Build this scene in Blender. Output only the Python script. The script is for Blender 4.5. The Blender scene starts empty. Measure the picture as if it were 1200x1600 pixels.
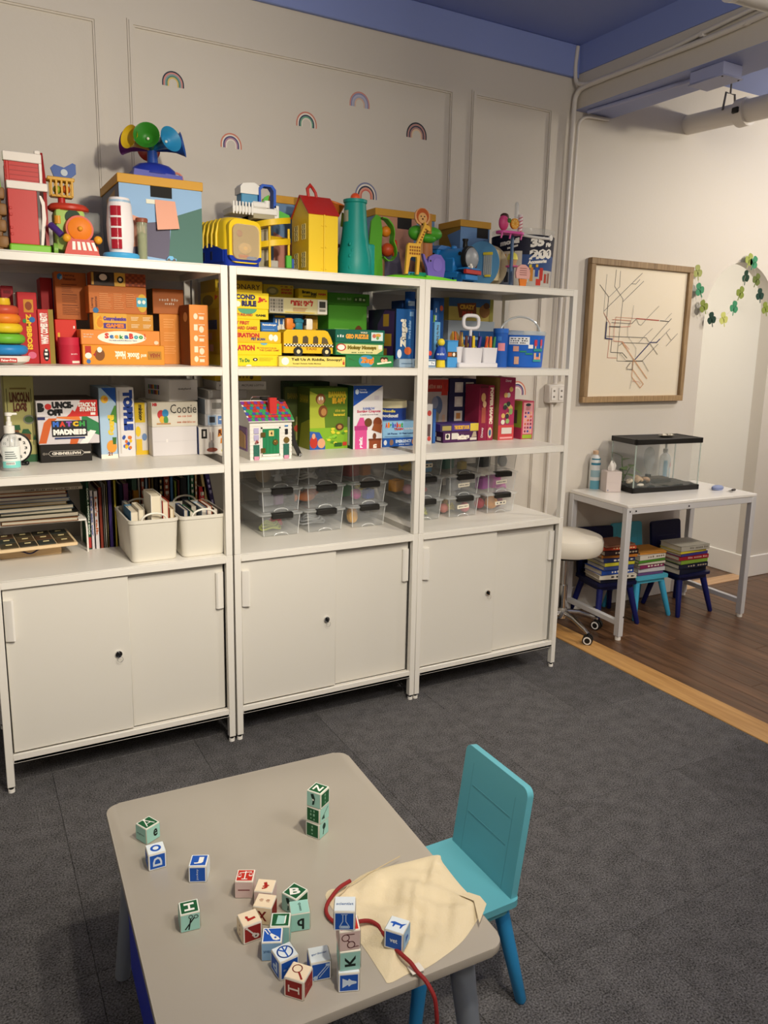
import bpy, bmesh, math, random
from mathutils import Vector, Matrix
random.seed(7)
S = bpy.context.scene
COL = S.collection
# ------------------------------------------------------------------ camera, world, lamps, exposure
cam = bpy.data.cameras.new('camera')
cam.sensor_fit = 'HORIZONTAL'; cam.sensor_width = 36.0
cam.lens = 36.0 * 1210.55 / 1200.0
cam.shift_x = -20.48 / 1200.0
cam.shift_y = -32.17 / 1200.0
cam.clip_start = 0.05
co = bpy.data.objects.new('camera', cam); COL.objects.link(co)
_yaw, _pit, _rol = 0.5154, -0.1876, 0.0226
_f = Vector((math.sin(_yaw)*math.cos(_pit), math.cos(_yaw)*math.cos(_pit), math.sin(_pit)))
_r = Vector((math.cos(_yaw), -math.sin(_yaw), 0)); _u = _r.cross(_f)
_r2 = _r*math.cos(_rol) + _u*math.sin(_rol); _u2 = _u*math.cos(_rol) - _r*math.sin(_rol)
co.matrix_world = Matrix(((_r2.x, _u2.x, -_f.x, -0.0476), (_r2.y, _u2.y, -_f.y, -2.7356), (_r2.z, _u2.z, -_f.z, 1.5417), (0, 0, 0, 1)))
S.camera = co
w = bpy.data.worlds.new('world'); S.world = w; w.use_nodes = True
w.node_tree.nodes['Background'].inputs[0].default_value = (1.0, 0.93, 0.84, 1)
w.node_tree.nodes['Background'].inputs[1].default_value = 0.05
def lamp(name, loc, power, color, radius=0.1, spot=None, target=None, blend=0.5):
    l = bpy.data.lights.new(name, 'SPOT' if spot else 'POINT')
    l.energy = power; l.color = color; l.shadow_soft_size = radius
    o = bpy.data.objects.new(name, l); COL.objects.link(o); o.location = loc
    if spot:
        l.spot_size = math.radians(spot); l.spot_blend = blend
        o.rotation_euler = (Vector(target) - Vector(loc)).to_track_quat('-Z', 'Y').to_euler()
    return o
WARM = (1.0, 0.90, 0.74)
lamp('track_spot_on_wall', (0.78, -2.3, 2.22), 140, WARM, 0.05, 92, (-0.05, 0.3, 1.75), 1.0)
lamp('track_spot_on_shelves', (0.9, -1.95, 2.50), 108, WARM, 0.05, 84, (1.0, 0.0, 0.45), 0.8)
lamp('track_spot_on_far_shelves', (2.1, -1.55, 2.55), 55, WARM, 0.05, 84, (2.1, 0.0, 0.5), 0.8)
lamp('track_spot_over_play_table', (0.55, -2.3, 2.6), 88, WARM, 0.05, 90, (0.6, -1.25, 0.2), 0.7)
lamp('fill_light_main_room', (1.6, -3.3, 2.75), 74, WARM, 0.22)  # added soft fill, raises ambient light on upper wall and ceiling
lamp('pendant_lamp_behind_camera', (-1.5, -3.0, 2.25), 22, WARM, 0.10)
lamp('ceiling_lamp_side_room', (4.95, -0.55, 2.78), 60, (1.0, 0.89, 0.71), 0.06)
lamp('fill_spot_on_desk', (4.35, -1.75, 2.8), 150, (1.0, 0.89, 0.72), 0.06, 84, (3.75, 0.4, 1.0), 0.9)  # added fill spot, brightens desk and picture; cone limits spill to the left
lamp('passage_ceiling_lamp', (3.25, 1.2, 2.1), 17, (1.0, 0.95, 0.86), 0.15)
S.view_settings.view_transform = 'Standard'
S.view_settings.look = 'None'
S.view_settings.gamma = 1.0
S.view_settings.use_curve_mapping = False
S.view_settings.exposure = 0.0
# ------------------------------------------------------------------ helpers
def lin(h):
    if not isinstance(h, str): return tuple(h)
    h = h.lstrip('#'); c = [int(h[i:i+2], 16)/255 for i in (0, 2, 4)]
    return tuple(x/12.92 if x <= 0.04045 else ((x+0.055)/1.055)**2.4 for x in c)
_M = {}
def mat(h, rough=0.5, metal=0.0, alpha=1.0, trans=0.0, bump=0.0, scale=40.0, var=0.0, emit=0.0, spec=0.5):
    k = (h, rough, metal, alpha, trans, bump, scale, var, emit, spec)
    if k in _M: return _M[k]
    m = bpy.data.materials.new('paint_%s' % (h if isinstance(h, str) else 'x')); m.use_nodes = True
    nt = m.node_tree; b = nt.nodes['Principled BSDF']
    c = lin(h)
    b.inputs['Base Color'].default_value = (*c, 1)
    b.inputs['Roughness'].default_value = rough; b.inputs['Metallic'].default_value = metal
    b.inputs['Alpha'].default_value = alpha; b.inputs['Transmission Weight'].default_value = trans
    b.inputs['Specular IOR Level'].default_value = spec
    if trans: b.inputs['IOR'].default_value = 1.33
    if emit:
        b.inputs['Emission Color'].default_value = (*c, 1); b.inputs['Emission Strength'].default_value = emit
    if bump or var:
        tc = nt.nodes.new('ShaderNodeTexCoord'); n = nt.nodes.new('ShaderNodeTexNoise')
        n.inputs['Scale'].default_value = scale; n.inputs['Detail'].default_value = 6
        nt.links.new(tc.outputs['Object'], n.inputs['Vector'])
        if var:
            r = nt.nodes.new('ShaderNodeValToRGB'); e = r.color_ramp.elements
            e[0].position = 0.3; e[1].position = 0.7
            e[0].color = (*[x*(1-var) for x in c], 1); e[1].color = (*[min(1, x*(1+var)) for x in c], 1)
            nt.links.new(n.outputs['Fac'], r.inputs['Fac']); nt.links.new(r.outputs['Color'], b.inputs['Base Color'])
        if bump:
            bp = nt.nodes.new('ShaderNodeBump'); bp.inputs['Strength'].default_value = bump; bp.inputs['Distance'].default_value = 0.004
            nt.links.new(n.outputs['Fac'], bp.inputs['Height']); nt.links.new(bp.outputs['Normal'], b.inputs['Normal'])
    _M[k] = m; return m
def plastic(h): return mat(h, 0.42, spec=0.3)
def card(h): return mat(h, 0.55, spec=0.25)
def clear(h='#e8eaea', a=0.22): return mat(h, 0.12, alpha=a)
CHROME = mat('#d8d8d8', 0.12, 1.0)
BLACK = mat('#0c0c0d', 0.45)
def link(name, me, parent=None, loc=(0, 0, 0), rot=(0, 0, 0)):
    o = bpy.data.objects.new(name, me); COL.objects.link(o)
    o.parent = parent; o.location = loc; o.rotation_euler = rot
    return o
def tag(o, label, cat, group=None, kind=None):
    o['label'] = label; o['category'] = cat
    if group: o['group'] = group
    o['kind'] = kind or 'thing'
    return o
def thing(name, label, cat, loc=(0, 0, 0), rz=0.0, group=None):
    o = bpy.data.objects.new(name, None); COL.objects.link(o); o.empty_display_size = 0.05
    o.location = loc; o.rotation_euler = (0, 0, rz)
    return tag(o, label, cat, group)
class MB:
    """collects shapes into one mesh"""
    def __init__(s): s.bm = bmesh.new(); s.mi = 0; s.mats = []; s.n = 0
    def use(s, m):
        if m not in s.mats: s.mats.append(m)
        s.mi = s.mats.index(m); return s
    def _fin(s, geom, M=None):
        vs = [g for g in geom if isinstance(g, bmesh.types.BMVert)]
        if M is not None: bmesh.ops.transform(s.bm, matrix=M, verts=vs)
        for f in set(f for v in vs for f in v.link_faces): f.material_index = s.mi
        return vs
    def box(s, x0, x1, y0, y1, z0, z1, bev=0.0, seg=1, M=None):
        T = Matrix.Translation(((x0+x1)/2, (y0+y1)/2, (z0+z1)/2)) @ Matrix.Diagonal((abs(x1-x0), abs(y1-y0), abs(z1-z0), 1))
        b2 = bmesh.new() if bev else s.bm
        r = bmesh.ops.create_cube(b2, size=1, matrix=T)
        if not bev: s._fin(r['verts'], M); return s
        bmesh.ops.bevel(b2, geom=list(b2.edges), offset=bev, segments=seg, profile=0.5, affect='EDGES')
        return s._merge(b2, M)
    def _merge(s, b2, M=None):
        mp = {}
        for v in b2.verts: mp[v] = s.bm.verts.new(M @ v.co if M is not None else v.co)
        for f in b2.faces:
            try:
                nf = s.bm.faces.new([mp[v] for v in f.verts]); nf.material_index = s.mi
            except ValueError: pass
        b2.free(); return s
    def poly(s, verts, faces, M=None):
        vs = [s.bm.verts.new(M @ Vector(v) if M is not None else v) for v in verts]
        for f in faces:
            try: nf = s.bm.faces.new([vs[i] for i in f]); nf.material_index = s.mi
            except ValueError: pass
        return s
    def prism(s, pts, a, b, axis='y', M=None):
        """outline pts (2D) extruded from a to b along axis; 'y': pts=(x,z); 'z': pts=(x,y); 'x': pts=(y,z)"""
        mk = {'y': lambda p, t: (p[0], t, p[1]), 'z': lambda p, t: (p[0], p[1], t), 'x': lambda p, t: (t, p[0], p[1])}[axis]
        n = len(pts); V = [mk(p, a) for p in pts] + [mk(p, b) for p in pts]
        F = [tuple(range(n)), tuple(range(2*n-1, n-1, -1))] + [(i, i+n, (i+1) % n + n, (i+1) % n) for i in range(n)]
        b2 = bmesh.new(); vs = [b2.verts.new(v) for v in V]
        for f in F: b2.faces.new([vs[i] for i in f])
        bmesh.ops.recalc_face_normals(b2, faces=b2.faces)
        return s._merge(b2, M)
    def cyl(s, p0, p1, r0, r1=None, seg=16, cap=True):
        p0, p1 = Vector(p0), Vector(p1); d = p1-p0; L = d.length
        if L < 1e-7: return s
        M = Matrix.Translation((p0+p1)/2) @ d.to_track_quat('Z', 'Y').to_matrix().to_4x4()
        r = bmesh.ops.create_cone(s.bm, cap_ends=cap, segments=seg, radius1=max(r0, 1e-5), radius2=max(r0 if r1 is None else r1, 1e-5), depth=L, matrix=M)
        s._fin(r['verts']); return s
    def ball(s, c, r, sc=(1, 1, 1), seg=14, M=None):
        T = Matrix.Translation(c) @ Matrix.Diagonal((*sc, 1))
        if M is not None: T = M @ T
        k = bmesh.ops.create_uvsphere(s.bm, u_segments=seg, v_segments=max(6, seg*2//3), radius=r, matrix=T)
        s._fin(k['verts']); return s
    def lathe(s, prof, c=(0, 0, 0), seg=24, M=None, sx=1, sy=1):
        """prof: list of (r,z) from bottom to top around Z"""
        V = []; F = []; n = len(prof)
        for r, z in prof:
            for i in range(seg):
                a = 2*math.pi*i/seg; V.append((c[0]+r*sx*math.cos(a), c[1]+r*sy*math.sin(a), c[2]+z))
        for j in range(n-1):
            for i in range(seg):
                i2 = (i+1) % seg; F.append((j*seg+i, j*seg+i2, (j+1)*seg+i2, (j+1)*seg+i))
        if prof[0][0] > 1e-4: F.append(tuple(reversed(range(seg))))
        if prof[-1][0] > 1e-4: F.append(tuple(range((n-1)*seg, n*seg)))
        return s.poly(V, F, M)
    def tube(s, pts, r, seg=8, closed=False):
        pts = [Vector(p) for p in pts]; n = len(pts); V = []; F = []
        up = None
        for i, p in enumerate(pts):
            a = pts[i-1] if (i > 0 or closed) else p; b = pts[(i+1) % n] if (i < n-1 or closed) else p
            t = (b-a).normalized()
            if up is None: up = Vector((0, 0, 1)) if abs(t.z) < 0.9 else Vector((1, 0, 0))
            x = t.cross(up).normalized(); up = x.cross(t).normalized()
            rr = r[i] if isinstance(r, (list, tuple)) else r
            for k in range(seg):
                g = 2*math.pi*k/seg; V.append(tuple(p + (x*math.cos(g)+up*math.sin(g))*rr))
        for i in range(n if closed else n-1):
            j = (i+1) % n
            for k in range(seg):
                k2 = (k+1) % seg; F.append((i*seg+k, i*seg+k2, j*seg+k2, j*seg+k))
        if not closed: F.append(tuple(reversed(range(seg)))); F.append(tuple(range((n-1)*seg, n*seg)))
        return s.poly(V, F)
    def torus(s, c, R, r, seg=24, rs=10, M=None, a0=0, a1=2*math.pi, axis='z'):
        full = abs(a1-a0-2*math.pi) < 1e-6; pts = []
        for i in range(seg if full else seg+1):
            a = a0+(a1-a0)*i/seg; x, y = R*math.cos(a), R*math.sin(a)
            p = {'z': (x, y, 0), 'y': (x, 0, y), 'x': (0, x, y)}[axis]
            pts.append(Vector(c)+Vector(p))
        return s.tube(pts, r, rs, full)
    def mesh(s, m=None, smooth=True):
        bmesh.ops.recalc_face_normals(s.bm, faces=s.bm.faces)
        me = bpy.data.meshes.new('shape'); s.bm.to_mesh(me); s.bm.free()
        for k in (s.mats or [m]): me.materials.append(k)
        if smooth:
            me.polygons.foreach_set('use_smooth', [True]*len(me.polygons)); me.set_sharp_from_angle(angle=math.radians(38))
        return me
    def build(s, name, m=None, parent=None, loc=(0, 0, 0), rot=(0, 0, 0), smooth=True):
        me = s.mesh(m, smooth); me.name = name
        return link(name, me, parent, loc, rot)
def structure(o): o['kind'] = 'structure'; return o
# ---- lettering
_TX = {}
def text_geo(t, bold=0.0):
    k = (t, bold)
    if k in _TX: return _TX[k]
    if t.startswith('~'):   # print too small to read: rows of tiny strokes
        rg = random.Random(len(_TX)); V = []; F = []; n = int(t[1:]); x = -.5; st = 1.0/(n*5.5)
        for w_ in range(n):
            for c_ in range(rg.randint(3, 5)):
                hh = rg.choice((.32, .32, .5)); a = x+st*.12; b = x+st*rg.uniform(.5, .8); q = len(V)
                V += [(a, -.32), (b, -.32), (b, hh), (a, hh)]; F.append((q, q+1, q+2, q+3)); x += st
                if rg.random() < .6:
                    q = len(V); V += [(a, -.05), (b+st*.25, -.05), (b+st*.25, .12), (a, .12)]; F.append((q, q+1, q+2, q+3))
            x += st*.8
        m_ = max(v[0] for v in V)+.5; V = [((v[0]+.5)/m_-.5, v[1]) for v in V]
        _TX[k] = (V, F); return V, F
    c = bpy.data.curves.new('t', 'FONT'); c.body = t; c.size = 1; c.resolution_u = 2; c.offset = bold; c.fill_mode = 'FRONT'
    o = bpy.data.objects.new('t', c); me = bpy.data.meshes.new_from_object(o)
    V = [(v.co.x, v.co.y) for v in me.vertices]; F = [tuple(p.vertices) for p in me.polygons]
    bpy.data.objects.remove(o); bpy.data.meshes.remove(me); bpy.data.curves.remove(c)
    if V:
        x0 = min(v[0] for v in V); x1 = max(v[0] for v in V); y0 = min(v[1] for v in V); y1 = max(v[1] for v in V)
        V = [((x-x0)/max(x1-x0, 1e-6)-.5, (y-y0)/max(y1-y0, 1e-6)-.5) for x, y in V]
    _TX[k] = (V, F); return V, F
def decals(parent, O, U, V, items, eps=0.0005, names=('printed_artwork', 'lettering')):
    """flat print on a face: O corner, U and V edge vectors; items in face fractions
    ('r',u0,v0,u1,v1,hex) ('e',u,v,ru,rv,hex) ('p',[..],hex) ('t',text,u0,v0,u1,v1,hex[,rot[,bold]])"""
    O, U, V = Vector(O), Vector(U), Vector(V); N = U.cross(V).normalized()
    art, let = MB(), MB(); na = nl = 0; e = eps
    P = lambda u, v: O + U*u + V*v + N*e
    for it in items:
        k = it[0]; e += 0.00012
        if k == 't':
            tx, u0, v0, u1, v1, h = it[1:7]; rot = it[7] if len(it) > 7 else 0; bold = it[8] if len(it) > 8 else 0.02
            vv, ff = text_geo(tx, bold); a = math.radians(rot); ca, sa = math.cos(a), math.sin(a)
            wu, wv = (u1-u0)*U.length, (v1-v0)*V.length
            if abs(sa) > .7: wx, wy = wv, wu
            else: wx, wy = wu, wv
            pts = []
            for x, y in vv:
                x, y = x*wx, y*wy; x, y = x*ca-y*sa, x*sa+y*ca
                pts.append(P((u0+u1)/2 + x/U.length, (v0+v1)/2 + y/V.length))
            let.use(card(h)).poly(pts, ff); nl += 1
        else:
            na += 1
            if k == 'r':
                u0, v0, u1, v1, h = it[1:6]; art.use(card(h)).poly([P(u0, v0), P(u1, v0), P(u1, v1), P(u0, v1)], [(0, 1, 2, 3)])
            elif k == 'e':
                u, v, ru, rv, h = it[1:6]; n = 20
                art.use(card(h)).poly([P(min(1, max(0, u+ru*math.cos(2*math.pi*i/n))), min(1, max(0, v+rv*math.sin(2*math.pi*i/n)))) for i in range(n)], [tuple(range(n))])
            elif k == 'p':
                art.use(card(it[2])).poly([P(*q) for q in it[1]], [tuple(range(len(it[1])))])
            elif k == 'l':   # polyline with width (fraction of U length)
                pts, wd, h = it[1], it[2]*U.length, it[3]; art.use(card(h))
                for a, b in zip(pts[:-1], pts[1:]):
                    A, B = P(*a), P(*b); d = (B-A)
                    if d.length < 1e-7: continue
                    sd = N.cross(d.normalized())*wd/2; d = d.normalized()*wd*.3
                    art.poly([A-sd-d, B-sd+d, B+sd+d, A+sd-d], [(0, 1, 2, 3)])
    if na: art.build(names[0], None, parent, smooth=False)
    else: art.bm.free()
    if nl: let.build(names[1], None, parent, smooth=False)
    else: let.bm.free()
def arc(cu, cv, ru, rv, a0, a1, n=14):
    return [(cu+ru*math.cos(math.radians(a0+(a1-a0)*i/n)), cv+rv*math.sin(math.radians(a0+(a1-a0)*i/n))) for i in range(n+1)]
def carton(name, label, dims, h, front=(), left=(), top=(), cat='box', group=None, rz=0.0, sub=(), m=None, bev=0.0018):
    """board-game carton: dims = x0,x1,yfront,z0,height,depth; printed panels are children"""
    x0, x1, y, z0, H, D = dims; W = x1-x0
    b = MB().box(-W/2, W/2, 0, D, 0, H, bev)
    o = b.build(name, m or card(h), None, ((x0+x1)/2, y, z0), (0, 0, rz))
    tag(o, label, cat, group)
    if front: decals(o, (-W/2, 0, 0), (W, 0, 0), (0, 0, H), front)
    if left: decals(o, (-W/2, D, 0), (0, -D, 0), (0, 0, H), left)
    if top: decals(o, (-W/2, 0, H), (W, 0, 0), (0, D, 0), top)
    return o
# ------------------------------------------------------------------ the room
WY = 0.60; CZ = 3.06
WALL = mat('#d4cdc2', 0.6, bump=0.12, scale=60)
BLUE = mat('#8a9bd6', 0.6)
WHITE = mat('#e9e6df', 0.42)
def carpet_mat():
    m = bpy.data.materials.new('carpet_loop_pile'); m.use_nodes = True; nt = m.node_tree; b = nt.nodes['Principled BSDF']
    tc = nt.nodes.new('ShaderNodeTexCoord'); oi = nt.nodes.new('ShaderNodeObjectInfo')
    mp = nt.nodes.new('ShaderNodeMapping'); nt.links.new(tc.outputs['Object'], mp.inputs[0])
    cb = nt.nodes.new('ShaderNodeCombineXYZ'); nt.links.new(oi.outputs['Random'], cb.inputs[0]); nt.links.new(oi.outputs['Random'], cb.inputs[1])
    vm = nt.nodes.new('ShaderNodeVectorMath'); vm.operation = 'SCALE'; vm.inputs['Scale'].default_value = 17; nt.links.new(cb.outputs[0], vm.inputs[0]); nt.links.new(vm.outputs[0], mp.inputs['Location'])
    n = nt.nodes.new('ShaderNodeTexNoise'); n.inputs['Scale'].default_value = 210; n.inputs['Detail'].default_value = 3; nt.links.new(mp.outputs[0], n.inputs['Vector'])
    n2 = nt.nodes.new('ShaderNodeTexNoise'); n2.inputs['Scale'].default_value = 18; n2.inputs['Detail'].default_value = 4; nt.links.new(mp.outputs[0], n2.inputs['Vector'])
    r = nt.nodes.new('ShaderNodeValToRGB'); e = r.color_ramp.elements
    e[0].position = 0.32; e[0].color = (*lin('#2f2e2e'), 1); e[1].position = 0.72; e[1].color = (*lin('#737172'), 1)
    mx = nt.nodes.new('ShaderNodeMath'); mx.operation = 'MULTIPLY_ADD'; mx.inputs[1].default_value = 0.25; nt.links.new(n2.outputs['Fac'], mx.inputs[0]); nt.links.new(n.outputs['Fac'], mx.inputs[2])
    sb = nt.nodes.new('ShaderNodeMath'); sb.operation = 'SUBTRACT'; sb.inputs[1].default_value = 0.125; nt.links.new(mx.outputs[0], sb.inputs[0]); nt.links.new(sb.outputs[0], r.inputs[0])
    hs = nt.nodes.new('ShaderNodeHueSaturation'); mr = nt.nodes.new('ShaderNodeMapRange'); mr.inputs[3].default_value = 0.88; mr.inputs[4].default_value = 1.1
    nt.links.new(oi.outputs['Random'], mr.inputs[0]); nt.links.new(mr.outputs[0], hs.inputs['Value']); nt.links.new(r.outputs[0], hs.inputs['Color']); nt.links.new(hs.outputs[0], b.inputs['Base Color'])
    b.inputs['Roughness'].default_value = 0.95; b.inputs['Specular IOR Level'].default_value = 0.15
    bp = nt.nodes.new('ShaderNodeBump'); bp.inputs['Strength'].default_value = 0.6; bp.inputs['Distance'].default_value = 0.004
    nt.links.new(n.outputs['Fac'], bp.inputs['Height']); nt.links.new(bp.outputs[0], b.inputs['Normal'])
    return m
def wood_mat(name, c0, c1, rough, scale=3.0, axis=1, stretch=14):
    m = bpy.data.materials.new(name); m.use_nodes = True; nt = m.node_tree; b = nt.nodes['Principled BSDF']
    tc = nt.nodes.new('ShaderNodeTexCoord'); oi = nt.nodes.new('ShaderNodeObjectInfo'); mp = nt.nodes.new('ShaderNodeMapping')
    nt.links.new(tc.outputs['Object'], mp.inputs[0]); sc = [stretch]*3; sc[axis] = 1.0; mp.inputs['Scale'].default_value = sc
    vm = nt.nodes.new('ShaderNodeVectorMath'); vm.operation = 'SCALE'; vm.inputs[0].default_value = (13, 7, 5); nt.links.new(oi.outputs['Random'], vm.inputs['Scale']); nt.links.new(vm.outputs[0], mp.inputs['Location'])
    n = nt.nodes.new('ShaderNodeTexNoise'); n.inputs['Scale'].default_value = scale; n.inputs['Detail'].default_value = 8; n.inputs['Roughness'].default_value = 0.6; nt.links.new(mp.outputs[0], n.inputs['Vector'])
    r = nt.nodes.new('ShaderNodeValToRGB'); e = r.color_ramp.elements; e[0].position = 0.3; e[1].position = 0.72
    e[0].color = (*lin(c0), 1); e[1].color = (*lin(c1), 1); nt.links.new(n.outputs['Fac'], r.inputs[0])
    hs = nt.nodes.new('ShaderNodeHueSaturation'); mr = nt.nodes.new('ShaderNodeMapRange'); mr.inputs[3].default_value = 0.82; mr.inputs[4].default_value = 1.18
    nt.links.new(oi.outputs['Random'], mr.inputs[0]); nt.links.new(mr.outputs[0], hs.inputs['Value']); nt.links.new(r.outputs[0], hs.inputs['Color']); nt.links.new(hs.outputs[0], b.inputs['Base Color'])
    b.inputs['Roughness'].default_value = rough
    bp = nt.nodes.new('ShaderNodeBump'); bp.inputs['Strength'].default_value = 0.15; bp.inputs['Distance'].default_value = 0.002
    nt.links.new(n.outputs['Fac'], bp.inputs['Height']); nt.links.new(bp.outputs[0], b.inputs['Normal'])
    return m
CARPET = carpet_mat()
DARKWOOD = wood_mat('dark_stained_oak', '#412b1c', '#75543a', 0.33)
OAKSTRIP = wood_mat('pale_oak', '#a3763f', '#c79a5e', 0.45)
floor = structure(MB().box(-2.6, 6.6, -4.6, 2.6, -0.05, -0.012).build('floor', mat('#3a3733', 0.9)))
# carpet tiles in brick bond
TL = 0.512; CE = 2.682
def tile_mesh(w):
    return MB().box(-w/2+.0004, w/2-.0004, -TL/2+.0004, TL/2-.0004, -0.012, 0.0, 0.0012).mesh(CARPET, False)
_tm = {}
for j in range(-8, 2):
    y1 = -0.43 + 0.512*(j+1); y0 = y1-TL
    off = 0.147 if j in (0, -1, 1) or j % 2 == 0 else 0.147+0.256
    x = off - TL*6
    while x < CE - 1e-4:
        a, b = x, min(x+TL, CE); wd = round(b-a, 4)
        if wd > 0.02 and b > -2.6:
            if wd not in _tm: _tm[wd] = tile_mesh(wd); _tm[wd].name = 'carpet_tile'
            link('carpet_tile', _tm[wd], floor, ((a+b)/2, (y0+y1)/2, 0))
        x += TL
# oak border strip between carpet and planks, then dark planks
bs = MB().box(-0.074, 0.074, -2.6, 0.60, -0.012, 0.003, 0.002).build('oak_border_strip', OAKSTRIP, floor, (2.757, 0, 0))
_pm = {}
x = 2.8315; k = 0
while x < 6.5:
    wd = 0.088; y = -4.2 + random.random()*1.1
    ys = [-4.5, y]
    while ys[-1] < 0.50: ys.append(ys[-1]+random.choice((0.9, 1.2, 1.45, 1.7)))
    ys[-1] = 0.52
    for a, b in zip(ys[:-1], ys[1:]):
        L = round(b-a, 2)
        if L < 0.05: continue
        if L not in _pm: _pm[L] = MB().box(-wd/2+.0004, wd/2-.0004, -L/2+.0006, L/2-.0006, -0.012, 0.0, 0.0012).mesh(DARKWOOD, False); _pm[L].name = 'floor_plank'
        link('floor_plank', _pm[L], floor, (x+wd/2, (a+b)/2, 0))
    x += wd
# strip of planks along the wall foot, passage floor and pale threshold
MB().box(2.8315, 6.55, 0.521, 0.60, -0.012, 0, 0.001).build('floor_plank', DARKWOOD, floor)
AX0, AX1, AZ = 3.985, 4.645, 1.765; AR = (AX1-AX0)/2
MB().box(AX0, AX1, 0.575, 0.685, -0.010, 0.004, 0.002).build('door_threshold', wood_mat('threshold_oak', '#b98d64', '#d8b48c', 0.5, axis=0), floor)
for i in range(12):
    y0 = 0.686+i*0.088
    MB().box(AX0-1.2, AX1+.02, y0, y0+.0872, -0.012, 0, 0.001).build('floor_plank', DARKWOOD, floor)
# back wall with arched opening
def arch_outline(n=28):
    c = (AX0+AX1)/2
    return [(c+AR*math.cos(math.pi*i/n), AZ+AR*math.sin(math.pi*i/n)) for i in range(n+1)]   # from right to left
wb = MB(); TH = 0.09
A = arch_outline()
def wall_front(y):
    c = (AX0+AX1)/2
    wb.poly([(-2.6, y, -0.012), (AX0, y, -0.012), (AX0, y, CZ), (-2.6, y, CZ)], [(0, 1, 2, 3)])
    wb.poly([(AX1, y, -0.012), (6.6, y, -0.012), (6.6, y, CZ), (AX1, y, CZ)], [(0, 1, 2, 3)])
    for (xa, za), (xb, zb) in zip(A[:-1], A[1:]):
        wb.poly([(xb, y, zb), (xa, y, za), (xa, y, CZ), (xb, y, CZ)], [(0, 1, 2, 3)])
wall_front(WY); wall_front(WY+TH)
for (xa, za), (xb, zb) in zip([(AX1, -0.012)]+A, A+[(AX0, -0.012)]):
    wb.poly([(xa, WY, za), (xb, WY, zb), (xb, WY+TH, zb), (xa, WY+TH, za)], [(0, 1, 2, 3)])
structure(wb.build('wall_back', WALL, smooth=False))
# other walls and ceiling
structure(MB().box(-2.7, -2.6, -4.7, 0.7, -0.012, CZ).build('wall_left', WALL))
structure(MB().box(-2.7, 6.7, -4.7, -4.6, -0.012, CZ).build('wall_front', WALL))
structure(MB().box(6.6, 6.7, -4.7, 0.7, -0.012, CZ).build('wall_right', WALL))
structure(MB().box(-2.7, 6.7, -4.7, 0.7, CZ, CZ+.08).build('ceiling', BLUE))
PW = mat('#f1eee8', 0.55)
pw = structure(MB().box(AX1, AX1+.08, WY+TH, 1.75, -0.012, 2.45).build('wall_passage_right', PW))
structure(MB().box(AX0-1.3, AX1+.08, 1.75, 1.83, -0.012, 2.45).build('wall_passage_back', PW))
structure(MB().box(AX0-1.38, AX0-1.3, WY+TH, 1.83, -0.012, 2.45).build('wall_passage_left', PW))
structure(MB().box(AX0-1.38, AX1+.08, WY+TH, 1.83, 2.45, 2.5).build('ceiling_passage', PW))
# baseboards
BB = mat('#e6e1da', 0.45)
structure(MB().box(2.84, AX0-.002, WY-.016, WY, 0, 0.15, 0.004).build('baseboard_back', BB))
structure(MB().box(AX1+.002, 6.6, WY-.016, WY, 0, 0.15, 0.004).build('baseboard_back', BB))
structure(MB().box(-2.6, 2.83, WY-.016, WY, 0, 0.15, 0.004).build('baseboard_back', BB))
structure(MB().box(AX1-.014, AX1, WY-.004, 1.75, 0, 0.15, 0.004).build('baseboard_passage', mat('#efece6', 0.45)))
# raised rectangular wall mouldings (three frames in view)
def frame_strip(name, x0, x1, z0, z1, w=0.028, t=0.013):
    b = MB()
    for k, (ww, tt) in enumerate(((w, t*.55), (w*.55, t))):
        o = (w-ww)/2
        b.box(x0+o, x1-o, WY-tt, WY, z1-ww-o, z1-o, 0); b.box(x0+o, x1-o, WY-tt, WY, z0+o, z0+ww+o, 0)
        b.box(x0+o, x0+ww+o, WY-tt, WY, z0+ww+o, z1-ww-o, 0); b.box(x1-ww-o, x1-o, WY-tt, WY, z0+ww+o, z1-ww-o, 0)
    return structure(b.build(name, WALL))
frame_strip('trim_1', -0.95, 0.515, 0.55, 2.728)
frame_strip('trim_2', 0.612, 2.108, 0.55, 2.738)
frame_strip('trim_3', 2.203, 2.711, 0.55, 2.748)
# blue band under the ceiling, beam between the two rooms
structure(MB().box(-2.6, 2.853, WY-.02, WY, 2.905, CZ, .004).build('trim_4', BLUE))
beam = structure(MB().box(2.853, 3.111, -4.6, WY, 2.757, CZ).build('ceiling_beam', WALL))
MB().box(2.846, 2.8535, -4.6, WY, 2.925, CZ).build('blue_paint_band', BLUE, beam)
MB().box(2.8525, 3.1115, -4.6, WY-.001, 2.7555, 2.7575).build('blue_painted_underside', mat('#9aa4cf', 0.6), beam)
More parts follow.
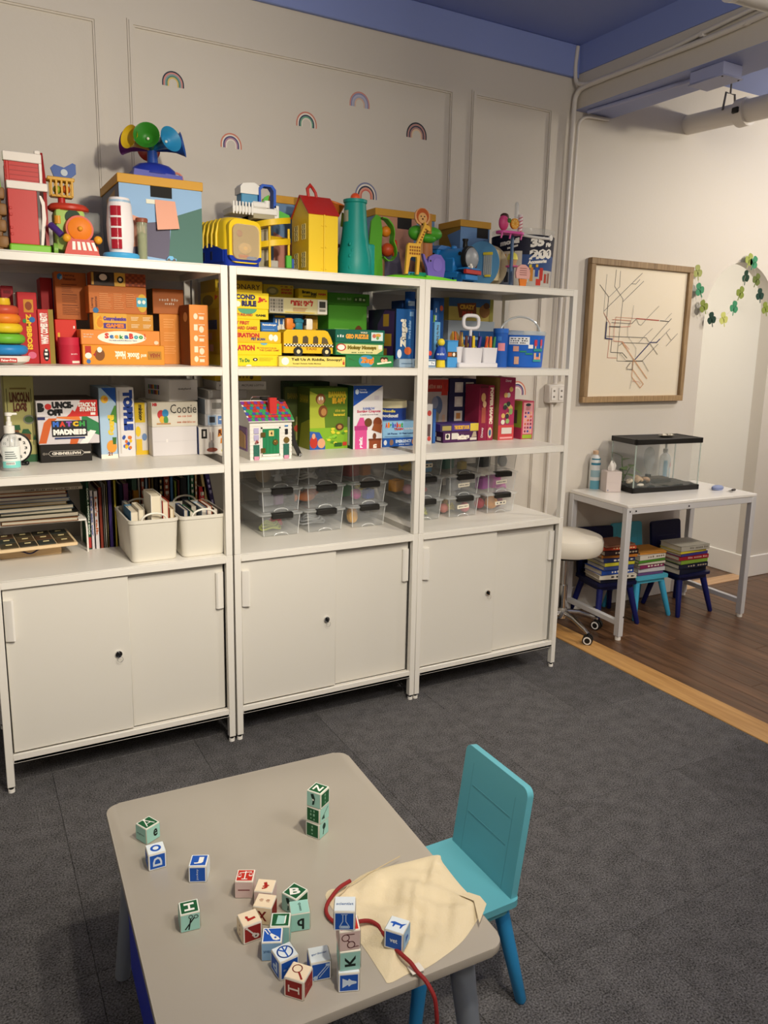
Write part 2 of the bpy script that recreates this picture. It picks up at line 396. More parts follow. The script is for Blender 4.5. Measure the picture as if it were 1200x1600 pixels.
# surface conduits
CP = mat('#dcd6ce', 0.4)
def bend(p, n=6):
    out = [Vector(p[0])]
    for a, b, c in zip(p[:-2], p[1:-1], p[2:]):
        a, b, c = Vector(a), Vector(b), Vector(c); d = min((b-a).length, (c-b).length)*.45
        s, e = b+(a-b).normalized()*d, b+(c-b).normalized()*d
        for i in range(n+1):
            t = i/n; out.append(s*(1-t)**2+b*2*t*(1-t)+e*t*t)
    out.append(Vector(p[-1])); return out
def conduit(name, label, pts, r=0.011, clips=(), grp='white conduits along wall and beam', m=None):
    o = MB().tube(bend(pts), r, 10).build(name, m or CP); tag(o, label, 'conduit', grp)
    for c in clips:
        MB().box(c[0]-.014, c[0]+.012, c[1]-.012, c[1]+.012, c[2]-.012, c[2]+.012, .004).build('clip', CP, o)
    return o
conduit('electrical_conduit', 'thick white conduit rising from the outlet box and bending onto the beam', [(2.805, .575, 1.35), (2.82, .575, 2.6), (2.828, .575, 2.84), (2.836, .45, 2.852), (2.838, -.3, 2.845), (2.838, -.75, 2.87), (2.838, -2.6, 2.93)], .0125, [(2.842, .15, 2.85), (2.842, -.42, 2.852)])
conduit('electrical_conduit', 'white conduit dropping from the blue ceiling corner onto the beam face', [(2.826, .575, 3.05), (2.816, .575, 2.95), (2.822, .57, 2.87), (2.838, .46, 2.845), (2.838, .05, 2.86), (2.838, -.5, 2.90), (2.838, -2.6, 2.96)], .010, [(2.842, -.2, 2.875)])
conduit('electrical_conduit', 'thin white cable pipe below the outlet box running down the wall', [(2.80, .585, 1.245), (2.80, .585, .9), (2.80, .585, .12)], .010)
conduit('electrical_conduit', 'thin white pipe beside the shelf curving right under the beam', [(2.855, .585, 1.36), (2.862, .585, 2.4), (2.868, .585, 2.70), (2.92, .588, 2.735), (3.08, .588, 2.742)], .008)
conduit('electrical_conduit', 'lavender painted conduit under the beam leading to the junction box', [(2.90, .55, 2.745), (2.935, .1, 2.745), (2.94, -.11, 2.742)], .010, m=mat('#a9afd2', .5))
o = thing('junction_box', 'lavender metal junction box under the ceiling beam', 'junction box', (2.945, -.2, 2.7555))
MB().box(-.06, .06, -.09, .09, -.052, 0, .003).build('box_body', mat('#aab0d4', .5), o)
MB().box(-.064, .064, -.094, .094, -.058, -.052, .002).build('cover_plate', mat('#a2a8cc', .5), o)
for sx in (-1, 1): MB().cyl((sx*.052, -.08, -.0605), (sx*.052, -.08, -.057), .004, seg=8).build('screw', BLACK, o)
o = thing('outlet_box', 'painted double power outlet box on the conduit beside the shelves', 'power outlet', (2.807, .6, 1.295))
MB().box(-.056, .056, -.05, 0, -.05, .05, .006).build('box_body', CP, o)
for sx in (-.026, .026):
    q = MB().box(sx-.018, sx+.018, -.054, -.05, -.035, .035, .003).build('socket', mat('#e4dfd8', .4), o)
    for zz in (-.016, .016): MB().box(sx-.006, sx+.006, -.0546, -.054, zz-.005, zz+.005).build('slot', mat('#7d786f', .6), q)
# ceiling pipe of the side room
o = thing('ceiling_pipe', 'thick grey white ceiling pipe with couplings above the framed picture', 'pipe', (3.70, 0, 2.79))
MB().cyl((0, .60, .02), (0, .22, .005), .052, seg=24).build('pipe_length', CP, o)
MB().cyl((0, .22, .005), (0, .03, 0), .058, seg=24).build('sleeve', CP, o)
MB().cyl((0, .03, 0), (0, -3.2, -.02), .05, seg=24).build('pipe_length', CP, o)
for y in (.23, .02):
    c = MB().cyl((0, y+.03, .004), (0, y-.03, .004), .072, seg=24).build('coupling', CP, o)
    MB().box(-.082, -.05, y-.02, y+.02, -.012, .018, .005).build('bolt_lug', BLACK if y > .1 else CP, c)
MB().tube([(0, .33, .27), (0, .33, .12)], .005).tube([(-.05, .33, .03), (-.035, .33, .12), (.035, .33, .12), (.05, .33, .03)], .006).build('hanger_rod', mat('#77736f', .4, .6), o)
# ceiling spotlight at the top edge
o = thing('ceiling_spotlight', 'white cylindrical ceiling spotlight near the top edge of the view', 'lamp', (1.70, -1.3, 2.44))
MB().cyl((-.01, 0, -.025), (.26, 0, -.015), .026, seg=24).build('lamp_body', mat('#cfcac2', .4), o)
MB().cyl((-.03, 0, -.026), (-.01, 0, -.025), .029, .027, seg=24).build('lamp_hood', mat('#e9e5dd', .4), o)
MB().tube([(.1, 0, -.02), (.1, 0, .62)], .008).build('stem', CP, o)
# ------------------------------------------------------------------ wall rainbows
RB = {0: ('#2c3446', '#d98c86', '#8aa0a6', '#4f8a7a', '#e0c069'), 1: ('#d5826a', '#f0e6da', '#494a7e', '#b78aa0', '#efe7dc'), 2: ('#cf7f6d', '#f0e6da', '#3c4660', '#6aa98a', '#e7ded3'),
      3: ('#cf8f84', '#8d92b8', '#b7b9cf', '#a8adc4', '#d9b7a0'), 4: ('#33353f', '#c28f8a', '#4a4a5a', '#b98a86', '#e2c9a8'), 5: ('#7f85a8', '#efe7dc', '#3a3f55', '#e3a18b', '#d96f60')}
def rainbow(label, x, z, R, cols):
    o = thing('rainbow_decal', label, 'wall decal', (x, WY-.0005, z), 0, 'rainbow decals on the wall')
    n = 18; w_ = R*.62/len(cols)
    for i, h in enumerate(cols):
        r1 = R-i*w_; r0 = r1-w_*.93
        pts = [(r1*math.cos(math.pi*k/n), r1*math.sin(math.pi*k/n)*1.05) for k in range(n+1)]+[(r0*math.cos(math.pi*k/n), r0*math.sin(math.pi*k/n)*1.05) for k in range(n, -1, -1)]
        pts = [(r1, -.012)]+pts[:n+1]+[(-r1, -.012), (-r0, -.012)]+pts[n+1:]+[(r0, -.012)]
        V = [(p[0], 0, p[1]) for p in pts]; V2 = [(p[0], .0004, p[1]) for p in pts]; m_ = len(V)
        b = MB()
        half = m_//2
        F = [(k, k+1, m_-2-k, m_-1-k) for k in range(half-1)]
        b.poly(V, F).build('colour_band', card(h), o, smooth=False)
    return o
for lb, x, z, R, c in (('rainbow decal with dark outer band and yellow core, highest above the horn toy', .781, 2.536, .043, 0), ('orange white and navy rainbow decal beside the horn toy', 1.013, 2.338, .045, 1),
        ('rainbow decal with green inner bands between two others', 1.350, 2.469, .048, 2), ('lavender and pink rainbow decal highest on the wall', 1.605, 2.589, .050, 3),
        ('dark maroon and pink rainbow decal farthest along the upper wall', 1.903, 2.500, .055, 4), ('grey blue and coral rainbow decal just above the teal tower', 1.643, 2.205, .056, 5), ('red white and navy rainbow decal behind the pink boxes', 2.567, 1.30, .06, 1)):
    rainbow(lb, x, z, R, RB[c])
# ------------------------------------------------------------------ framed line drawing
o = thing('framed_picture', 'wood framed print of thin coloured branching lines above the desk', 'picture', (3.413, .598, 1.241))
PWd, PH, FR = .81, .79, .034
pm = wood_mat('weathered_frame', '#7f6443', '#b1946c', .6, 6, 2)
for nm, a in (('frame_rail', (-PWd/2, PWd/2, -.034, 0, 0, FR)), ('frame_rail', (-PWd/2, PWd/2, -.034, 0, PH-FR, PH)), ('frame_rail', (-PWd/2, -PWd/2+FR, -.034, 0, FR, PH-FR)), ('frame_rail', (PWd/2-FR, PWd/2, -.034, 0, FR, PH-FR))):
    MB().box(*a, .002).build(nm, pm, o)
sh = MB().box(-PWd/2+FR-.004, PWd/2-FR+.004, -.016, -.010, FR-.004, PH-FR+.004).build('print_sheet', mat('#e9ddc6', .6), o)
def pc(u, v):   # print coordinates measured on the sheet
    x = (u-60)/1110 + (v-800)/1600*.075; return (x, 1-(v+8)/1600)
PL = [('#8d8a82', .0035, [(243, 98), (225, 330), (212, 560), (248, 640)]), ('#55524f', .005, [(165, 228), (265, 365), (255, 500), (245, 640), (232, 870), (310, 875), (297, 1040), (435, 1045), (490, 1108)]), ('#6a6a66', .004, [(348, 35), (332, 235), (430, 380), (400, 720), (378, 1010), (372, 1148), (545, 1150)]),
      ('#7d7d78', .0035, [(396, 45), (388, 235), (270, 365)]), ('#6a6a66', .004, [(650, 48), (260, 485), (215, 540)]), ('#6a6a66', .004, [(530, 187), (575, 187), (622, 127)]), ('#6a6a66', .004, [(668, 145), (430, 410)]),
      ('#c9806a', .004, [(212, 560), (285, 690), (278, 900), (260, 1108), (365, 1110)]), ('#d09a80', .004, [(345, 690), (350, 605), (575, 610), (865, 620)]), ('#b0574a', .008, [(590, 610), (865, 620)]), ('#55524f', .006, [(880, 622), (990, 628), (1020, 590)]), ('#8d8a82', .0035, [(862, 440), (720, 600), (650, 690), (620, 680), (595, 625)]),
      ('#7d7a74', .004, [(1020, 590), (765, 905), (585, 1125)]), ('#44466a', .009, [(755, 920), (585, 1125)]), ('#44466a', .008, [(755, 905), (845, 902), (882, 858)]), ('#7d7a74', .0035, [(1005, 720), (885, 860)]), ('#7d7a74', .0035, [(960, 770), (1025, 868)]), ('#7d7a74', .0035, [(1105, 778), (965, 945)]), ('#9a9790', .003, [(1020, 520), (945, 610)]),
      ('#7d7a74', .004, [(240, 843), (712, 845), (858, 1055)]), ('#9a9790', .003, [(555, 450), (540, 610), (490, 720), (492, 835), (595, 985), (588, 1100)]), ('#7d7a74', .004, [(390, 955), (440, 915), (755, 918)]), ('#8d8a82', .003, [(788, 725), (690, 830), (625, 910)]), ('#7d7a74', .0035, [(862, 920), (675, 1140), (752, 1275)]),
      ('#55524f', .006, [(470, 1145), (675, 1143)]), ('#d8a070', .006, [(425, 910), (565, 1120), (735, 1370)]), ('#d8a070', .005, [(565, 1130), (555, 1250), (692, 1440), (655, 1490), (550, 1350), (560, 1140)]), ('#9a9790', .003, [(555, 1350), (530, 1500)]), ('#c9806a', .004, [(330, 900), (430, 905), (510, 1000)]), ('#c9806a', .004, [(335, 660), (325, 900)]),
      ('#44466a', .009, [(245, 672), (232, 870), (310, 876)]), ('#55524f', .007, [(275, 722), (400, 722)]), ('#7d7a74', .0035, [(300, 672), (535, 676), (590, 612)]), ('#c9806a', .0035, [(310, 635), (520, 640), (515, 715), (400, 722)]), ('#55524f', .004, [(530, 1165), (485, 1230), (490, 1250), (550, 1252)]), ('#7d7a74', .0035, [(395, 1040), (465, 1130)]), ('#d09a80', .0035, [(555, 1400), (630, 1408), (655, 1440)])]
decals(sh, (-PWd/2+FR, -.016, FR), (PWd-2*FR, 0, 0), (0, 0, PH-2*FR), [('l', [pc(*p) for p in ps], wd, h) for h, wd, ps in PL], names=('printed_lines', 'lettering'))
# ------------------------------------------------------------------ shamrock garland
def shamrock_mesh(R=.043):
    b = MB()
    for k in range(3):
        a = math.radians(90+120*k); pts = []
        cx, cz = R*.52*math.cos(a), R*.52*math.sin(a)
        for i in range(16):
            t = 2*math.pi*i/16; rr = R*.5*(1-.22*max(0, math.cos(t))**4)
            pts.append((cx+rr*math.cos(t+a), cz+rr*math.sin(t+a)))
        b.prism(pts, -.0008, .0008, 'y')
    b.prism([(-.003, -.002), (.003, -.002), (.007, -R*1.2), (.001, -R*1.25)], -.0008, .0008, 'y')
    return b
SH = [(3.85, 2.008, '#9aa05c', 'olive green shamrock at the top of the garland beside the picture'), (3.88, 1.906, '#3f8a63', 'mid green shamrock second down beside the picture'), (3.929, 1.81, '#7f8c3f', 'olive shamrock third down beside the picture'), (4.011, 1.74, '#1f3d33', 'dark green shamrock at the bottom of the garland loop'),
      (4.12, 1.744, '#c2c56f', 'pale yellow green shamrock beside the dark one'), (4.208, 1.816, '#3f8a63', 'mid green shamrock on the rising part of the garland'), (4.255, 1.907, '#7f8c3f', 'olive shamrock in the middle of the arch'), (4.289, 2.005, '#2b5a48', 'dark shamrock turned edge on under the arch top'),
      (4.307, 2.109, '#9aa552', 'light olive shamrock above the arch top'), (4.353, 2.096, '#3f8a63', 'mid green shamrock pinned above the arch top'), (4.396, 1.994, '#5f6b35', 'dark olive shamrock hanging below the arch top'), (4.442, 1.904, '#1f3d33', 'darkest shamrock hanging on the far side of the arch'), (4.511, 1.823, '#7f8c3f', 'olive shamrock lowest on the far side of the arch')]
_sm = None
for i, (x, z, h, lb) in enumerate(SH):
    o = shamrock_mesh().build('paper_shamrock', card(h), None, (x, .566, z), (0, random.uniform(-.5, .5), 0 if i != 7 else 1.2)); tag(o, lb, 'shamrock', 'paper shamrocks on the garland')
tag(MB().tube([(x, .5685, z) for x, z, _, _ in SH], .0012, 5).build('garland_string', mat('#cfc8ba', .8)), 'thin white string of the shamrock garland across the arch', 'string')
BX={  # x0,x1,yfront,z0,height,depth
'zim':(0.148,0.208,0.250,1.4480,0.2400,0.070),
'redbehind':(0.105,0.144,0.360,1.4480,0.2640,0.100),
'whitebehind':(0.142,0.154,0.330,1.4480,0.2390,0.100),
'whatnext':(0.207,0.256,0.240,1.4480,0.1850,0.120),
'darkred':(0.233,0.273,0.380,1.4480,0.3000,0.120),
'bluestrip':(0.274,0.286,0.380,1.4480,0.3010,0.120),
'redlow':(0.267,0.337,0.300,1.4480,0.1540,0.070),
'lr1':(0.274,0.378,0.300,1.6020,0.1640,0.070),
'hook':(0.339,0.619,0.190,1.4480,0.0690,0.105),
'seek':(0.336,0.604,0.190,1.5170,0.0520,0.105),
'six':(0.381,0.585,0.200,1.5690,0.0570,0.090),
'lr2':(0.369,0.564,0.200,1.6260,0.0940,0.090),
'brown':(0.379,0.563,0.200,1.7200,0.0460,0.090),
'orangevert':(0.629,0.704,0.300,1.4480,0.1860,0.150),
'kan':(0.607,0.722,0.300,1.6340,0.0920,0.150),
'rorange':(0.703,0.772,0.150,1.4480,0.2190,0.140),
'todo':(0.824,1.040,0.140,1.4480,0.0410,0.270),
'op2':(0.827,1.055,0.140,1.4890,0.0460,0.270),
'op1':(0.821,1.052,0.140,1.5350,0.0430,0.270),
'board':(0.823,0.975,0.160,1.5780,0.0440,0.250),
'ravens':(0.976,1.042,0.150,1.5780,0.0350,0.100),
'advent':(0.823,1.009,0.160,1.6220,0.0390,0.250),
'second':(0.818,1.011,0.160,1.6610,0.0600,0.250),
'pict':(0.816,1.000,0.200,1.7210,0.0450,0.200),
'bluehal':(1.098,1.229,0.350,1.4480,0.2050,0.100),
'yellowvert':(1.242,1.297,0.350,1.4480,0.2040,0.100),
'hebrew':(1.053,1.302,0.270,1.6530,0.0630,0.250),
'george':(1.039,1.168,0.300,1.7160,0.0500,0.200),
'haba':(1.177,1.305,0.270,1.7160,0.0390,0.200),
'tell':(1.035,1.318,0.120,1.4480,0.0390,0.200),
'zing2':(1.320,1.539,0.120,1.4480,0.0470,0.200),
'mokey':(1.274,1.492,0.120,1.4950,0.0490,0.200),
'geo':(1.273,1.495,0.120,1.5440,0.0520,0.200),
'greenbody':(1.346,1.529,0.350,1.4480,0.2580,0.150),
'brain':(1.556,1.735,0.100,1.4480,0.0350,0.270),
'zingo':(1.548,1.636,0.120,1.4830,0.2030,0.250),
'blue2':(1.646,1.731,0.130,1.4830,0.2040,0.250),
'tallblue':(1.806,1.863,0.250,1.4480,0.3000,0.200),
'lightblue':(1.760,1.790,0.160,1.4830,0.1570,0.200),
'darkblueup':(1.677,1.714,0.300,1.6860,0.0460,0.100),
'wish':(2.011,2.283,0.440,1.4480,0.2130,0.100),
'bull':(2.010,2.270,0.440,1.6610,0.1050,0.100),
'lbox':(1.805,1.859,0.120,1.4480,0.1160,0.080),
'bluebehind':(2.354,2.438,0.400,1.4480,0.1740,0.100),
'lincoln':(0.089,0.185,0.310,1.0972,0.3048,0.130),
'master':(0.190,0.363,0.265,1.0972,0.0638,0.200),
'match':(0.188,0.392,0.270,1.1610,0.0990,0.270),
'bounce':(0.186,0.390,0.270,1.2600,0.0590,0.270),
'gourd':(0.400,0.460,0.300,1.0972,0.2628,0.200),
'topple':(0.465,0.529,0.320,1.0972,0.2638,0.200),
'minion':(0.537,0.585,0.360,1.0972,0.2018,0.150),
'white':(0.586,0.757,0.290,1.0972,0.1128,0.240),
'cootie':(0.586,0.762,0.290,1.2100,0.0950,0.240),
'bunny':(0.761,0.898,0.280,1.0972,0.1088,0.250),
'barc1':(0.793,0.907,0.300,1.2060,0.0470,0.200),
'barc2':(0.794,0.920,0.300,1.2530,0.0590,0.200),
'grayb':(0.812,0.969,0.310,1.3120,0.0360,0.200),
'lotto':(0.845,1.051,0.310,1.3480,0.0340,0.200),
'yellowb':(0.846,1.038,0.330,1.3820,0.0290,0.200),
'banana':(1.222,1.398,0.260,1.0972,0.2588,0.130),
'banback':(1.193,1.386,0.420,1.0972,0.2758,0.100),
'bansmall':(1.166,1.250,0.400,1.0972,0.2548,0.020),
'crayon':(1.400,1.541,0.210,1.0972,0.2698,0.160),
'train1':(1.554,1.716,0.230,1.0972,0.0388,0.220),
'alph':(1.553,1.717,0.230,1.1360,0.0730,0.220),
'bigbox1':(1.888,2.010,0.420,1.0972,0.2898,0.100),
'navy':(2.011,2.166,0.410,1.0972,0.2868,0.100),
'letters':(1.890,2.089,0.270,1.0972,0.0498,0.110),
'secret':(1.883,2.097,0.280,1.1470,0.0360,0.100),
'popper':(2.097,2.148,0.280,1.0972,0.2638,0.120),
'popper2':(2.149,2.184,0.280,1.0972,0.2628,0.120),
'mick':(2.206,2.300,0.270,1.0972,0.2998,0.200),
'phone':(2.339,2.412,0.260,1.0972,0.1868,0.120),
'lwhite':(1.788,1.820,0.250,1.0972,0.1838,0.200),
'lblue':(1.835,1.852,0.270,1.0972,0.1578,0.200),
'bigcard':(0.472,0.752,0.130,1.8000,0.2870,0.340),
'bigcard2':(1.128,1.302,0.420,1.8000,0.3290,0.120),
'bigcard3':(1.601,1.904,0.420,1.8000,0.3260,0.120),
'bigcard4':(1.995,2.157,0.340,1.8000,0.3050,0.180),
}
# ------------------------------------------------------------------ three white metal storage units
UX = (0.0, 0.8087, 1.6119); UW = 0.8019; UD = 0.53; ZA, ZB, ZC, ZT = 1.448, 1.0972, 0.7541, 1.80
MET = mat('#e3dfd6', 0.38)
DOORM = mat('#d9d5cb', 0.45)
def tray_shelf(x0, x1, z, t=0.03):
    b = MB(); b.box(x0, x1, 0.0, UD, z-.004, z, .001)
    b.box(x0, x1, 0.0, .012, z-t, z-.004, .0015); b.box(x0, x1, UD-.012, UD, z-t, z-.004)
    b.box(x0, x0+.012, .012, UD-.012, z-t, z-.004); b.box(x1-.012, x1, .012, UD-.012, z-t, z-.004)
    return b
ULAB = ('white metal storage unit with sliding doors, nearest on the left, holding book bins',
        'middle white metal storage unit with sliding doors and yellow games',
        'white metal storage unit with sliding doors beside the desk')
for ui, ux in enumerate(UX):
    o = thing('storage_unit', ULAB[ui], 'storage unit', (ux, 0, 0), 0, 'white storage units along the wall')
    P_ = .025; xs = (0, UW-P_)
    for xx in xs:
        for yy in (0.0, UD-P_):
            MB().box(xx, xx+P_, yy, yy+P_, 0.022, ZC-.001, .0012).build('cabinet_post', MET, o)
            MB().box(xx, xx+P_, yy, yy+P_, ZC-.0005, ZT-.0005, .0012).build('shelf_post', MET, o)
            f = MB().cyl((xx+P_/2, yy+P_/2, 0), (xx+P_/2, yy+P_/2, .012), .011, seg=14).build('foot_glide', mat('#efebe2', .5), o)
            MB().cyl((xx+P_/2, yy+P_/2, .012), (xx+P_/2, yy+P_/2, .022), .008, seg=12).build('screw_thread', BLACK, f)
    for z, nm in ((ZT, 'top_shelf'), (ZA, 'shelf'), (ZB, 'shelf')):
        tray_shelf(P_ if z < ZT else P_*.98, UW-P_, z).build(nm, MET, o)
    tray_shelf(P_, UW-P_, ZC).build('cabinet_top', MET, o)
    MB().box(P_, UW-P_, 0, UD, .108, .118).box(P_, UW-P_, 0, .012, .108, .138, .0015).box(P_, UW-P_, .026, .03, .118, .134).build('cabinet_bottom', MET, o)
    for xx in (.006, UW-.010): MB().box(xx, xx+.004, P_, UD-P_, .108, ZC-.03).build('side_panel', MET, o)
    MB().box(P_, UW-P_, UD-.008, UD-.004, .108, ZC-.03).build('back_panel', MET, o)
    for di in (0, 1):
        x0, x1, y = ((.029, .425, .013), (.405, UW-.029, .033))[di]
        d = MB().box(x0, x1, y, y+.010, .140 if di == 0 else .134, .7225 if di == 0 else .730, .002).build('sliding_door', DOORM, o)
        hx = x0 if di == 0 else x1-.03
        pr = [(0, -.001), (.030, -.001), (.030, -.014), (.024, -.017), (.004, -.010), (0, -.006)] if di == 0 else [(.030, -.001), (0, -.001), (0, -.010), (.006, -.015), (.026, -.012), (.03, -.006)]
        z0, z1 = (.545, .685)
        MB().prism([(hx+a, y+b_) for a, b_ in pr], z0, z1, 'z').build('door_handle', mat('#e6e2da', .38), d)
        if di == 0:
            lx, lz = .383, .436
            MB().cyl((lx, y-.008, lz), (lx, y+.002, lz), .0115, .0125, 18).build('lock', CHROME, d)
            MB().box(lx-.0012, lx+.0012, y-.020, y-.008, lz-.007, lz+.007).build('key', BLACK, d)
            MB().torus((lx+.003, y-.014, lz-.018), .0095, .0007, 16, 5, axis='y').build('key_ring', CHROME, d)
# ------------------------------------------------------------------ desk
o = thing('desk', 'white desk with square metal legs under the framed picture', 'desk', (2.945, .108, 0), math.radians(-3))
DW, DD, DH = .972, .475, .745
DM = mat('#c9c8c9', .35)
MB().box(0, DW, 0, DD, DH-.018, DH, .003).build('tabletop', mat('#ece8e1', .22), o)
for xx in (0, DW-.036):
    for yy in (0, DD-.036):
        l = MB().box(xx, xx+.036, yy, yy+.036, .02, DH-.018, .003).build('leg', DM, o)
        MB().cyl((xx+.018, yy+.018, 0), (xx+.018, yy+.018, .02), .016, seg=14).build('leg_foot', mat('#efebe2', .5), l)
    MB().box(xx+.004, xx+.032, .036, DD-.036, .08, .108, .002).build('side_rail', DM, o)
    MB().box(xx+.002, xx+.034, .036, DD-.036, DH-.052, DH-.018, .002).build('side_rail', DM, o)
for yy in (.002, DD-.034): MB().box(.036, DW-.036, yy, yy+.03, DH-.052, DH-.018, .002).build('frame_rail', DM, o)
for xx, zz in ((.018, DH-.035), (.06, DH-.035), (.44, DH-.035), (.03, .13)): MB().cyl((xx, -.001, zz), (xx, .003, zz), .0045, seg=10).build('bolt', BLACK, o)
# ------------------------------------------------------------------ round stool on castors
o = thing('rolling_stool', 'round white cushioned stool on chrome castors beside the shelves', 'stool', (2.765, .36, 0))
MB().lathe([(.0, .452), (.13, .452), (.185, .462), (.198, .485), (.199, .525), (.190, .548), (.16, .560), (.08, .566), (0, .567)], seg=40).build('seat_cushion', mat('#e3dccd', .45, bump=.2, scale=25), o)
MB().lathe([(.0, .43), (.10, .43), (.12, .452), (0, .452)], seg=24).build('seat_plate', BLACK, o)
MB().cyl((0, 0, .10), (0, 0, .27), .025, seg=20).cyl((0, 0, .27), (0, 0, .44), .014, seg=16).build('gas_column', CHROME, o)
MB().lathe([(.0, .085), (.035, .085), (.04, .11), (.03, .14), (0, .14)], seg=20).build('hub', CHROME, o)
for k in range(5):
    a = math.radians(-18+72*k); c, s_ = math.cos(a), math.sin(a)
    l = MB().tube([(c*.02, s_*.02, .115), (c*.10, s_*.10, .105), (c*.19, s_*.19, .072), (c*.215, s_*.215, .058)], [.016, .015, .011, .010], 10).build('star_leg', CHROME, o)
    M_ = Matrix.Translation((c*.215, s_*.215, .027)) @ Matrix.Rotation(math.radians(20+50*k), 4, 'Z')
    b = MB()
    for sx in (-.014, .014):
        b.cyl(M_ @ Vector((sx-.008, 0, 0)), M_ @ Vector((sx+.008, 0, 0)), .027, seg=20)
    b.cyl(M_ @ Vector((0, 0, .01)), M_ @ Vector((0, 0, .035)), .009, seg=10)
    b.build('castor', BLACK, l)
    b = MB()
    for sx in (-1, 1): b.torus(M_ @ Vector((0, 0, 0)), .02, .003, 20, 6, axis='x') if False else b.cyl(M_ @ Vector((sx*.0215, 0, 0)), M_ @ Vector((sx*.0235, 0, 0)), .021, seg=20)
    b.build('castor_ring', mat('#ece9e4', .4), l)
    b = MB()
    for sx in (-1, 1): b.cyl(M_ @ Vector((sx*.0232, 0, 0)), M_ @ Vector((sx*.0245, 0, 0)), .0145, seg=16)
    b.build('castor_cap', BLACK, l)
# ------------------------------------------------------------------ children's chairs
def kids_chair(label, loc, rz, body, legs, sz, group, w=.255, d=.27, bh=.27):
    """front faces local -y; origin on the floor under the seat centre"""
    o = thing('kids_chair', label, 'chair', loc, rz, group)
    bm_, lm = plastic(body), plastic(legs)
    hw, hd = w/2, d/2
    def rr(x, y, r=.022, n=5):
        pts = []
        for cx, cy, a0 in ((x-r, y-r, 0), (-x+r, y-r, 90), (-x+r, -y+r, 180), (x-r, -y+r, 270)):
            for i in range(n+1):
                a = math.radians(a0+90*i/n); pts.append((cx+r*math.cos(a), cy+r*math.sin(a)))
        return pts
    MB().prism(rr(hw+.006, hd+.006), sz-.017, sz, 'z').build('seat', bm_, o)
    MB().prism(rr(hw-.008, hd-.008), sz-.040, sz-.017, 'z').build('seat_apron', bm_, o)
    # backrest panel, slightly reclined, with routed grooves
    yb = hd-.018; ln = .035
    M_ = Matrix.Translation((0, yb, sz)) @ Matrix.Rotation(-math.atan2(ln, bh), 4, 'X')
    r = .02; n = 6; pts = [(-hw+.004, 0), (hw-.004, 0)]
    for cx, a0 in ((hw-.004-r, 0), (-hw+.004+r, 90)):
        for i in range(n+1):
            a = math.radians(a0+90*i/n); pts.append((cx+r*math.cos(a), bh-r+r*math.sin(a)))
    b2 = MB().prism(pts, 0, .018, 'y', M_)
    br = b2.build('backrest', bm_, o)
    gr = mat(tuple(x*.78 for x in lin(body)), .4)
    for zz in (bh*.40, bh*.66):
        MB().box(-hw*.6, hw*.6, -.0006, .002, zz-.0016, zz+.0016, M=M_).build('groove', gr, br)
    for sx in (-1, 1): MB().box(sx*hw*.66-.001, sx*hw*.66+.001, -.0004, .002, .0, bh*.86, M=M_).build('groove', gr, br)
    for sx in (-1, 1):
        for sy in (-1, 1):
            t = Vector((sx*(hw-.028), sy*(hd-.028), sz-.035)); f = Vector((sx*(hw+.010), sy*(hd+.018), .006))
            b = MB().tube([t, t.lerp(f, .5), f, f+Vector((sx*.0005, 0, -.006))], [.019, .0165, .0135, .010], 16)
            b.build('leg', lm, o)
    return o
kids_chair('turquoise wooden childrens chair with blue legs pulled up to the play table', (.872, -1.366, 0), math.radians(-90), '#62adba', '#2f8cc4', .28, 'childrens chairs', d=.265)
kids_chair('navy childrens chair under the desk, nearest the rolling stool, under books', (3.135, .415, 0), math.radians(-10), '#10143c', '#151c5e', .25, 'childrens chairs', w=.25, d=.24, bh=.27)
kids_chair('turquoise childrens chair loaded with books between two navy chairs', (3.405, .42, 0), math.radians(-4), '#4fb0cc', '#3fa4cc', .25, 'childrens chairs', w=.24, d=.23, bh=.27)
kids_chair('navy childrens chair under the desk, nearest the archway, under books', (3.685, .36, 0), math.radians(-2), '#10143c', '#151c5e', .25, 'childrens chairs', w=.25, d=.24, bh=.27)
# ------------------------------------------------------------------ play table
o = thing('play_table', 'low grey childrens play table with rounded corners and blue storage bin', 'table', (.1836, -.9549, 0), -0.0386)
TW, TD, TZ = .6161, .7691, .45
def rrect(x0, x1, y0, y1, r, n=8):
    pts = []
    for cx, cy, a0 in ((x1-r, y1-r, 0), (x0+r, y1-r, 90), (x0+r, y0+r, 180), (x1-r, y0+r, 270)):
        for i in range(n+1):
            a = math.radians(a0+90*i/n); pts.append((cx+r*math.cos(a), cy+r*math.sin(a)))
    return pts
TOPM = mat('#aea698', .25)
tt = MB().prism(rrect(0, TW, -TD, 0, .032), TZ-.018, TZ, 'z')
bmesh.ops.bevel(tt.bm, geom=[e for e in tt.bm.edges if abs(e.verts[0].co.z-e.verts[1].co.z) < 1e-6], offset=.003, segments=2, profile=.5, affect='EDGES')
tt.build('tabletop', TOPM, o)
LG = mat('#7d848c', .35)
for sx in (0, 1):
    for sy in (0, 1):
        tx, ty = (.065 if sx == 0 else TW-.065), (-.065 if sy else -TD+.065)
        fx, fy = (.018 if sx == 0 else TW-.018), (-.030 if sy else -TD+.030)
        MB().tube([(tx, ty, TZ-.02), ((tx+fx)/2, (ty+fy)/2, TZ/2), (fx, fy, .004), (fx, fy, 0)], [.026, .022, .018, .014], 18).build('leg', LG, o)
BLB = mat('#1a2fb8', .38)
bb = MB().box(.030, .042, -TD+.10, -.10, .08, TZ-.02, .003).box(.27, .282, -TD+.10, -.10, .08, TZ-.02, .003).box(.042, .27, -TD+.10, -TD+.112, .08, TZ-.02, .003).box(.042, .27, -.112, -.10, .08, TZ-.02, .003).box(.042, .27, -TD+.112, -.112, .08, .092, .001)
bb.build('storage_bin', BLB, o)
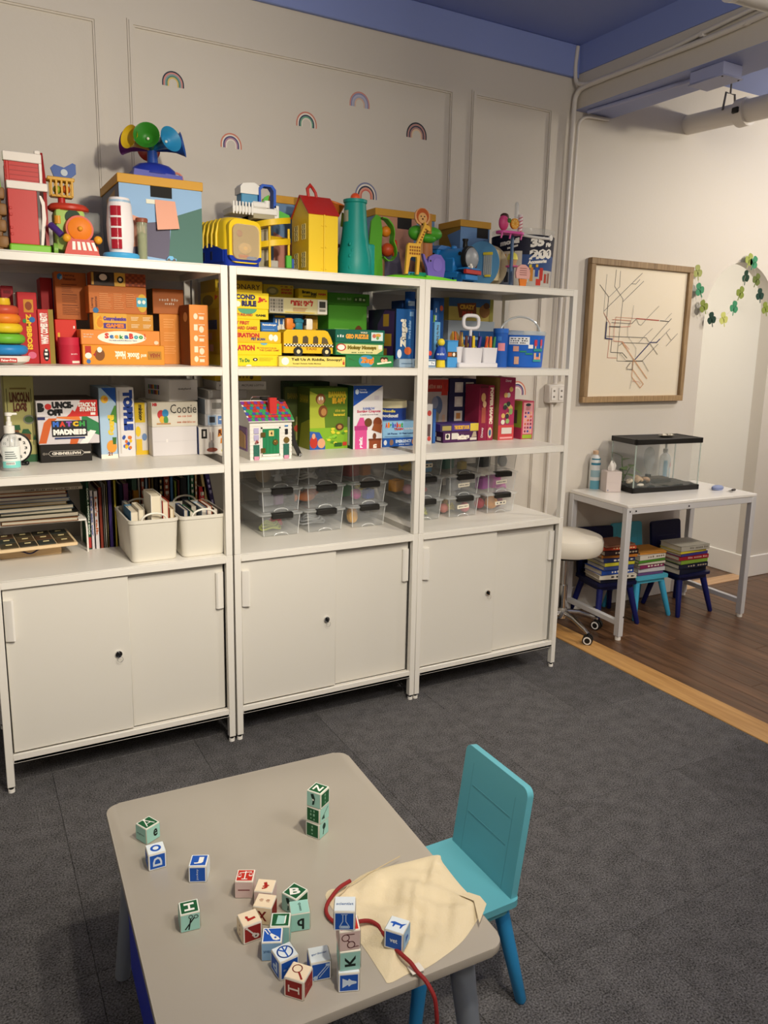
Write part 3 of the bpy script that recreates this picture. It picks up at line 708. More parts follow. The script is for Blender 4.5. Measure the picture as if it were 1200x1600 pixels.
# ------------------------------------------------------------------ board games and boxes, top-left shelf (orange and red)
def lines(n, u0, v0, u1, v1, h, thick=.35):
    out = []
    for i in range(n):
        v = v1-(v1-v0)*(i+.5)/n; t = (v1-v0)/n*thick/2
        out.append(('r', u0, v-t, u0+(u1-u0)*random.uniform(.7, 1), v+t, h))
    return out
def grid(nu, nv, u0, v0, u1, v1, hs, fill=.7, shape='r'):
    out = []
    for i in range(nu):
        for j in range(nv):
            cu = u0+(u1-u0)*(i+.5)/nu; cv = v0+(v1-v0)*(j+.5)/nv; a = (u1-u0)/nu*fill/2; b = (v1-v0)/nv*fill/2; h = hs[(i*7+j*3) % len(hs)]
            out.append(('r', cu-a, cv-b, cu+a, cv+b, h) if shape == 'r' else ('e', cu, cv, a, b, h))
    return out
B = BX
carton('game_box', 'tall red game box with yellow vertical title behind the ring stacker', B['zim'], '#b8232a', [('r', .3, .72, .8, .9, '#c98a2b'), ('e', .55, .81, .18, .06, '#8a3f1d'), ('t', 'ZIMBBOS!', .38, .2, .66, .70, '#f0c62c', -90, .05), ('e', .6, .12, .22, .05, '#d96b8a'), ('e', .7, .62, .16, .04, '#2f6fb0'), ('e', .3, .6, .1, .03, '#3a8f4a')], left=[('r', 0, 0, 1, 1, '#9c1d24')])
carton('game_box', 'dark red box peeking above the ring stacker', B['redbehind'], '#a52a34', [('e', .4, .8, .25, .05, '#d98aa0'), ('r', .2, .9, .8, .94, '#7a1c24')])
carton('game_box', 'narrow white box edge beside the ring stacker', B['whitebehind'], '#d8cfc6', [('r', .3, .1, .7, .3, '#b8b0a8')])
carton('game_box', 'red and olive upright game box with white vertical lettering', B['whatnext'], '#c5322d', [('r', .68, 0, 1, 1, '#8f7a2c'), ('t', 'WHAT COMES NEXT?', .12, .36, .62, .93, '#f3ece4', 90, .06), ('e', .42, .17, .2, .12, '#17120f'), ('t', '~1', .3, .08, .55, .27, '#f3ece4', 90)])
carton('game_box', 'dark red tall box behind the upright red games', B['darkred'], '#9e1f22', [('r', .05, .02, .95, .98, '#a62428')])
carton('game_box', 'thin blue box edge beside the dark red box', B['bluestrip'], '#4d79b5', [('r', .3, .1, .7, .9, '#7ea4d6')])
carton('game_box', 'red box with a white badge behind the red canister', B['redlow'], '#d5392e', [('e', .55, .45, .3, .12, '#f3ece4'), ('t', '123', .32, .38, .78, .52, '#c22a2a'), ('r', .1, .6, .2, .7, '#e6b23a'), ('r', .85, .8, .92, .86, '#f3ece4')])
carton('game_box', 'brown orange box back with small dark paragraphs', B['lr1'], '#b1622a', [('p', [(.08, .86), (.16, .83), (.24, .86), (.24, .93), (.16, .97), (.08, .93)], '#2f6c9c'), ('p', [(.16, .83), (.24, .86), (.24, .93), (.16, .89)], '#7fb0cf'), ('t', 'Learning', .28, .90, .62, .96, '#5a2a16'), ('t', 'Resources', .28, .83, .66, .89, '#5a2a16')] + [('r', .2, .73, .68, .745, '#6a3417')] + lines(4, .2, .57, .6, .71, '#8a4a22') + [('r', .2, .52, .68, .535, '#6a3417')] + lines(4, .2, .36, .7, .5, '#8a4a22') + [('r', .2, .30, .68, .315, '#6a3417')] + lines(5, .2, .1, .75, .28, '#8a4a22'))
carton('game_box', 'yellow orange game box with an upside-down title at the bottom of the stack', B['hook'], '#d98f28', [('r', .03, .5, .1, .93, '#b32d20'), ('e', .065, .45, .04, .15, '#efe6d8'), ('e', .065, .16, .025, .11, '#3a6ca8'), ('e', .2, .5, .06, .3, '#7a4a22'), ('e', .2, .75, .03, .14, '#efe6d8'), ('p', [(.12, .5), (.16, .65), (.15, .4)], '#a8302a'), ('t', 'Hook', .38, .3, .51, .7, '#fbf3d8', 180, .06), ('t', 'Shook', .53, .3, .68, .62, '#fbf3d8', 180, .04), ('t', 'and', .70, .35, .77, .55, '#fbf3d8', 180), ('r', .79, .28, .96, .7, '#b07a26'), ('t', 'HABA', .81, .38, .94, .6, '#8c2a20', 180)])
carton('game_box', 'orange game box with white oval title in the middle of the stack', B['seek'], '#e08a3c', [('e', .51, .5, .31, .44, '#f5ecd8')] + [('t', c, .29+.062*i, .42, .345+.062*i, .80 if i in (0, 5) else .68, ('#cf3b34', '#2f6cb0', '#e09a2a', '#3c9a52', '#2f6cb0', '#cf3b34', '#2f9fb0', '#3c9a52')[i], 0, .07) for i, c in enumerate('SeekaBoo')] + [('t', '!', .795, .42, .81, .8, '#cf3b34', 0, .08), ('t', 'The Seek-and-Find Memory Game', .34, .25, .7, .35, '#4a6a9a'), ('t', '~3', .03, .62, .15, .72, '#f5e6cc'), ('t', '~2', .03, .45, .13, .56, '#f5e6cc'), ('e', .95, .2, .03, .13, '#f2c9a8')])
carton('game_box', 'golden box with a purple title above the oval-title box', B['six'], '#c98c2e', [('r', 0, 0, .55, 1, '#d9a23a'), ('e', .1, .45, .07, .38, '#f0b02c'), ('t', '6', .05, .12, .16, .86, '#d9861e', 0, .12), ('r', .16, .1, .53, .42, '#4f3a86'), ('t', 'Comprehension', .16, .50, .54, .82, '#5a3f97', 0, .08), ('t', 'GAMES', .2, .14, .5, .38, '#e8862c', 0, .06)] + lines(3, .62, .6, .76, .85, '#f0dfb8') + lines(3, .82, .6, .96, .85, '#f0dfb8') + lines(3, .62, .15, .76, .4, '#f0dfb8') + lines(3, .82, .15, .96, .4, '#f0dfb8'))
carton('game_box', 'orange box with a blue owl corner high in the orange stack', B['lr2'], '#b8672b', [('t', 'Learning', .03, .18, .08, .55, '#5a2a16', 90), ('t', 'Resources', .09, .18, .14, .6, '#5a2a16', 90), ('e', .11, .1, .05, .1, '#2f6c9c'), ('e', .92, .42, .09, .34, '#c9a42f'), ('r', .82, .28, 1, .62, '#4aa0b8'), ('e', .87, .46, .03, .07, '#efe6d8'), ('e', .95, .46, .03, .07, '#efe6d8')] + lines(8, .18, .15, .38, .75, '#cf8a52') + lines(8, .42, .15, .6, .75, '#cf8a52') + lines(7, .64, .25, .8, .75, '#cf8a52'))
carton('game_box', 'brown patterned box on top of the orange stack', B['brown'], '#8a3f1d', [('r', 0, 0, .42, 1, '#33241a'), ('e', .22, .55, .13, .38, '#1c1512'), ('e', .22, .62, .07, .24, '#d9c9b4'), ('r', .42, 0, .62, 1, '#c99a3a'), ('e', .53, .5, .06, .26, '#1a1512'), ('e', .53, .5, .03, .13, '#e8d8b8'), ('r', .01, .05, .05, .95, '#b58a3a')] + grid(7, 5, .63, .04, 1, .96, ['#a04a22', '#7a3418'], .8))
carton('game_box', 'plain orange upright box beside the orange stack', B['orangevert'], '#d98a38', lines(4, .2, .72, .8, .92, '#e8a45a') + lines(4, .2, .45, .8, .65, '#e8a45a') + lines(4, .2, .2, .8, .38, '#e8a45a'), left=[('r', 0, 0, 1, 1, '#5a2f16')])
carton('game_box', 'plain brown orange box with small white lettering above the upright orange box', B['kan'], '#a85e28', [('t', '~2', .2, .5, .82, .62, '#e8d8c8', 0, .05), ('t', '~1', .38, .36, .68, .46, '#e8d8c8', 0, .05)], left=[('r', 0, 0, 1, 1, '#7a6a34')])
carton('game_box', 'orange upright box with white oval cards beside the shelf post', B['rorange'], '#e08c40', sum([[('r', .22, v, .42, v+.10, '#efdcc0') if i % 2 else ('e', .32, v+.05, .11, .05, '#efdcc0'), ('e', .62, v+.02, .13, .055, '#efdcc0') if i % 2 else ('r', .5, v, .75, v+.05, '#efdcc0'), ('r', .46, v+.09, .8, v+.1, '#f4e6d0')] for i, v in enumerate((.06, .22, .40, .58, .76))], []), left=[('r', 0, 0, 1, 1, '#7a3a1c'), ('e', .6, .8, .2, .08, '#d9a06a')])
# ------------------------------------------------------------------ middle unit, upper shelf (yellow stack)
Y1, Y2 = '#e9cf1f', '#e6b822'
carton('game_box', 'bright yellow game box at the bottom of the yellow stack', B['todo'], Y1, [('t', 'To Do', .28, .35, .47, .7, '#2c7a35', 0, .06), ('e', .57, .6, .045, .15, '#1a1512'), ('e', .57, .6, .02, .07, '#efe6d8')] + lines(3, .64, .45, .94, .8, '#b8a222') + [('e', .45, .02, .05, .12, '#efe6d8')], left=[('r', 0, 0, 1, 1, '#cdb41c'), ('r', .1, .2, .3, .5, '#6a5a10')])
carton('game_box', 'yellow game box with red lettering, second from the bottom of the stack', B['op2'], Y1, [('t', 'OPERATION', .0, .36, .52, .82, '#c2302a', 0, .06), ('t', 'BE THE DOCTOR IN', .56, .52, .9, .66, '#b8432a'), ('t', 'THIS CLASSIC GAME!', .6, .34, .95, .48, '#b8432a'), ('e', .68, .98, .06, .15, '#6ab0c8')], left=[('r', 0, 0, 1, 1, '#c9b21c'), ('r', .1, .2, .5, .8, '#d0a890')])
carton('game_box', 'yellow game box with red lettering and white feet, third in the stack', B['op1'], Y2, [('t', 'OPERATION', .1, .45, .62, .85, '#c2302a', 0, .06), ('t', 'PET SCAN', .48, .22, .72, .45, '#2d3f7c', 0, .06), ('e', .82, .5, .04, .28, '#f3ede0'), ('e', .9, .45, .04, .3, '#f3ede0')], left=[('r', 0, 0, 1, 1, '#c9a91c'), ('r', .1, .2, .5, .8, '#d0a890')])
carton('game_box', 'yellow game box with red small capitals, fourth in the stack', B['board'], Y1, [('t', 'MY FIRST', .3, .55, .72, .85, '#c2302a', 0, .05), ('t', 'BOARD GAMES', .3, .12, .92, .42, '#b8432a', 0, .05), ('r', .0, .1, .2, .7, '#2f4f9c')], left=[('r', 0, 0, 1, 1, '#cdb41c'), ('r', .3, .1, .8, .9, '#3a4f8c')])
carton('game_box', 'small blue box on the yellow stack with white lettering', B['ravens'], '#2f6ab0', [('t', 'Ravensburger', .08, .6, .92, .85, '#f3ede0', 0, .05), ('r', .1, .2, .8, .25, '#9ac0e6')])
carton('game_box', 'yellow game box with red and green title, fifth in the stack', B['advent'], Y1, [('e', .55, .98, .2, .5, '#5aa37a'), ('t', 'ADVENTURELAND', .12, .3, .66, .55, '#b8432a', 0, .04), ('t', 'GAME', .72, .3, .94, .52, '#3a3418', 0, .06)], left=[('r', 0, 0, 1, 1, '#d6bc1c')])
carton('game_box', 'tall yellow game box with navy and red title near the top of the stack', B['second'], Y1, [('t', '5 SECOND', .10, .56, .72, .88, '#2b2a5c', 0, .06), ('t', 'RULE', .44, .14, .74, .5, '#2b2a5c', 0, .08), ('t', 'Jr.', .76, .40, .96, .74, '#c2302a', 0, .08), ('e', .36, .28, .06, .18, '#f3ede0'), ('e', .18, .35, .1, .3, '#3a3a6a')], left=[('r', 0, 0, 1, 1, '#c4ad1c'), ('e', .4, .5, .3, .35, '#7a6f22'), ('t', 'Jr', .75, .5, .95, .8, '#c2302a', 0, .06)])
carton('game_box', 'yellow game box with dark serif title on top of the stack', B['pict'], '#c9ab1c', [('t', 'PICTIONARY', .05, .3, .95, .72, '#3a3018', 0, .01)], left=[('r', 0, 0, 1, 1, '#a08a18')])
carton('game_box', 'blue box with white lettering standing behind the toy taxi', B['bluehal'], '#2a62a8', [('t', 'Huhut', .08, .55, .6, .9, '#f0ead8', 0, .06), ('r', .05, .93, .4, .97, '#e8c22c')])
carton('game_box', 'yellow upright box standing behind the toy taxi', B['yellowvert'], '#c79a28', [('r', .1, .5, .9, .95, '#b88a20')])
carton('game_box', 'cream game box with red foreign lettering above the toy taxi', B['hebrew'], '#d8cf9f', [('r', .0, .05, .24, .95, '#bdb6a8')] + grid(5, 4, .01, .1, .23, .9, ['#8a867c', '#6f6c66', '#a8a498'], .7) + [('t', 'ירחא ינפל', .36, .52, .75, .92, '#b8322a', 0, .06), ('r', .26, .08, .78, .12, '#e6c832'), ('r', .83, .05, 1, .95, '#e2ddd2'), ('r', .86, .45, .97, .85, '#3a3834'), ('r', .86, .2, .97, .35, '#8a867c')] + lines(3, .4, .16, .7, .42, '#c98a5a'))
carton('game_box', 'dull yellow game box with an upside-down red title on the cream box', B['george'], '#cdb52a', [('e', .3, .5, .2, .32, '#8a8a58'), ('e', .3, .5, .12, .2, '#b8b07a'), ('t', 'CURIOUS', .58, .55, .95, .72, '#b8322a', 180, .05), ('t', 'GEORGE', .58, .3, .95, .48, '#b8322a', 180, .05), ('t', '~1', .56, .82, .97, .92, '#8a4a22', 180)])
carton('game_box', 'small bright yellow game box on the cream box next to the green one', B['haba'], '#dcc01f', [('t', 'Brum', .12, .5, .4, .82, '#2a2818', 0, .06), ('t', 'Brum!', .42, .32, .62, .7, '#2a2818', 0, .05), ('t', 'HABA', .68, .4, .95, .62, '#c2302a', 0, .06), ('r', .15, .12, .6, .3, '#8a7a1a')])
carton('game_box', 'pale yellow long box with black title under the toy taxi', B['tell'], '#e3cf6a', [('e', .09, .52, .055, .38, '#f6f1e2'), ('t', 'Tell Us A Riddle, Snoopy!', .18, .5, .94, .84, '#1b1813', 0, .03), ('t', "Snoopy's Fantastic Riddle Machine!", .2, .2, .62, .36, '#1b1813'), ('r', .955, .2, .985, .5, '#b8432a'), ('e', .97, .6, .012, .12, '#e09a5a')])
carton('game_box', 'green game box with orange title at the bottom beside the pale yellow box', B['zing2'], '#2b7a43', [('e', .42, .5, .16, .55, '#3a8fb0'), ('t', 'Zing!', .3, .2, .58, .85, '#e8862c', 0, .08), ('p', [(.05, .75), (.22, .45), (.06, .7)], '#4a2a18'), ('e', .76, .65, .05, .22, '#3a2418'), ('e', .83, .65, .05, .22, '#3a2418'), ('e', .76, .55, .035, .16, '#e0b090'), ('e', .83, .55, .035, .16, '#e0b090'), ('p', [(.65, .2), (.95, .38), (.94, .5), (.64, .34)], '#efe6c8')])
carton('game_box', 'green box with a cream banner title in the green stack', B['mokey'], '#2f7a4a', [('p', [(.02, .3), (.12, .1), (.85, .1), (.97, .4), (.97, .85), (.1, .9)], '#d6cf8f'), ('e', .11, .62, .1, .3, '#b8322a'), ('e', .11, .62, .075, .22, '#efe6d8'), ('t', 'Mokey Moneys', .24, .38, .84, .78, '#7a6a1c', 0, .08), ('t', '~3', .32, .14, .76, .28, '#4a6a3a'), ('r', .88, .5, .96, .85, '#efe6d8')])
carton('game_box', 'dark green puzzle box with a small world map on top of the green stack', B['geo'], '#14614f', [('t', 'WORLD', .5, .72, .64, .85, '#e8e0c8', 0, .03), ('t', 'GEO PUZZLE', .2, .3, .66, .66, '#f0a43a', 0, .07), ('r', .72, .18, .96, .82, '#cfe0dc'), ('e', .78, .55, .04, .16, '#c86a5a'), ('e', .86, .6, .06, .14, '#d6a04a'), ('e', .85, .4, .03, .14, '#7aa05a'), ('t', '~1', .03, .35, .16, .6, '#dfe8e0')])
gb = B['greenbody']
o = carton('storage_box', 'lime green lidded cardboard box behind the green games', gb, '#4f9a2c', lines(4, .15, .35, .55, .62, '#8fc46a') + [('e', .78, .42, .14, .24, '#6a3a1c'), ('t', 'DINOSAUR', .66, .36, .9, .5, '#d9c07a', 0, .04)])
MB().box(-(gb[1]-gb[0])/2-.008, (gb[1]-gb[0])/2+.008, -.008, gb[5]+.002, gb[4]-.004, gb[4]+.045, .002).build('lid', card('#4a9128'), o)
decals(o, (-(gb[1]-gb[0])/2, -.008, gb[4]), (gb[1]-gb[0], 0, 0), (0, 0, .045), [('t', '~3', .2, .3, .56, .6, '#bfe0a0'), ('r', .62, .2, .95, .7, '#3a6a22'), ('t', '~1', .65, .3, .92, .6, '#cfe0b0')])
# blue games between middle and far unit
carton('game_box', 'flat silver blue game box spanning the two shelf posts', B['brain'], '#9fb8cf', [('r', .4, .15, 1, .85, '#2a4a6a'), ('t', 'BRAIN FREEZE', .42, .25, .98, .75, '#eef4f8', 0, .06), ('r', .05, .4, .35, .5, '#5a7a9a')])
carton('game_box', 'blue game box with big white vertical title beside the shelf post', B['zingo'], '#1f5a9c', [('t', 'Zingo!', .22, .22, .62, .80, '#f0ead8', 90, .09), ('t', 'Word Builder', .66, .4, .8, .78, '#9ac0e6', 90), ('e', .66, .16, .2, .08, '#d96a3a'), ('e', .2, .1, .12, .09, '#e8eef4'), ('r', .72, .86, .92, .95, '#7aa4d0')], left=[('r', 0, 0, 1, 1, '#241c3c'), ('p', [(.35, .0), (.9, .0), (.95, .95), (.6, .98), (.35, .7)], '#4a2f6a'), ('r', .55, .65, .75, .9, '#c99a3a'), ('r', .6, .25, .85, .5, '#d6a83a'), ('r', .5, .02, .7, .2, '#b88a3a')])
carton('game_box', 'plain royal blue game box half hidden by the shelf post', B['blue2'], '#1a4f9c', [('r', .05, .1, .1, .9, '#c23a2a'), ('e', .9, .12, .1, .05, '#d9483a')])
carton('game_box', 'tall dark blue box against the far shelf post', B['tallblue'], '#1c4a86', [('r', .1, .5, .5, .95, '#2a62a8'), ('t', '~1', .2, .55, .36, .85, '#cfe0f0', 90), ('e', .75, .85, .15, .04, '#c25a3a'), ('r', .05, .6, .2, .75, '#7ab03a')])
carton('game_box', 'slim light blue book-like box with brown script beside the tall blue box', B['lightblue'], '#6aa8d6', [('t', 'Day by Day Calendar', .3, .1, .75, .92, '#5a4a2a', -90, .03)])
carton('game_box', 'small dark blue box on the blue game beside the canister', B['darkblueup'], '#1c3f7a', [('r', .1, .2, .9, .7, '#24508f')])
carton('game_box', 'white and blue toy box behind the marker caddy', B['wish'], '#b8c4d0', [('r', .25, .0, 1, .78, '#1f5a9c'), ('t', 'Wash', .3, .3, .62, .5, '#e8d83a', 0, .07), ('r', .3, .58, .7, .64, '#9ac0e6'), ('e', .14, .6, .1, .16, '#b88a4a'), ('e', .14, .5, .06, .12, '#7a5a34')])
carton('game_box', 'yellow and blue box with a brown bull picture at the back of the shelf', B['bull'], '#c9b45a', [('r', 0, .62, 1, 1, '#3a5f86'), ('p', [(.18, .75), (.6, .82), (.62, .25), (.24, .12)], '#7a3f1c'), ('t', 'CRAZY', .24, .5, .58, .72, '#e0a83a', 0, .08), ('t', 'BULL', .3, .2, .56, .42, '#c2402a', 0, .08), ('e', .8, .45, .12, .3, '#9a6a34'), ('e', .84, .7, .07, .14, '#5a3a20'), ('r', .92, .0, 1, 1, '#a8a04a')])
carton('game_box', 'light blue toy box with a picture band beside the blue bottle doll', B['lbox'], '#4a98d6', [('r', 0, .38, 1, .58, '#5a4630'), ('r', .05, .42, .4, .54, '#c26a3a'), ('e', .6, .48, .12, .07, '#efe6d8'), ('r', .0, .96, 1, 1, '#3a86c4')])
carton('game_box', 'plain blue box behind the blue bucket', B['bluebehind'], '#2458a0', [('r', .1, .8, .9, .95, '#3a6ab0')])
# ------------------------------------------------------------------ left unit, middle shelf
L = B['lincoln']
o = carton('toy_box', 'tall olive green box with log cabin pictures behind the clock', L, '#a9a468', [('r', .08, .0, .1, .86, '#3a3a22'), ('r', .88, .2, .9, .86, '#3a3a22'), ('r', .2, .85, .75, .87, '#7a6a3a'), ('t', 'LINCOLN', .18, .70, .84, .82, '#5a2f1c', 0, .05), ('t', 'LOGS', .28, .59, .74, .70, '#5a2f1c', 0, .08), ('e', .78, .50, .2, .055, '#77786a'), ('e', .78, .50, .15, .038, '#3f5a34'), ('r', .05, .22, .42, .4, '#7a4a2a'), ('r', .12, .24, .34, .32, '#8a3a24'), ('p', [(.0, .38), (.48, .38), (.46, .44), (.0, .44)], '#2f5a38'), ('r', .55, .26, .8, .34, '#7a4a2a'), ('p', [(.5, .34), (.84, .33), (.74, .39), (.56, .39)], '#2f5a38'), ('r', .48, .24, .88, .26, '#c9b47a'), ('r', .4, .12, .75, .2, '#24402c'), ('r', .0, .0, 1, .09, '#2f5a38'), ('p', [(.88, .26), (1, .26), (.94, .33)], '#2f5a38')], left=[('r', 0, 0, 1, 1, '#9a955c')])
MB().box(-(L[1]-L[0])/2-.003, (L[1]-L[0])/2-.012, .002, L[5], L[4]-.002, L[4]+.009, .002).build('lid', card('#23402c'), o)
carton('game_box', 'black game box with an upside-down white title under two other games', B['master'], '#1c1815', [('l', [(.2, .36), (.8, .36), (.85, .5), (.8, .64), (.2, .64), (.15, .5), (.2, .36)], .006, '#c9c2b8'), ('t', 'MASTERMIND', .22, .42, .78, .58, '#d8d2c8', 180, .05), ('r', .84, .45, .97, .55, '#b8b2a8'), ('e', .07, .5, .03, .08, '#6a645c'), ('e', .12, .5, .02, .06, '#6a645c')])
carton('game_box', 'white game box with rainbow letters and orange stripe below the red one', B['match'], '#cfc9cc', [('p', [(.0, .05), (.12, .05), (.22, .75), (.32, .95), (.18, .95), (.1, .8)], '#c9602c'), ('p', [(.32, .95), (.7, .85), (.68, 1), (.3, 1)], '#d9793a'), ('p', [(.7, .55), (1, .3), (1, .75), (.8, 1), (.72, 1)], '#2f7a4a'), ('p', [(.5, 0), (.62, 0), (.66, .2), (.52, .2)], '#c9602c'), ('p', [(.66, 0), (.8, 0), (.95, .45), (.85, .5)], '#efe9e4'), ('r', .0, .9, .12, 1, '#2b2f5c'), ('r', .22, .6, .80, .86, '#2a2c33'), ('r', .22, .28, .8, .6, '#1f2126')] + [('t', c, .24+.108*i, .64, .335+.108*i, .83, ('#3a6fd0', '#d0402f', '#8a52b0', '#e0b72c', '#3f9a4a')[i], 0, .08) for i, c in enumerate('MATCH')] + [('t', 'MADNESS', .24, .34, .78, .55, '#f3efe8', 0, .09), ('r', .26, .19, .76, .25, '#2a3a6a')])
carton('game_box', 'white and red game box with black title on top of the left stack', B['bounce'], '#d5d0d2', [('p', [(.48, 0), (1, 0), (1, 1), (.72, 1), (.62, .3), (.58, .42), (.54, .2)], '#c72e2a'), ('t', 'B', .02, .3, .13, .85, '#17171a', 0, .1), ('e', .19, .62, .055, .18, '#c72e2a'), ('t', 'UNCE-', .25, .5, .6, .92, '#17171a', 0, .09), ('t', 'OFF', .17, .06, .42, .48, '#17171a', 0, .1), ('t', "STACK 'N'", .68, .58, .97, .86, '#f3efe8', 0, .07), ('t', 'STUNTS', .7, .3, .97, .56, '#f3efe8', 0, .07), ('r', .88, .08, .96, .24, '#efe6e0')], top=[('r', 0, 0, 1, 1, '#5a4a44')])
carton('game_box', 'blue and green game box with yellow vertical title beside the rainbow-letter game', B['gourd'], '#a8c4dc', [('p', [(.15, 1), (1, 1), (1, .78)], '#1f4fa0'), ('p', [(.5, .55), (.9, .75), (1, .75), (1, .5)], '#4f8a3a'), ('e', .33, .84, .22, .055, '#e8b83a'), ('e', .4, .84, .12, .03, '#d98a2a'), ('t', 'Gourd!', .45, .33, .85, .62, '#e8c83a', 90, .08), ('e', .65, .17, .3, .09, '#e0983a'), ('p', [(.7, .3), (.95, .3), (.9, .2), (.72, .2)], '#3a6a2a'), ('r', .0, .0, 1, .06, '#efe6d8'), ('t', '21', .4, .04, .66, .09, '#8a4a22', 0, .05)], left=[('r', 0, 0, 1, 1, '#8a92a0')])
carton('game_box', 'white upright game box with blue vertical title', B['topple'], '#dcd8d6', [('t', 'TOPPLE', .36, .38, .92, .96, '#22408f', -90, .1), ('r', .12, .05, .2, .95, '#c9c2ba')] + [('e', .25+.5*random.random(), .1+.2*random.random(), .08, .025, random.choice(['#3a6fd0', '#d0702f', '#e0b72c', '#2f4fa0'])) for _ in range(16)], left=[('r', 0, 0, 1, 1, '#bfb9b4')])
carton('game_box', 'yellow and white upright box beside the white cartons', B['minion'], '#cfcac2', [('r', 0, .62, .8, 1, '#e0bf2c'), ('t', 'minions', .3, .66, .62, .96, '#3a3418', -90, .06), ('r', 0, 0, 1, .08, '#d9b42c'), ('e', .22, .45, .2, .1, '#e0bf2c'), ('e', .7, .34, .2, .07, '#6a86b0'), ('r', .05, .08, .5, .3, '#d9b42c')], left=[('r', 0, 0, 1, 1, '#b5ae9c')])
carton('storage_carton', 'blank white cardboard carton below the old board game', B['white'], '#cfcbcc', [('r', .0, .5, 1, .505, '#b8b4b4'), ('r', .3, .47, .34, .58, '#e0dcda')])
carton('game_box', 'old cream board game box with black script title on the white carton', B['cootie'], '#cfc9ba', [('t', 'MB', .02, .84, .12, .97, '#b8323a', 0, .08), ('t', 'Cootie', .40, .54, .97, .9, '#23201c', 0, .0), ('t', '~3', .56, .36, .86, .46, '#c26a4a'), ('t', '~4', .54, .12, .94, .22, '#c26a4a'), ('e', .2, .5, .08, .18, '#b8383a'), ('e', .29, .55, .07, .16, '#2f7fb0'), ('e', .22, .3, .06, .14, '#d9a83a'), ('e', .3, .28, .05, .16, '#4a8a4a'), ('r', .1, .1, .4, .16, '#b58a5a')])
o = carton('storage_carton', 'white carton turned at an angle on top of the old board game', (.655, .785, .33, B['cootie'][3]+B['cootie'][4], .083, .17), '#d2cecd', [('t', 'tinkyland', .3, .5, .75, .62, '#5a5654', 0, .02)], left=grid(9, 2, .15, .25, .62, .75, ['#b8483a', '#d9a83a', '#3a6fa8', '#4a8a4a', '#8a5aa0', '#5a4034'], .8), rz=math.radians(20))
carton('game_box', 'white game box with an orange title behind the shelf post', B['bunny'], '#e0dbd4', [('r', .08, .58, .24, .92, '#24221f'), ('r', .13, .65, .19, .85, '#e6e0d8'), ('e', .36, .3, .08, .22, '#8f8a88'), ('e', .33, .62, .025, .2, '#a89a94'), ('e', .41, .62, .025, .2, '#a89a94'), ('e', .38, .16, .16, .08, '#8a4a3a'), ('p', [(.55, .62), (.78, .7), (.8, .95), (.58, .9)], '#d98a2c'), ('p', [(.62, .38), (.82, .42), (.8, .6), (.64, .58)], '#d98a2c'), ('t', 'FUN', .57, .68, .78, .88, '#5a2a18', 0, .08), ('t', 'B', .68, .42, .77, .58, '#5a2a18', 0, .08), ('e', .7, .12, .05, .06, '#c9c23a')], left=[('r', 0, 0, 1, 1, '#3a4f8c')])
carton('game_box', 'white and blue box with a barcode label above the orange-title box', B['barc1'], '#c8cace', [('r', .1, .1, .4, .9, '#9ab4d0'), ('r', .15, .3, .35, .8, '#3a3c44'), ('r', .45, .15, .8, .85, '#5a7fb8'), ('r', .5, .5, .75, .6, '#e6e2dc')])
carton('game_box', 'white box with a wide black barcode in the stack behind the post', B['barc2'], '#cfcdcc', [('r', .2, .3, .6, .8, '#e6e4e0')] + [('r', .22+.018*i, .35, .22+.018*i+.009, .78, '#2a2826') for i in range(19)], left=[('r', 0, 0, 1, 1, '#9aa6b8')])
carton('game_box', 'plain grey box in the stack behind the post', B['grayb'], '#a9a7a6', [('r', .02, .1, .98, .14, '#8f8d8c')])
carton('game_box', 'white box with grey capitals seen through both shelf posts', B['lotto'], '#c2bfbc', [('t', 'PICTURE LOTTO', .5, .4, .95, .62, '#5a5654', 0, .02), ('t', 'PICTURE LOTTO', .06, .4, .4, .62, '#5a5654', 0, .04)])
carton('game_box', 'flat yellow box on top of the white lettered box', B['yellowb'], '#d6b41f', [('e', .78, .5, .04, .3, '#5a4a18'), ('t', '~1', .35, .3, .7, .75, '#8a6a14', 0, .05)])
# ------------------------------------------------------------------ middle unit, middle shelf
carton('game_box', 'tall green and yellow game box with a cartoon ape picture', B['banana'], '#5a7a22', [('r', 0, .0, 1, .35, '#7fae2c'), ('p', [(0, .35), (.4, .35), (.35, .85), (0, .95)], '#a9b43a'), ('e', .28, .82, .13, .09, '#7a4a24'), ('e', .28, .80, .09, .07, '#c99a6a'), ('e', .25, .83, .025, .03, '#f3efe6'), ('e', .32, .83, .025, .03, '#f3efe6'), ('e', .34, .62, .12, .1, '#7a4a24'), ('e', .36, .61, .07, .06, '#b5824a'), ('t', 'BANANA', .48, .84, .96, .94, '#c9b42c', 0, .08), ('t', 'BLAST', .58, .74, .94, .84, '#e0b02c', 0, .1), ('t', '~2', .66, .60, .92, .65, '#d9c84a'), ('t', 'bananas!', .62, .54, .92, .59, '#e0c83a', 0, .04), ('p', [(.0, .0), (.0, .3), (.25, .28), (.4, .1), (.4, 0)], '#2f5aa8'), ('e', .1, .12, .1, .1, '#b8362a'), ('e', .1, .22, .045, .045, '#d9a07a'), ('e', .3, .1, .1, .08, '#d9a07a'), ('e', .78, .36, .11, .06, '#5a3a22'), ('e', .78, .36, .06, .035, '#b5824a')] + [('e', .45+.5*random.random(), .08+.26*random.random(), .05, .02, random.choice(['#d9d03a', '#4f8a2a', '#8fc43a'])) for _ in range(14)] + [('r', .64, .04, .84, .1, '#2a5a22'), ('r', .86, .05, .97, .11, '#c23a2a')], left=[('r', 0, 0, 1, 1, '#4a5a1c'), ('p', [(.1, 0), (1, 0), (1, .5), (.3, .4)], '#8a8f2a'), ('t', 'BANANA', .2, .75, .9, .88, '#a99a2a')])
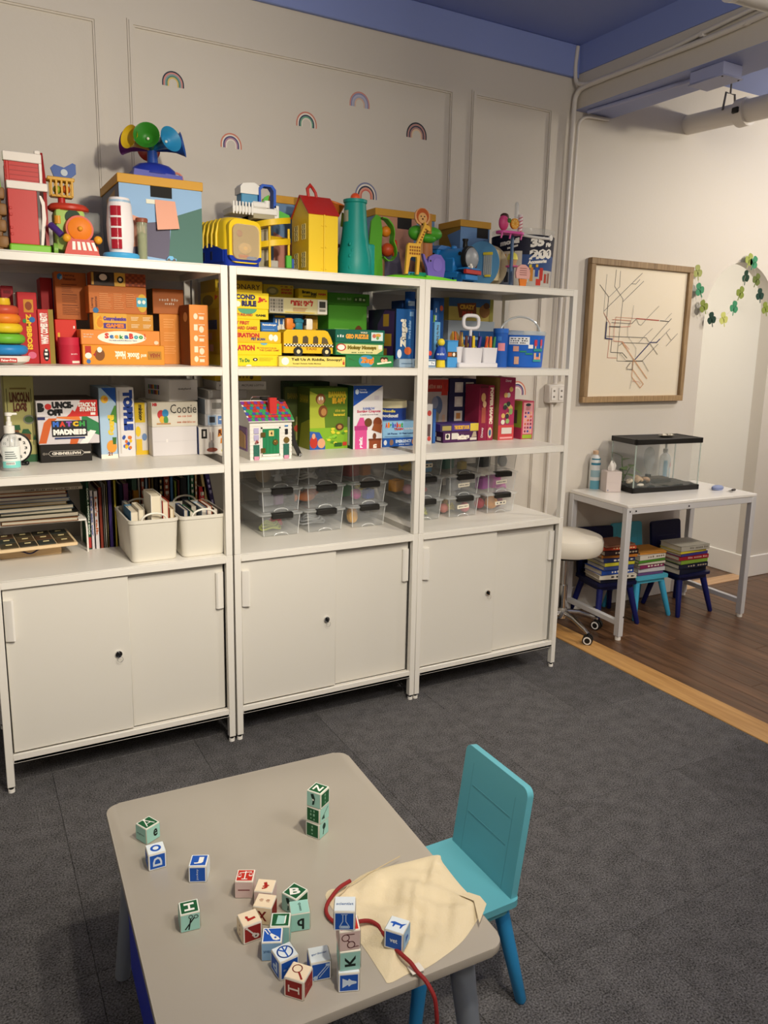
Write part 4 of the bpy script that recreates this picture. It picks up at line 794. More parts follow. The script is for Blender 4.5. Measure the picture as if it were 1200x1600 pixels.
carton('game_box', 'dark green box top behind the ape game', B['banback'], '#1f3a1c', [('r', .1, .9, .6, .97, '#3a5a2c')])
carton('game_box', 'dull green thin box leaning at the back beside the ape game', B['bansmall'], '#4a5528', [('t', 'BANANA', .15, .8, .85, .9, '#8a7a2a'), ('r', .6, .1, .9, .5, '#8a8a4a'), ('e', .7, .3, .2, .06, '#a8402c')])
carton('toy_box', 'white toy box with blue corner and giant pink and brown crayons', B['crayon'], '#dcd9da', [('p', [(0, .68), (1, 1), (0, 1)], '#1f4fa8'), ('p', [(.06, .88), (.12, .86), (.17, .88), (.17, .93), (.12, .95), (.06, .93)], '#cfe0f0'), ('t', 'Learning', .2, .92, .42, .95, '#dfe8f4'), ('t', 'Resources', .2, .885, .46, .915, '#dfe8f4'), ('t', 'RAINBOW', .32, .62, .72, .66, '#4a6ab8', 0, .03), ('t', 'Sorting Crayons', .12, .565, .92, .62, '#b83a5a', 0, .04), ('t', 'A colorful way to sort & play!', .22, .53, .84, .555, '#5a5a6a'), ('r', .7, .78, .86, .84, '#cfc8d0'), ('r', .06, 0, .46, .30, '#d0508f'), ('r', .04, .30, .48, .37, '#b03a78'), ('p', [(.1, .37), (.42, .37), (.34, .5), (.22, .5)], '#d0508f'), ('t', 'pink', .2, .02, .34, .2, '#f6e6f0', 90, .08), ('r', .54, 0, .95, .14, '#8a4526'), ('r', .52, .13, .97, .16, '#6a3218'), ('t', 'n', .68, .01, .8, .07, '#f3e6da', 90, .06), ('e', .5, .42, .13, .07, '#6a4526'), ('e', .82, .42, .15, .08, '#7a3a1c'), ('p', [(.62, .3), (.96, .24), (.98, .38), (.7, .4)], '#8a4a24'), ('e', .72, .2, .06, .05, '#6a3a20')], left=[('r', 0, 0, 1, 1, '#123a2c'), ('r', .3, .05, .8, .5, '#b8c0c4')])
carton('game_box', 'royal blue game box with white outlined title under the light blue one', B['train1'], '#1f55a8', [('t', 'EMERGENCY', .4, .42, .9, .78, '#cfe0f4', 0, .05), ('t', '~2', .5, .15, .84, .3, '#f0f4f8'), ('e', .08, .5, .05, .3, '#dfe4ea'), ('e', .27, .5, .06, .35, '#8a6a5a'), ('e', .95, .5, .04, .3, '#c98a5a')])
carton('game_box', 'light blue puzzle box with rainbow letters under the round tub', B['alph'], '#8fc0e4', [('t', c, .08+.068*i, .62, .14+.068*i, .95 if c in 'Alhbt' else .85, ('#d0402f', '#e8862c', '#3f9a4a', '#3a6fd0', '#8a52b0', '#d0402f', '#e8862c', '#3f9a4a')[i], 0, .08) for i, c in enumerate('Alphabet')] + [('t', 'TRAIN', .34, .46, .62, .6, '#c23a3a', 0, .06), ('t', 'FLOOR PUZZLE', .66, .48, 1., .6, '#f3f6f8', 0, .04), ('t', '28 Pieces  10 Feet Long!', .14, .18, .94, .32, '#20407a', 0, .03), ('r', .05, .08, .85, .1, '#20407a')])
o = thing('game_tub', 'round blue tub with cream lid on the alphabet puzzle box', 'tub', (1.64, .345, B['alph'][3]+B['alph'][4]))
MB().cyl((0, 0, 0), (0, 0, .055), .082, seg=36).build('tub_body', card('#22408f'), o)
MB().cyl((0, 0, .055), (0, 0, .085), .086, .085, seg=36).build('lid', mat('#d8cfa8', .5), o)
def wrap_text(parent, t, R, zc, h, a0, a1, col, e=.0008):
    vv, ff = text_geo(t, .05); pts = []
    for x, y in vv:
        a = math.radians(a0+(a1-a0)*(x+.5)); pts.append(((R+e)*math.cos(a), (R+e)*math.sin(a), zc+y*h))
    MB().poly(pts, ff).build('lettering', card(col), parent, smooth=False)
wrap_text(o, 'Noodle', .082, .042, .012, -135, -95, '#e8d86a'); wrap_text(o, 'Knockout!', .082, .022, .016, -145, -85, '#f3efe6')
# ------------------------------------------------------------------ far unit, middle shelf
carton('game_box', 'white box with red header behind the navy card box', B['bigbox1'], '#b5aaa6', [('r', 0, .78, 1, .98, '#b0302a'), ('t', '~2', .1, .82, .7, .9, '#e0a890'), ('p', [(.68, .72), (.98, .72), (.95, .95), (.85, .8), (.72, .95)], '#c2382c'), ('e', .5, .55, .25, .16, '#5a6a8a'), ('e', .4, .6, .15, .1, '#8a90a4'), ('p', [(.35, .5), (.6, .42), (.55, .1), (.4, .12)], '#8a8470'), ('r', .65, .0, .85, .14, '#3a4a7a'), ('r', .75, .25, .88, .4, '#c2a08a')])
nv = B['navy']
carton('game_box', 'navy game box with rows of white picture cards', nv, '#2a2a4c', sum([[('r', u-.15, v-.085, u+.15, v+.085, '#dcd6ce'), ('r', u-.08, v-.05, u+.08, v+.05, c)] for (u, v, c) in ((.35, .86, '#efe9e0'), (.75, .86, '#6a4a3a'), (.35, .62, '#efe9e0'), (.75, .62, '#5a4a44'), (.35, .38, '#c98a4a'), (.75, .38, '#6a4a44'), (.35, .16, '#d9a87a'))], []) + [('e', .8, .12, .16, .12, '#d8d4d2'), ('e', .62, .18, .06, .08, '#a83a34')])
carton('game_box', 'purple flat game box with white lettering in front of the navy box', B['letters'], '#4a2450', [('r', .06, .3, .19, .85, '#e6dfd4'), ('r', .24, .3, .42, .88, '#d8d4cc'), ('t', 'letters', .42, .22, .76, .8, '#efe8dc', 0, .06), ('p', [(.82, .4), (.98, .45), (.95, .95), (.88, .95)], '#b0a08a'), ('r', .78, .15, .98, .38, '#d8d0c4'), ('e', .12, .6, .04, .2, '#3a3a3a')], left=[('r', 0, 0, 1, 1, '#3a1c40'), ('r', .2, .5, .5, .9, '#d8d0c4'), ('r', .55, .15, .85, .5, '#d8d0c4')], rz=math.radians(3))
carton('game_box', 'yellow and purple slim game box lying on the purple box', B['secret'], '#4f3a86', [('r', 0, 0, .3, 1, '#3a3052'), ('r', .05, .15, .28, .75, '#a89a5a'), ('r', .78, 0, 1, 1, '#d9c24a'), ('t', 'THE SECRET DOOR', .36, .25, .76, .78, '#e8b43a', 0, .07)])
carton('game_box', 'dark pink upright game box with small character pictures', B['popper'], '#8f2444', [('r', .1, .55, .9, .95, '#7a1c3a'), ('e', .45, .78, .25, .08, '#c9a06a'), ('e', .6, .66, .2, .06, '#d9b48a'), ('r', .3, .32, .75, .6, '#b05a4a'), ('t', 'Disney', .3, .06, .6, .24, '#efe0e4', 90), ('r', .05, .95, .95, .99, '#5a1428')])
carton('game_box', 'dark pink upright game box with white vertical lettering', B['popper2'], '#a02a4c', [('t', 'POPPER MAGIC', .25, .3, .8, .96, '#f0dcc8', -90, .08), ('e', .45, .14, .35, .1, '#d9c0a0'), ('e', .45, .14, .2, .06, '#3a5a8a')])
carton('puzzle_box', 'tall pink box with cartoon picture stickers, tallest of the pink ones', B['mick'], '#a8325c', [('t', 'Disney', .35, .92, .72, .97, '#f0d8e0'), ('r', 0, 0, 1, .24, '#c9484a')] + [('e', .5+.25*random.uniform(-1, 1), .28+.55*random.random(), .12, .04, random.choice(['#c9c4b8', '#8fae6a', '#d9b06a', '#3a3a3a', '#e0d8c8'])) for _ in range(16)] + [('r', .2, .1, .85, .2, '#d8d0c8'), ('r', .1, .02, .9, .05, '#e8a0a0')], left=[('r', 0, 0, 1, 1, '#9a8048'), ('r', .5, .4, .8, .6, '#c98aa0')])
carton('toy_box', 'small pink and green box with rows of round pictures', B['phone'], '#c4405c', [('r', .12, .14, .9, .96, '#e0a0a4'), ('e', .5, .9, .22, .04, '#2a3a3a'), ('r', .1, .02, .9, .12, '#9ab43a')] + grid(3, 6, .18, .16, .86, .74, ['#7a2a4a', '#c9602c', '#2f4fa0', '#a83a5a', '#e0b08a'], .62, 'e') + lines(3, .3, .76, .75, .86, '#a85a64'), left=[('r', 0, 0, 1, 1, '#8fa83a'), ('r', 0, 0, 1, .3, '#b83a5c'), ('r', .3, .4, .7, .75, '#5a4a44')])
carton('game_box', 'white narrow box with red badge just past the shelf post', B['lwhite'], '#c9c6c4', [('e', .45, .77, .35, .07, '#b84a44'), ('r', .2, .2, .7, .5, '#5a4a4a'), ('e', .5, .14, .3, .06, '#b84a44')])
carton('game_box', 'slim blue box edge beside the white narrow box', B['lblue'], '#2f5a9c', [('r', .2, .05, .8, .6, '#3a6ab0')])
# ------------------------------------------------------------------ books
PAPER = mat('#d9cfb8', .8)
def book(label, loc, size, h, group, rot=(0, 0, 0), spine_text=None, text_col='#f0e8d8', cat='book', spine='front', pages=PAPER, band=None):
    """size = (w,d,h). spine 'front': standing, spine faces -y. 'flat': lying, long pages edge faces -y. 'flatspine': lying, spine faces -y. 'up': standing in a bin, pages up and front"""
    W, D, H_ = size
    o = thing('book', label, cat, loc, 0, group); o.rotation_euler = rot
    t = .0018; m = card(h)
    b = MB(); p = MB()
    if spine == 'front':
        b.box(-W/2, -W/2+t, 0, D, 0, H_).box(W/2-t, W/2, 0, D, 0, H_).box(-W/2, W/2, 0, t, 0, H_)
        p.box(-W/2+t, W/2-t, t, D-.004, .004, H_-.004)
    elif spine == 'flat':
        b.box(-W/2, W/2, 0, D, 0, t).box(-W/2, W/2, 0, D, H_-t, H_).box(-W/2, W/2, D-t, D, 0, H_)
        p.box(-W/2+.004, W/2-.004, .004, D-t, t, H_-t)
    elif spine == 'flatspine':
        b.box(-W/2, W/2, 0, D, 0, t).box(-W/2, W/2, 0, D, H_-t, H_).box(-W/2, W/2, 0, t, 0, H_)
        p.box(-W/2+.004, W/2-.004, t, D-.004, t, H_-t)
    else:
        b.box(-W/2, -W/2+t, 0, D, 0, H_).box(W/2-t, W/2, 0, D, 0, H_).box(-W/2, W/2, D-t, D, 0, H_)
        p.box(-W/2+t, W/2-t, .005, D-t, .004, H_-.005)
    b.build('cover', m, o, smooth=False); p.build('pages', pages, o, smooth=False)
    if spine_text or band:
        it = []
        if band: it += [('r', 0, .02, 1, .18, band)] if spine == 'front' else [('r', .04, .1, .3, .9, band)]
        if spine_text: it += [('t', spine_text, .2, .22, .8, .9, text_col, -90, .04)] if spine == 'front' else [('t', spine_text, .3, .25, .95, .75, text_col, 0, .04)]
        decals(o, (-W/2, 0, 0), (W, 0, 0), (0, 0, H_), it)
    return o
VB = [(.339, .3495, .262, '#1d5234', 'green picture book with white vertical title beside the wire rack', 'COCK A DOODLE DOO', '#dfe8dc', '#a8302c'), (.350, .363, .225, '#cfc9cc', 'white slim book beside the green picture book', "Let's eat our", '#4a5a9a', None), (.364, .380, .222, '#d3cdcf', 'white slim book next to the maroon one', "Let's talk", '#b0623a', None), (.381, .394, .235, '#7a2f20', 'maroon book next to the slim white books', None, None, None),
      (.395, .400, .25, '#a8a6a2', 'thin grey booklet beside the maroon book', None, None, None), (.4015, .407, .245, '#d0cabc', 'thin cream booklet in the upright row', None, None, None), (.4085, .414, .255, '#8a7a4c', 'thin tan booklet in the upright row', None, None, None), (.415, .430, .262, '#3a2a68', 'dark purple upright book beside the book bin', None, None, None), (.431, .435, .24, '#c9bcae', 'thin beige booklet beside the purple book', None, None, None), (.436, .445, .258, '#b8a83c', 'yellow upright book right behind the first book bin', None, None, None)]
for x0, x1, hh, h, lb, tx, tc, bd in VB:
    book(lb, ((x0+x1)/2, .30, ZC), (x1-x0-.0006, .19, hh), h, 'upright books beside the wire rack', spine_text=tx, text_col=tc or '#fff', band=bd)
RB_ = [(.446, .465, .251, '#8f8a34', 'olive'), (.472, .488, .224, '#2a3558', 'dull navy'), (.488, .51, .225, '#8a4f86', 'mauve'), (.51, .52, .194, '#4a2a22', 'dark brown short'), (.521, .543, .259, '#4a6a5c', 'grey green'), (.544, .555, .26, '#b8b4ac', 'off-white'), (.556, .571, .259, '#a8462a', 'rust red'), (.572, .584, .255, '#8fa8bc', 'pale blue'), (.585, .596, .249, '#8a5a2a', 'brown'), (.596, .608, .246, '#6a5a2a', 'olive brown'), (.609, .626, .26, '#1c1a1a', 'black'), (.6265, .643, .26, '#241c18', 'brown black gold-lettered'), (.645, .67, .26, '#8a3a22', 'thick red brown'), (.671, .684, .26, '#4a78a8', 'steel blue'), (.687, .698, .222, '#7a8a2c', 'short lime green'), (.699, .711, .225, '#5a2020', 'short maroon'), (.712, .74, .234, '#1c2024', 'thick charcoal'), (.741, .752, .259, '#4a7a7a', 'teal'), (.753, .769, .258, '#1f5a3c', 'forest green white-lettered'), (.771, .782, .244, '#b08a5a', 'tan'), (.787, .812, .192, '#a82226', 'short bright red')]
for i, (x0, x1, hh, h, nm) in enumerate(RB_):
    tx = {6: '~1', 11: '~2', 12: '~2', 18: '~2', 19: '~2', 20: '~1'}.get(i)
    book(nm + ' book in the back row behind the white bins', ((x0+x1)/2, .40, ZC), (x1-x0-.001, .11, min(hh, .285)), h, 'back row of books behind the white bins', spine_text=tx, text_col='#d9c98a' if i == 11 else '#e6dfd0')
book('tan book leaning against the post at the end of the back row', (.839, .40, ZC), (.014, .11, .27), '#8a744a', 'back row of books behind the white bins', rot=(0, math.radians(-9), 0))
book('purple book leaning beside the tan leaning book', (.862, .385, ZC), (.018, .11, .255), '#2c1f50', 'back row of books behind the white bins', rot=(0, math.radians(-10), 0), spine_text='~2', text_col='#b0a8d0')
book('mustard book low in the back row', (.5325, .375, ZC), (.022, .022, .2), '#a8741c', 'back row of books behind the white bins')
# wire shelf rack and books lying on it
o = thing('wire_rack', 'white coated wire shelf riser holding a pile of books', 'shelf riser', (0, 0, ZC))
WW = mat('#ece9e2', .35)
rz_ = .122
MB().tube(bend([(.333, .275, 0), (.333, .275, rz_), (.333, .43, rz_), (.333, .43, .0)]), .0035).build('leg_frame', WW, o)
MB().tube(bend([(.035, .275, 0), (.035, .275, rz_), (.035, .43, rz_), (.035, .43, .0)]), .0035).build('leg_frame', WW, o)
for yy in (.275, .43): MB().tube([(.035, yy, rz_), (.333, yy, rz_)], .0035).build('rail', WW, o)
for k in range(8): MB().tube([(.035, .292+.0172*k, rz_), (.333, .292+.0172*k, rz_)], .002, 6).build('wire', WW, o)
z = ZC+rz_+.0042; BKS = [(.255, .30, .014, '#8a5a34', 'brown'), (.265, .305, .017, '#2f2c2a', 'black thick'), (.24, .284, .013, '#5a5f4a', 'moss'), (.255, .289, .016, '#3a4a5a', 'slate'), (.235, .266, .012, '#b89a5a', 'straw'), (.25, .276, .012, '#7f98b8', 'pale blue'), (.23, .269, .014, '#4a3a5a', 'plum'), (.23, .266, .012, '#a86a3a', 'amber'), (.27, .320, .011, '#c9bda8', 'cream')]
for i, (wd, xr, hh, h, nm) in enumerate(BKS):
    book('%s book lying in the pile on the wire rack' % nm, (xr-wd/2+.003, .258+.004*(i % 3), z), (wd, .17, hh), h, 'books lying on the wire rack', rot=(0, 0, math.radians((-2, 1, -1, 2, 0, -3, 1, -1, -2)[i])), spine='flatspine' if i == 8 else 'flat', spine_text='~6' if i == 8 else None, text_col='#4a4038', band=None)
    z += hh+.0006
# wooden puzzles under the rack
o = thing('puzzle_case', 'pale wooden puzzle case with a dark blue cord handle', 'puzzle', (.137, .28, ZC))
MB().box(-.105, .105, 0, .16, 0, .04, .002).build('case', wood_mat('pale_pine', '#b89a70', '#d2b78e', .55, 5, 0), o)
MB().tube(bend([(-.055, -.002, .032), (-.03, -.012, .028), (0, -.02, .014), (.03, -.012, .03), (.055, -.002, .036)]), .0028, 8).build('cord_handle', mat('#1a1a4a', .7), o)
o = thing('peg_puzzle', 'wooden tray puzzle with dark animal pieces lying on the pine case', 'puzzle', (.162, .205, ZC+.0425), 0)
o.rotation_euler = (math.radians(2), 0, math.radians(4))
MB().box(-.13, .13, 0, .20, 0, .012, .002).build('tray', wood_mat('birch_ply', '#cbb088', '#e0c9a2', .55, 5, 0), o)
for i in range(4):
    for j in range(3):
        c = ('#4a4230', '#3a3e38', '#57402e', '#3e3a30', '#5a4a34')[(i*3+j) % 5]
        q = MB().box(-.122+.061*i+.002, -.122+.061*i+.059, .008+.062*j, .008+.062*j+.058, .012, .0165, .002).build('puzzle_piece', card(c), o)
        MB().tube([(-.122+.061*i+.02, .04+.062*j, .0175), (-.122+.061*i+.04, .04+.062*j, .0175)], .002, 6).build('printed_name', card('#cfc08a'), q)
# white tubs full of books
def rr2(w, d, r, n=6, cx=0, cy=0):
    pts = []
    for sx, sy, a0 in ((1, 1, 0), (-1, 1, 90), (-1, -1, 180), (1, -1, 270)):
        for i in range(n+1):
            a = math.radians(a0+90*i/n); pts.append((cx+sx*(w/2-r)+r*math.cos(a), cy+sy*(d/2-r)+r*math.sin(a)))
    return pts
def loft(b, rings, close=False):
    n = len(rings[0]); V = [p for r_ in rings for p in r_]; F = []
    for j in range(len(rings)-1):
        for i in range(n): F.append((j*n+i, j*n+(i+1) % n, (j+1)*n+(i+1) % n, (j+1)*n+i))
    F.append(tuple(reversed(range(n))))
    if close: F.append(tuple(range((len(rings)-1)*n, len(rings)*n)))
    b.poly(V, F); return b
def tub(label, x, y):
    o = thing('book_bin', label, 'bin', (x, y, ZC), 0, 'white plastic book bins')
    m = mat('#d9d4c6', .42); H_ = .148; ring = lambda w, d, z, r: [(p[0], p[1], z) for p in rr2(w, d, r)]
    b = MB(); loft(b, [ring(.150, .262, 0, .02), ring(.158, .27, .004, .022), ring(.172, .288, H_, .026), ring(.168, .284, H_, .024), ring(.154, .266, .006, .02)])
    b.build('tub_body', m, o)
    b = MB(); ro = ring(.178, .294, H_-.004, .028); ri = ring(.166, .282, H_-.004, .024); n = len(ro)
    V = ro+[(p[0], p[1], H_+.008) for p in ro]+[(p[0], p[1], H_+.008) for p in ri]+ri; F = []
    for j in range(3):
        for i in range(n): F.append((j*n+i, j*n+(i+1) % n, (j+1)*n+(i+1) % n, (j+1)*n+i))
    for i in range(n): F.append((3*n+i, 3*n+(i+1) % n, (i+1) % n, i))
    b.poly(V, F).build('rim', m, o)
    for sy in (-1, 1):
        MB().tube([(math.cos(math.pi*i/12)*.044, sy*.142, H_+.004+.026*math.sin(math.pi*i/12)) for i in range(13)], .0038, 8).build('handle', m, o)
    return o
tub('white plastic book bin nearest the wire rack, with a tall white book', .527, .170)
tub('white plastic book bin beside the shelf post', .706, .170)
IN1 = [(.466, .045, .006, '#3a6a8a', .178, .03, 'blue and white picture book at the front of the first bin', 20), (.488, .04, .004, '#c9c2b0', .185, .02, 'cream board book at the front of the first bin', 18), (.470, .14, .0, '#8a8f98', .175, .018, 'grey storybook at the back of the first bin', 0), (.505, .11, 0, '#6a4a34', .165, .018, 'brown book in the first bin', 0), (.540, .04, .006, '#ece7dd', .232, .036, 'tall thick white book standing out of the first bin', 8), (.575, .05, 0, '#b23a2a', .205, .022, 'red book behind the handle of the first bin', 4), (.596, .045, 0, '#c9b48a', .178, .014, 'tan book at the edge of the first bin', 3)]
for x, y, zz, h, hh, th, lb, rt in IN1:
    book(lb, (x, y+.008, ZC+.008), (th, .13, hh), h, 'books inside the white bins', spine='up')
IN2 = [(.650, .06, '#3a4a6a', .165, .016, 'slate blue book at the front of the second bin', '#b8b0a0'), (.668, .05, '#2f5a3c', .160, .014, 'dark green book at the front of the second bin', '#cfc6b4'), (.690, .10, '#22262e', .170, .022, 'charcoal book in the middle of the second bin', '#a8a090'), (.715, .05, '#8fa0b0', .168, .02, 'grey blue board book in the second bin', '#d8cfc0'), (.738, .06, '#a8583a', .172, .018, 'orange brown book in the second bin', '#d8cfc0'), (.760, .055, '#4a4038', .162, .016, 'umber book at the end of the second bin', '#d8cfc0')]
for x, y, h, hh, th, lb, pg in IN2:
    book(lb, (x, y+.008, ZC+.008), (th, .13, hh), h, 'books inside the white bins', spine='up', pages=mat(pg, .8))
# ------------------------------------------------------------------ clear latch bins, six columns of three
BINX = (.994, 1.192, 1.397, 1.690, 1.897, 2.114); BW, BD, BH = .156, .26, .1022
PL_ = clear('#dfe3e4', .11); PLD = clear('#e4e8e8', .30); LATCH = mat('#15130f', .5)
def ring_(w, d, z, r): return [(p[0], p[1]+BD/2, z) for p in rr2(w, d, r, 4)]
b = MB(); loft(b, [ring_(BW-.006, BD-.006, 0, .012), ring_(BW, BD, .003, .014), ring_(BW+.014, BD+.014, BH-.014, .016), ring_(BW+.011, BD+.011, BH-.014, .015), ring_(BW-.003, BD-.003, .0045, .012)]); M_body = b.mesh(PL_)
b = MB()
for sx in (-1, 1): b.tube([(sx*(BW/2-.004), .002, .003), (sx*(BW/2+.003), -.0045, BH-.016)], .0016, 6)
b.tube([(math.cos(math.pi*i/10)*.03, -.0012, .002+.012*math.sin(math.pi*i/10)) for i in range(11)], .0016, 6); M_edge = b.mesh(clear('#eef1f1', .6))
b = MB(); loft(b, [ring_(BW+.036, BD+.03, BH-.0135, .02), ring_(BW+.038, BD+.032, BH-.010, .021), ring_(BW+.036, BD+.03, BH-.006, .02), ring_(BW+.008, BD+.006, BH-.005, .016), ring_(BW+.006, BD+.004, BH-.0005, .015)], True); M_lid = b.mesh(PLD)
M_latch = MB().box(-.046, .046, -.024, -.006, BH-.026, BH-.002, .003).box(-.046, .046, -.012, .012, BH-.0055, BH-.0015, .0015).mesh(LATCH)
ROWS = ('bottom', 'middle', 'top'); ORD = ('first', 'second', 'third', 'fourth', 'fifth', 'sixth')
BINLAB = {(0, 4): '~2', (1, 4): '~2', (0, 5): '~1', (1, 5): '~2', (2, 3): '~1'}
for c, bx in enumerate(BINX):
    for r in range(3):
        o = thing('latch_bin', 'clear plastic bin with black latch, %s of the %s column from the book bins' % (ROWS[r], ORD[c]), 'bin', (bx+BW/2, .205, ZC+r*BH), 0, 'clear latch bins')
        link('bin_body', M_body, o); link('corner_edges', M_edge, o); link('lid', M_lid, o); link('latch', M_latch, o)
        if (r, c) in BINLAB:
            q = MB().box(-.032, .032, -.0046, -.0040, .040, .058).build('paper_label', card('#e6decb'), o, rot=(0, math.radians(-3), 0))
            decals(q, (-.032, -.0047, .040), (.064, 0, 0), (0, 0, .018), [('t', BINLAB[(r, c)], .1, .3, .9, .7, '#3a3a4a')])
# toys inside the bins: each one its own object
def toy_ball(lb, x, y, z, r, h): tag(MB().ball((0, 0, r), r).build('toy_ball', plastic(h), None, (x, y, z)), lb, 'toy', 'toys inside the clear bins')
def toy_disc(lb, x, y, z, r, h, t=.02): tag(MB().lathe([(r*.9, 0), (r, .003), (r, t-.003), (r*.9, t), (r*.5, t+.002), (0, t+.002)]).build('toy_disc', plastic(h), None, (x, y, z+r), (math.radians(80), 0, .3)), lb, 'toy', 'toys inside the clear bins')
def toy_loop(lb, x, y, z, R, h, n=3):
    b = MB()
    for k in range(n):
        pts = [(R*math.cos(2*math.pi*i/20)*(1-.18*k), R*.6*math.sin(2*math.pi*i/20)*(1-.12*k), .006+.010*k+.005*math.sin(6*math.pi*i/20+k)) for i in range(20)]
        b.tube(pts, .0045, 8, True)
    tag(b.build('toy_chain', plastic(h), None, (x, y, z)), lb, 'toy', 'toys inside the clear bins')
def toy_fish(lb, x, y, z, L, h):
    b = MB(); b.ball((0, 0, L*.22), L*.4, (1, .45, .52)); b.prism([(-L*.36, L*.22), (-L*.55, L*.4), (-L*.55, L*.05)], -.006, .006, 'y'); b.prism([(-L*.05, L*.4), (L*.1, L*.5), (L*.12, L*.38)], -.004, .004, 'y')
    tag(b.build('toy_fish', plastic(h), None, (x, y, z)), lb, 'toy', 'toys inside the clear bins')
def toy_figure(lb, x, y, z, s, h):
    b = MB(); b.lathe([(s*.3, 0), (s*.34, s*.1), (s*.2, s*.55), (s*.12, s*.62), (s*.2, s*.68), (s*.24, s*.82), (s*.16, s*.97), (0, s)], seg=14)
    b.cyl((-s*.45, 0, s*.45), (s*.45, 0, s*.5), s*.08, seg=10)
    tag(b.build('toy_figure', plastic(h), None, (x, y, z)), lb, 'toy', 'toys inside the clear bins')
def toy_block(lb, x, y, z, w, d, h_, h, rz=0): 
    b = MB().box(-w/2, w/2, -d/2, d/2, 0, h_, .004, 2); b.cyl((0, 0, h_), (0, 0, h_+.004), min(w, d)*.3, seg=14)
    tag(b.build('toy_brick', plastic(h), None, (x, y, z), (0, 0, rz)), lb, 'toy', 'toys inside the clear bins')
def at(c, r, fx, fy=.1): return BINX[c]+BW*fx, .205+.015+BD*fy, ZC+r*BH+.0055
for kind, c, r, fx, fy, size, h, cn in ((toy_loop, 0, 0, .45, .25, .045, '#b8c45a', 'yellow green'), (toy_loop, 0, 0, .75, .5, .03, '#c23a4a', 'crimson'), (toy_block, 0, 1, .35, .3, .05, '#8f9098', 'grey'), (toy_block, 0, 1, .7, .35, .045, '#9a7aa0', 'lilac'), (toy_disc, 0, 2, .2, .2, .034, '#a08a6a', 'beige'), (toy_figure, 0, 2, .68, .25, .05, '#d5d8da', 'white'),
        (toy_loop, 1, 0, .5, .4, .06, '#c8ccd0', 'silver'), (toy_fish, 1, 1, .28, .3, .10, '#d9762a', 'orange'), (toy_fish, 1, 1, .62, .62, .10, '#c9622a', 'rust orange'), (toy_loop, 1, 2, .3, .3, .045, '#e2e2de', 'white'), (toy_block, 1, 2, .75, .4, .04, '#6a6a70', 'dark grey'),
        (toy_disc, 2, 0, .2, .12, .026, '#d9a23a', 'amber'), (toy_disc, 2, 0, .34, .3, .028, '#b8823a', 'ochre'), (toy_ball, 2, 1, .38, .15, .024, '#c93a94', 'magenta'), (toy_block, 2, 1, .78, .2, .045, '#2f55b0', 'blue'), (toy_block, 2, 1, .35, .6, .08, '#3a8a4a', 'green'), (toy_figure, 2, 1, .62, .4, .06, '#d6c23a', 'yellow'), (toy_block, 2, 2, .3, .3, .06, '#a83a34', 'red'), (toy_block, 2, 2, .72, .3, .05, '#c97a2a', 'tangerine'),
        (toy_loop, 3, 0, .7, .2, .035, '#c9cf5a', 'pale lime'), (toy_figure, 3, 0, .85, .5, .06, '#d6d07a', 'straw'), (toy_fish, 3, 1, .75, .2, .07, '#c23a3a', 'red'), (toy_ball, 3, 1, .25, .2, .024, '#d99aa8', 'rose'), (toy_block, 3, 1, .2, .6, .06, '#d9962a', 'orange yellow'), (toy_fish, 3, 2, .35, .3, .09, '#d6b02a', 'golden'), (toy_block, 3, 2, .8, .2, .05, '#5aa0d0', 'sky blue'),
        (toy_ball, 4, 0, .15, .15, .023, '#d98a80', 'salmon'), (toy_ball, 4, 0, .82, .06, .024, '#d9707a', 'pink'), (toy_figure, 4, 0, .38, .3, .055, '#c9a87a', 'tan'), (toy_loop, 4, 0, .5, .35, .04, '#d6c84a', 'mustard'), (toy_block, 4, 1, .6, .3, .06, '#c0c2c6', 'pale grey'), (toy_block, 4, 1, .3, .6, .05, '#8a7a84', 'taupe'), (toy_block, 4, 2, .4, .4, .07, '#4a8a7a', 'sea green'), (toy_block, 4, 2, .78, .2, .04, '#c9b04a', 'khaki'),
        (toy_ball, 5, 0, .48, .1, .032, '#e0952a', 'orange'), (toy_ball, 5, 0, .14, .2, .027, '#b83a4a', 'dark red'), (toy_ball, 5, 0, .82, .2, .03, '#8a4a5a', 'maroon'), (toy_ball, 5, 0, .62, .5, .028, '#6a3a2a', 'brown'), (toy_block, 5, 1, .2, .2, .06, '#b84ab0', 'violet pink'), (toy_block, 5, 1, .65, .25, .065, '#c94aa8', 'hot pink'), (toy_loop, 5, 1, .8, .1, .03, '#e08ac8', 'light pink'), (toy_disc, 5, 2, .8, .12, .03, '#dfe6ea', 'white'), (toy_block, 5, 2, .3, .3, .06, '#3a3c40', 'charcoal')):
    x, y, z = at(c, r, fx, fy); lb = '%s plastic toy in the %s bin of the %s column' % (cn, ROWS[r], ORD[c])
    if kind is toy_block: toy_block(lb, x, y+.02, z, size, size*.8, min(size*.9, .06), h, .3)
    elif kind is toy_ball: toy_ball(lb, x, y+.03, z, size, h)
    else: kind(lb, x, y+.03, z, size, h)
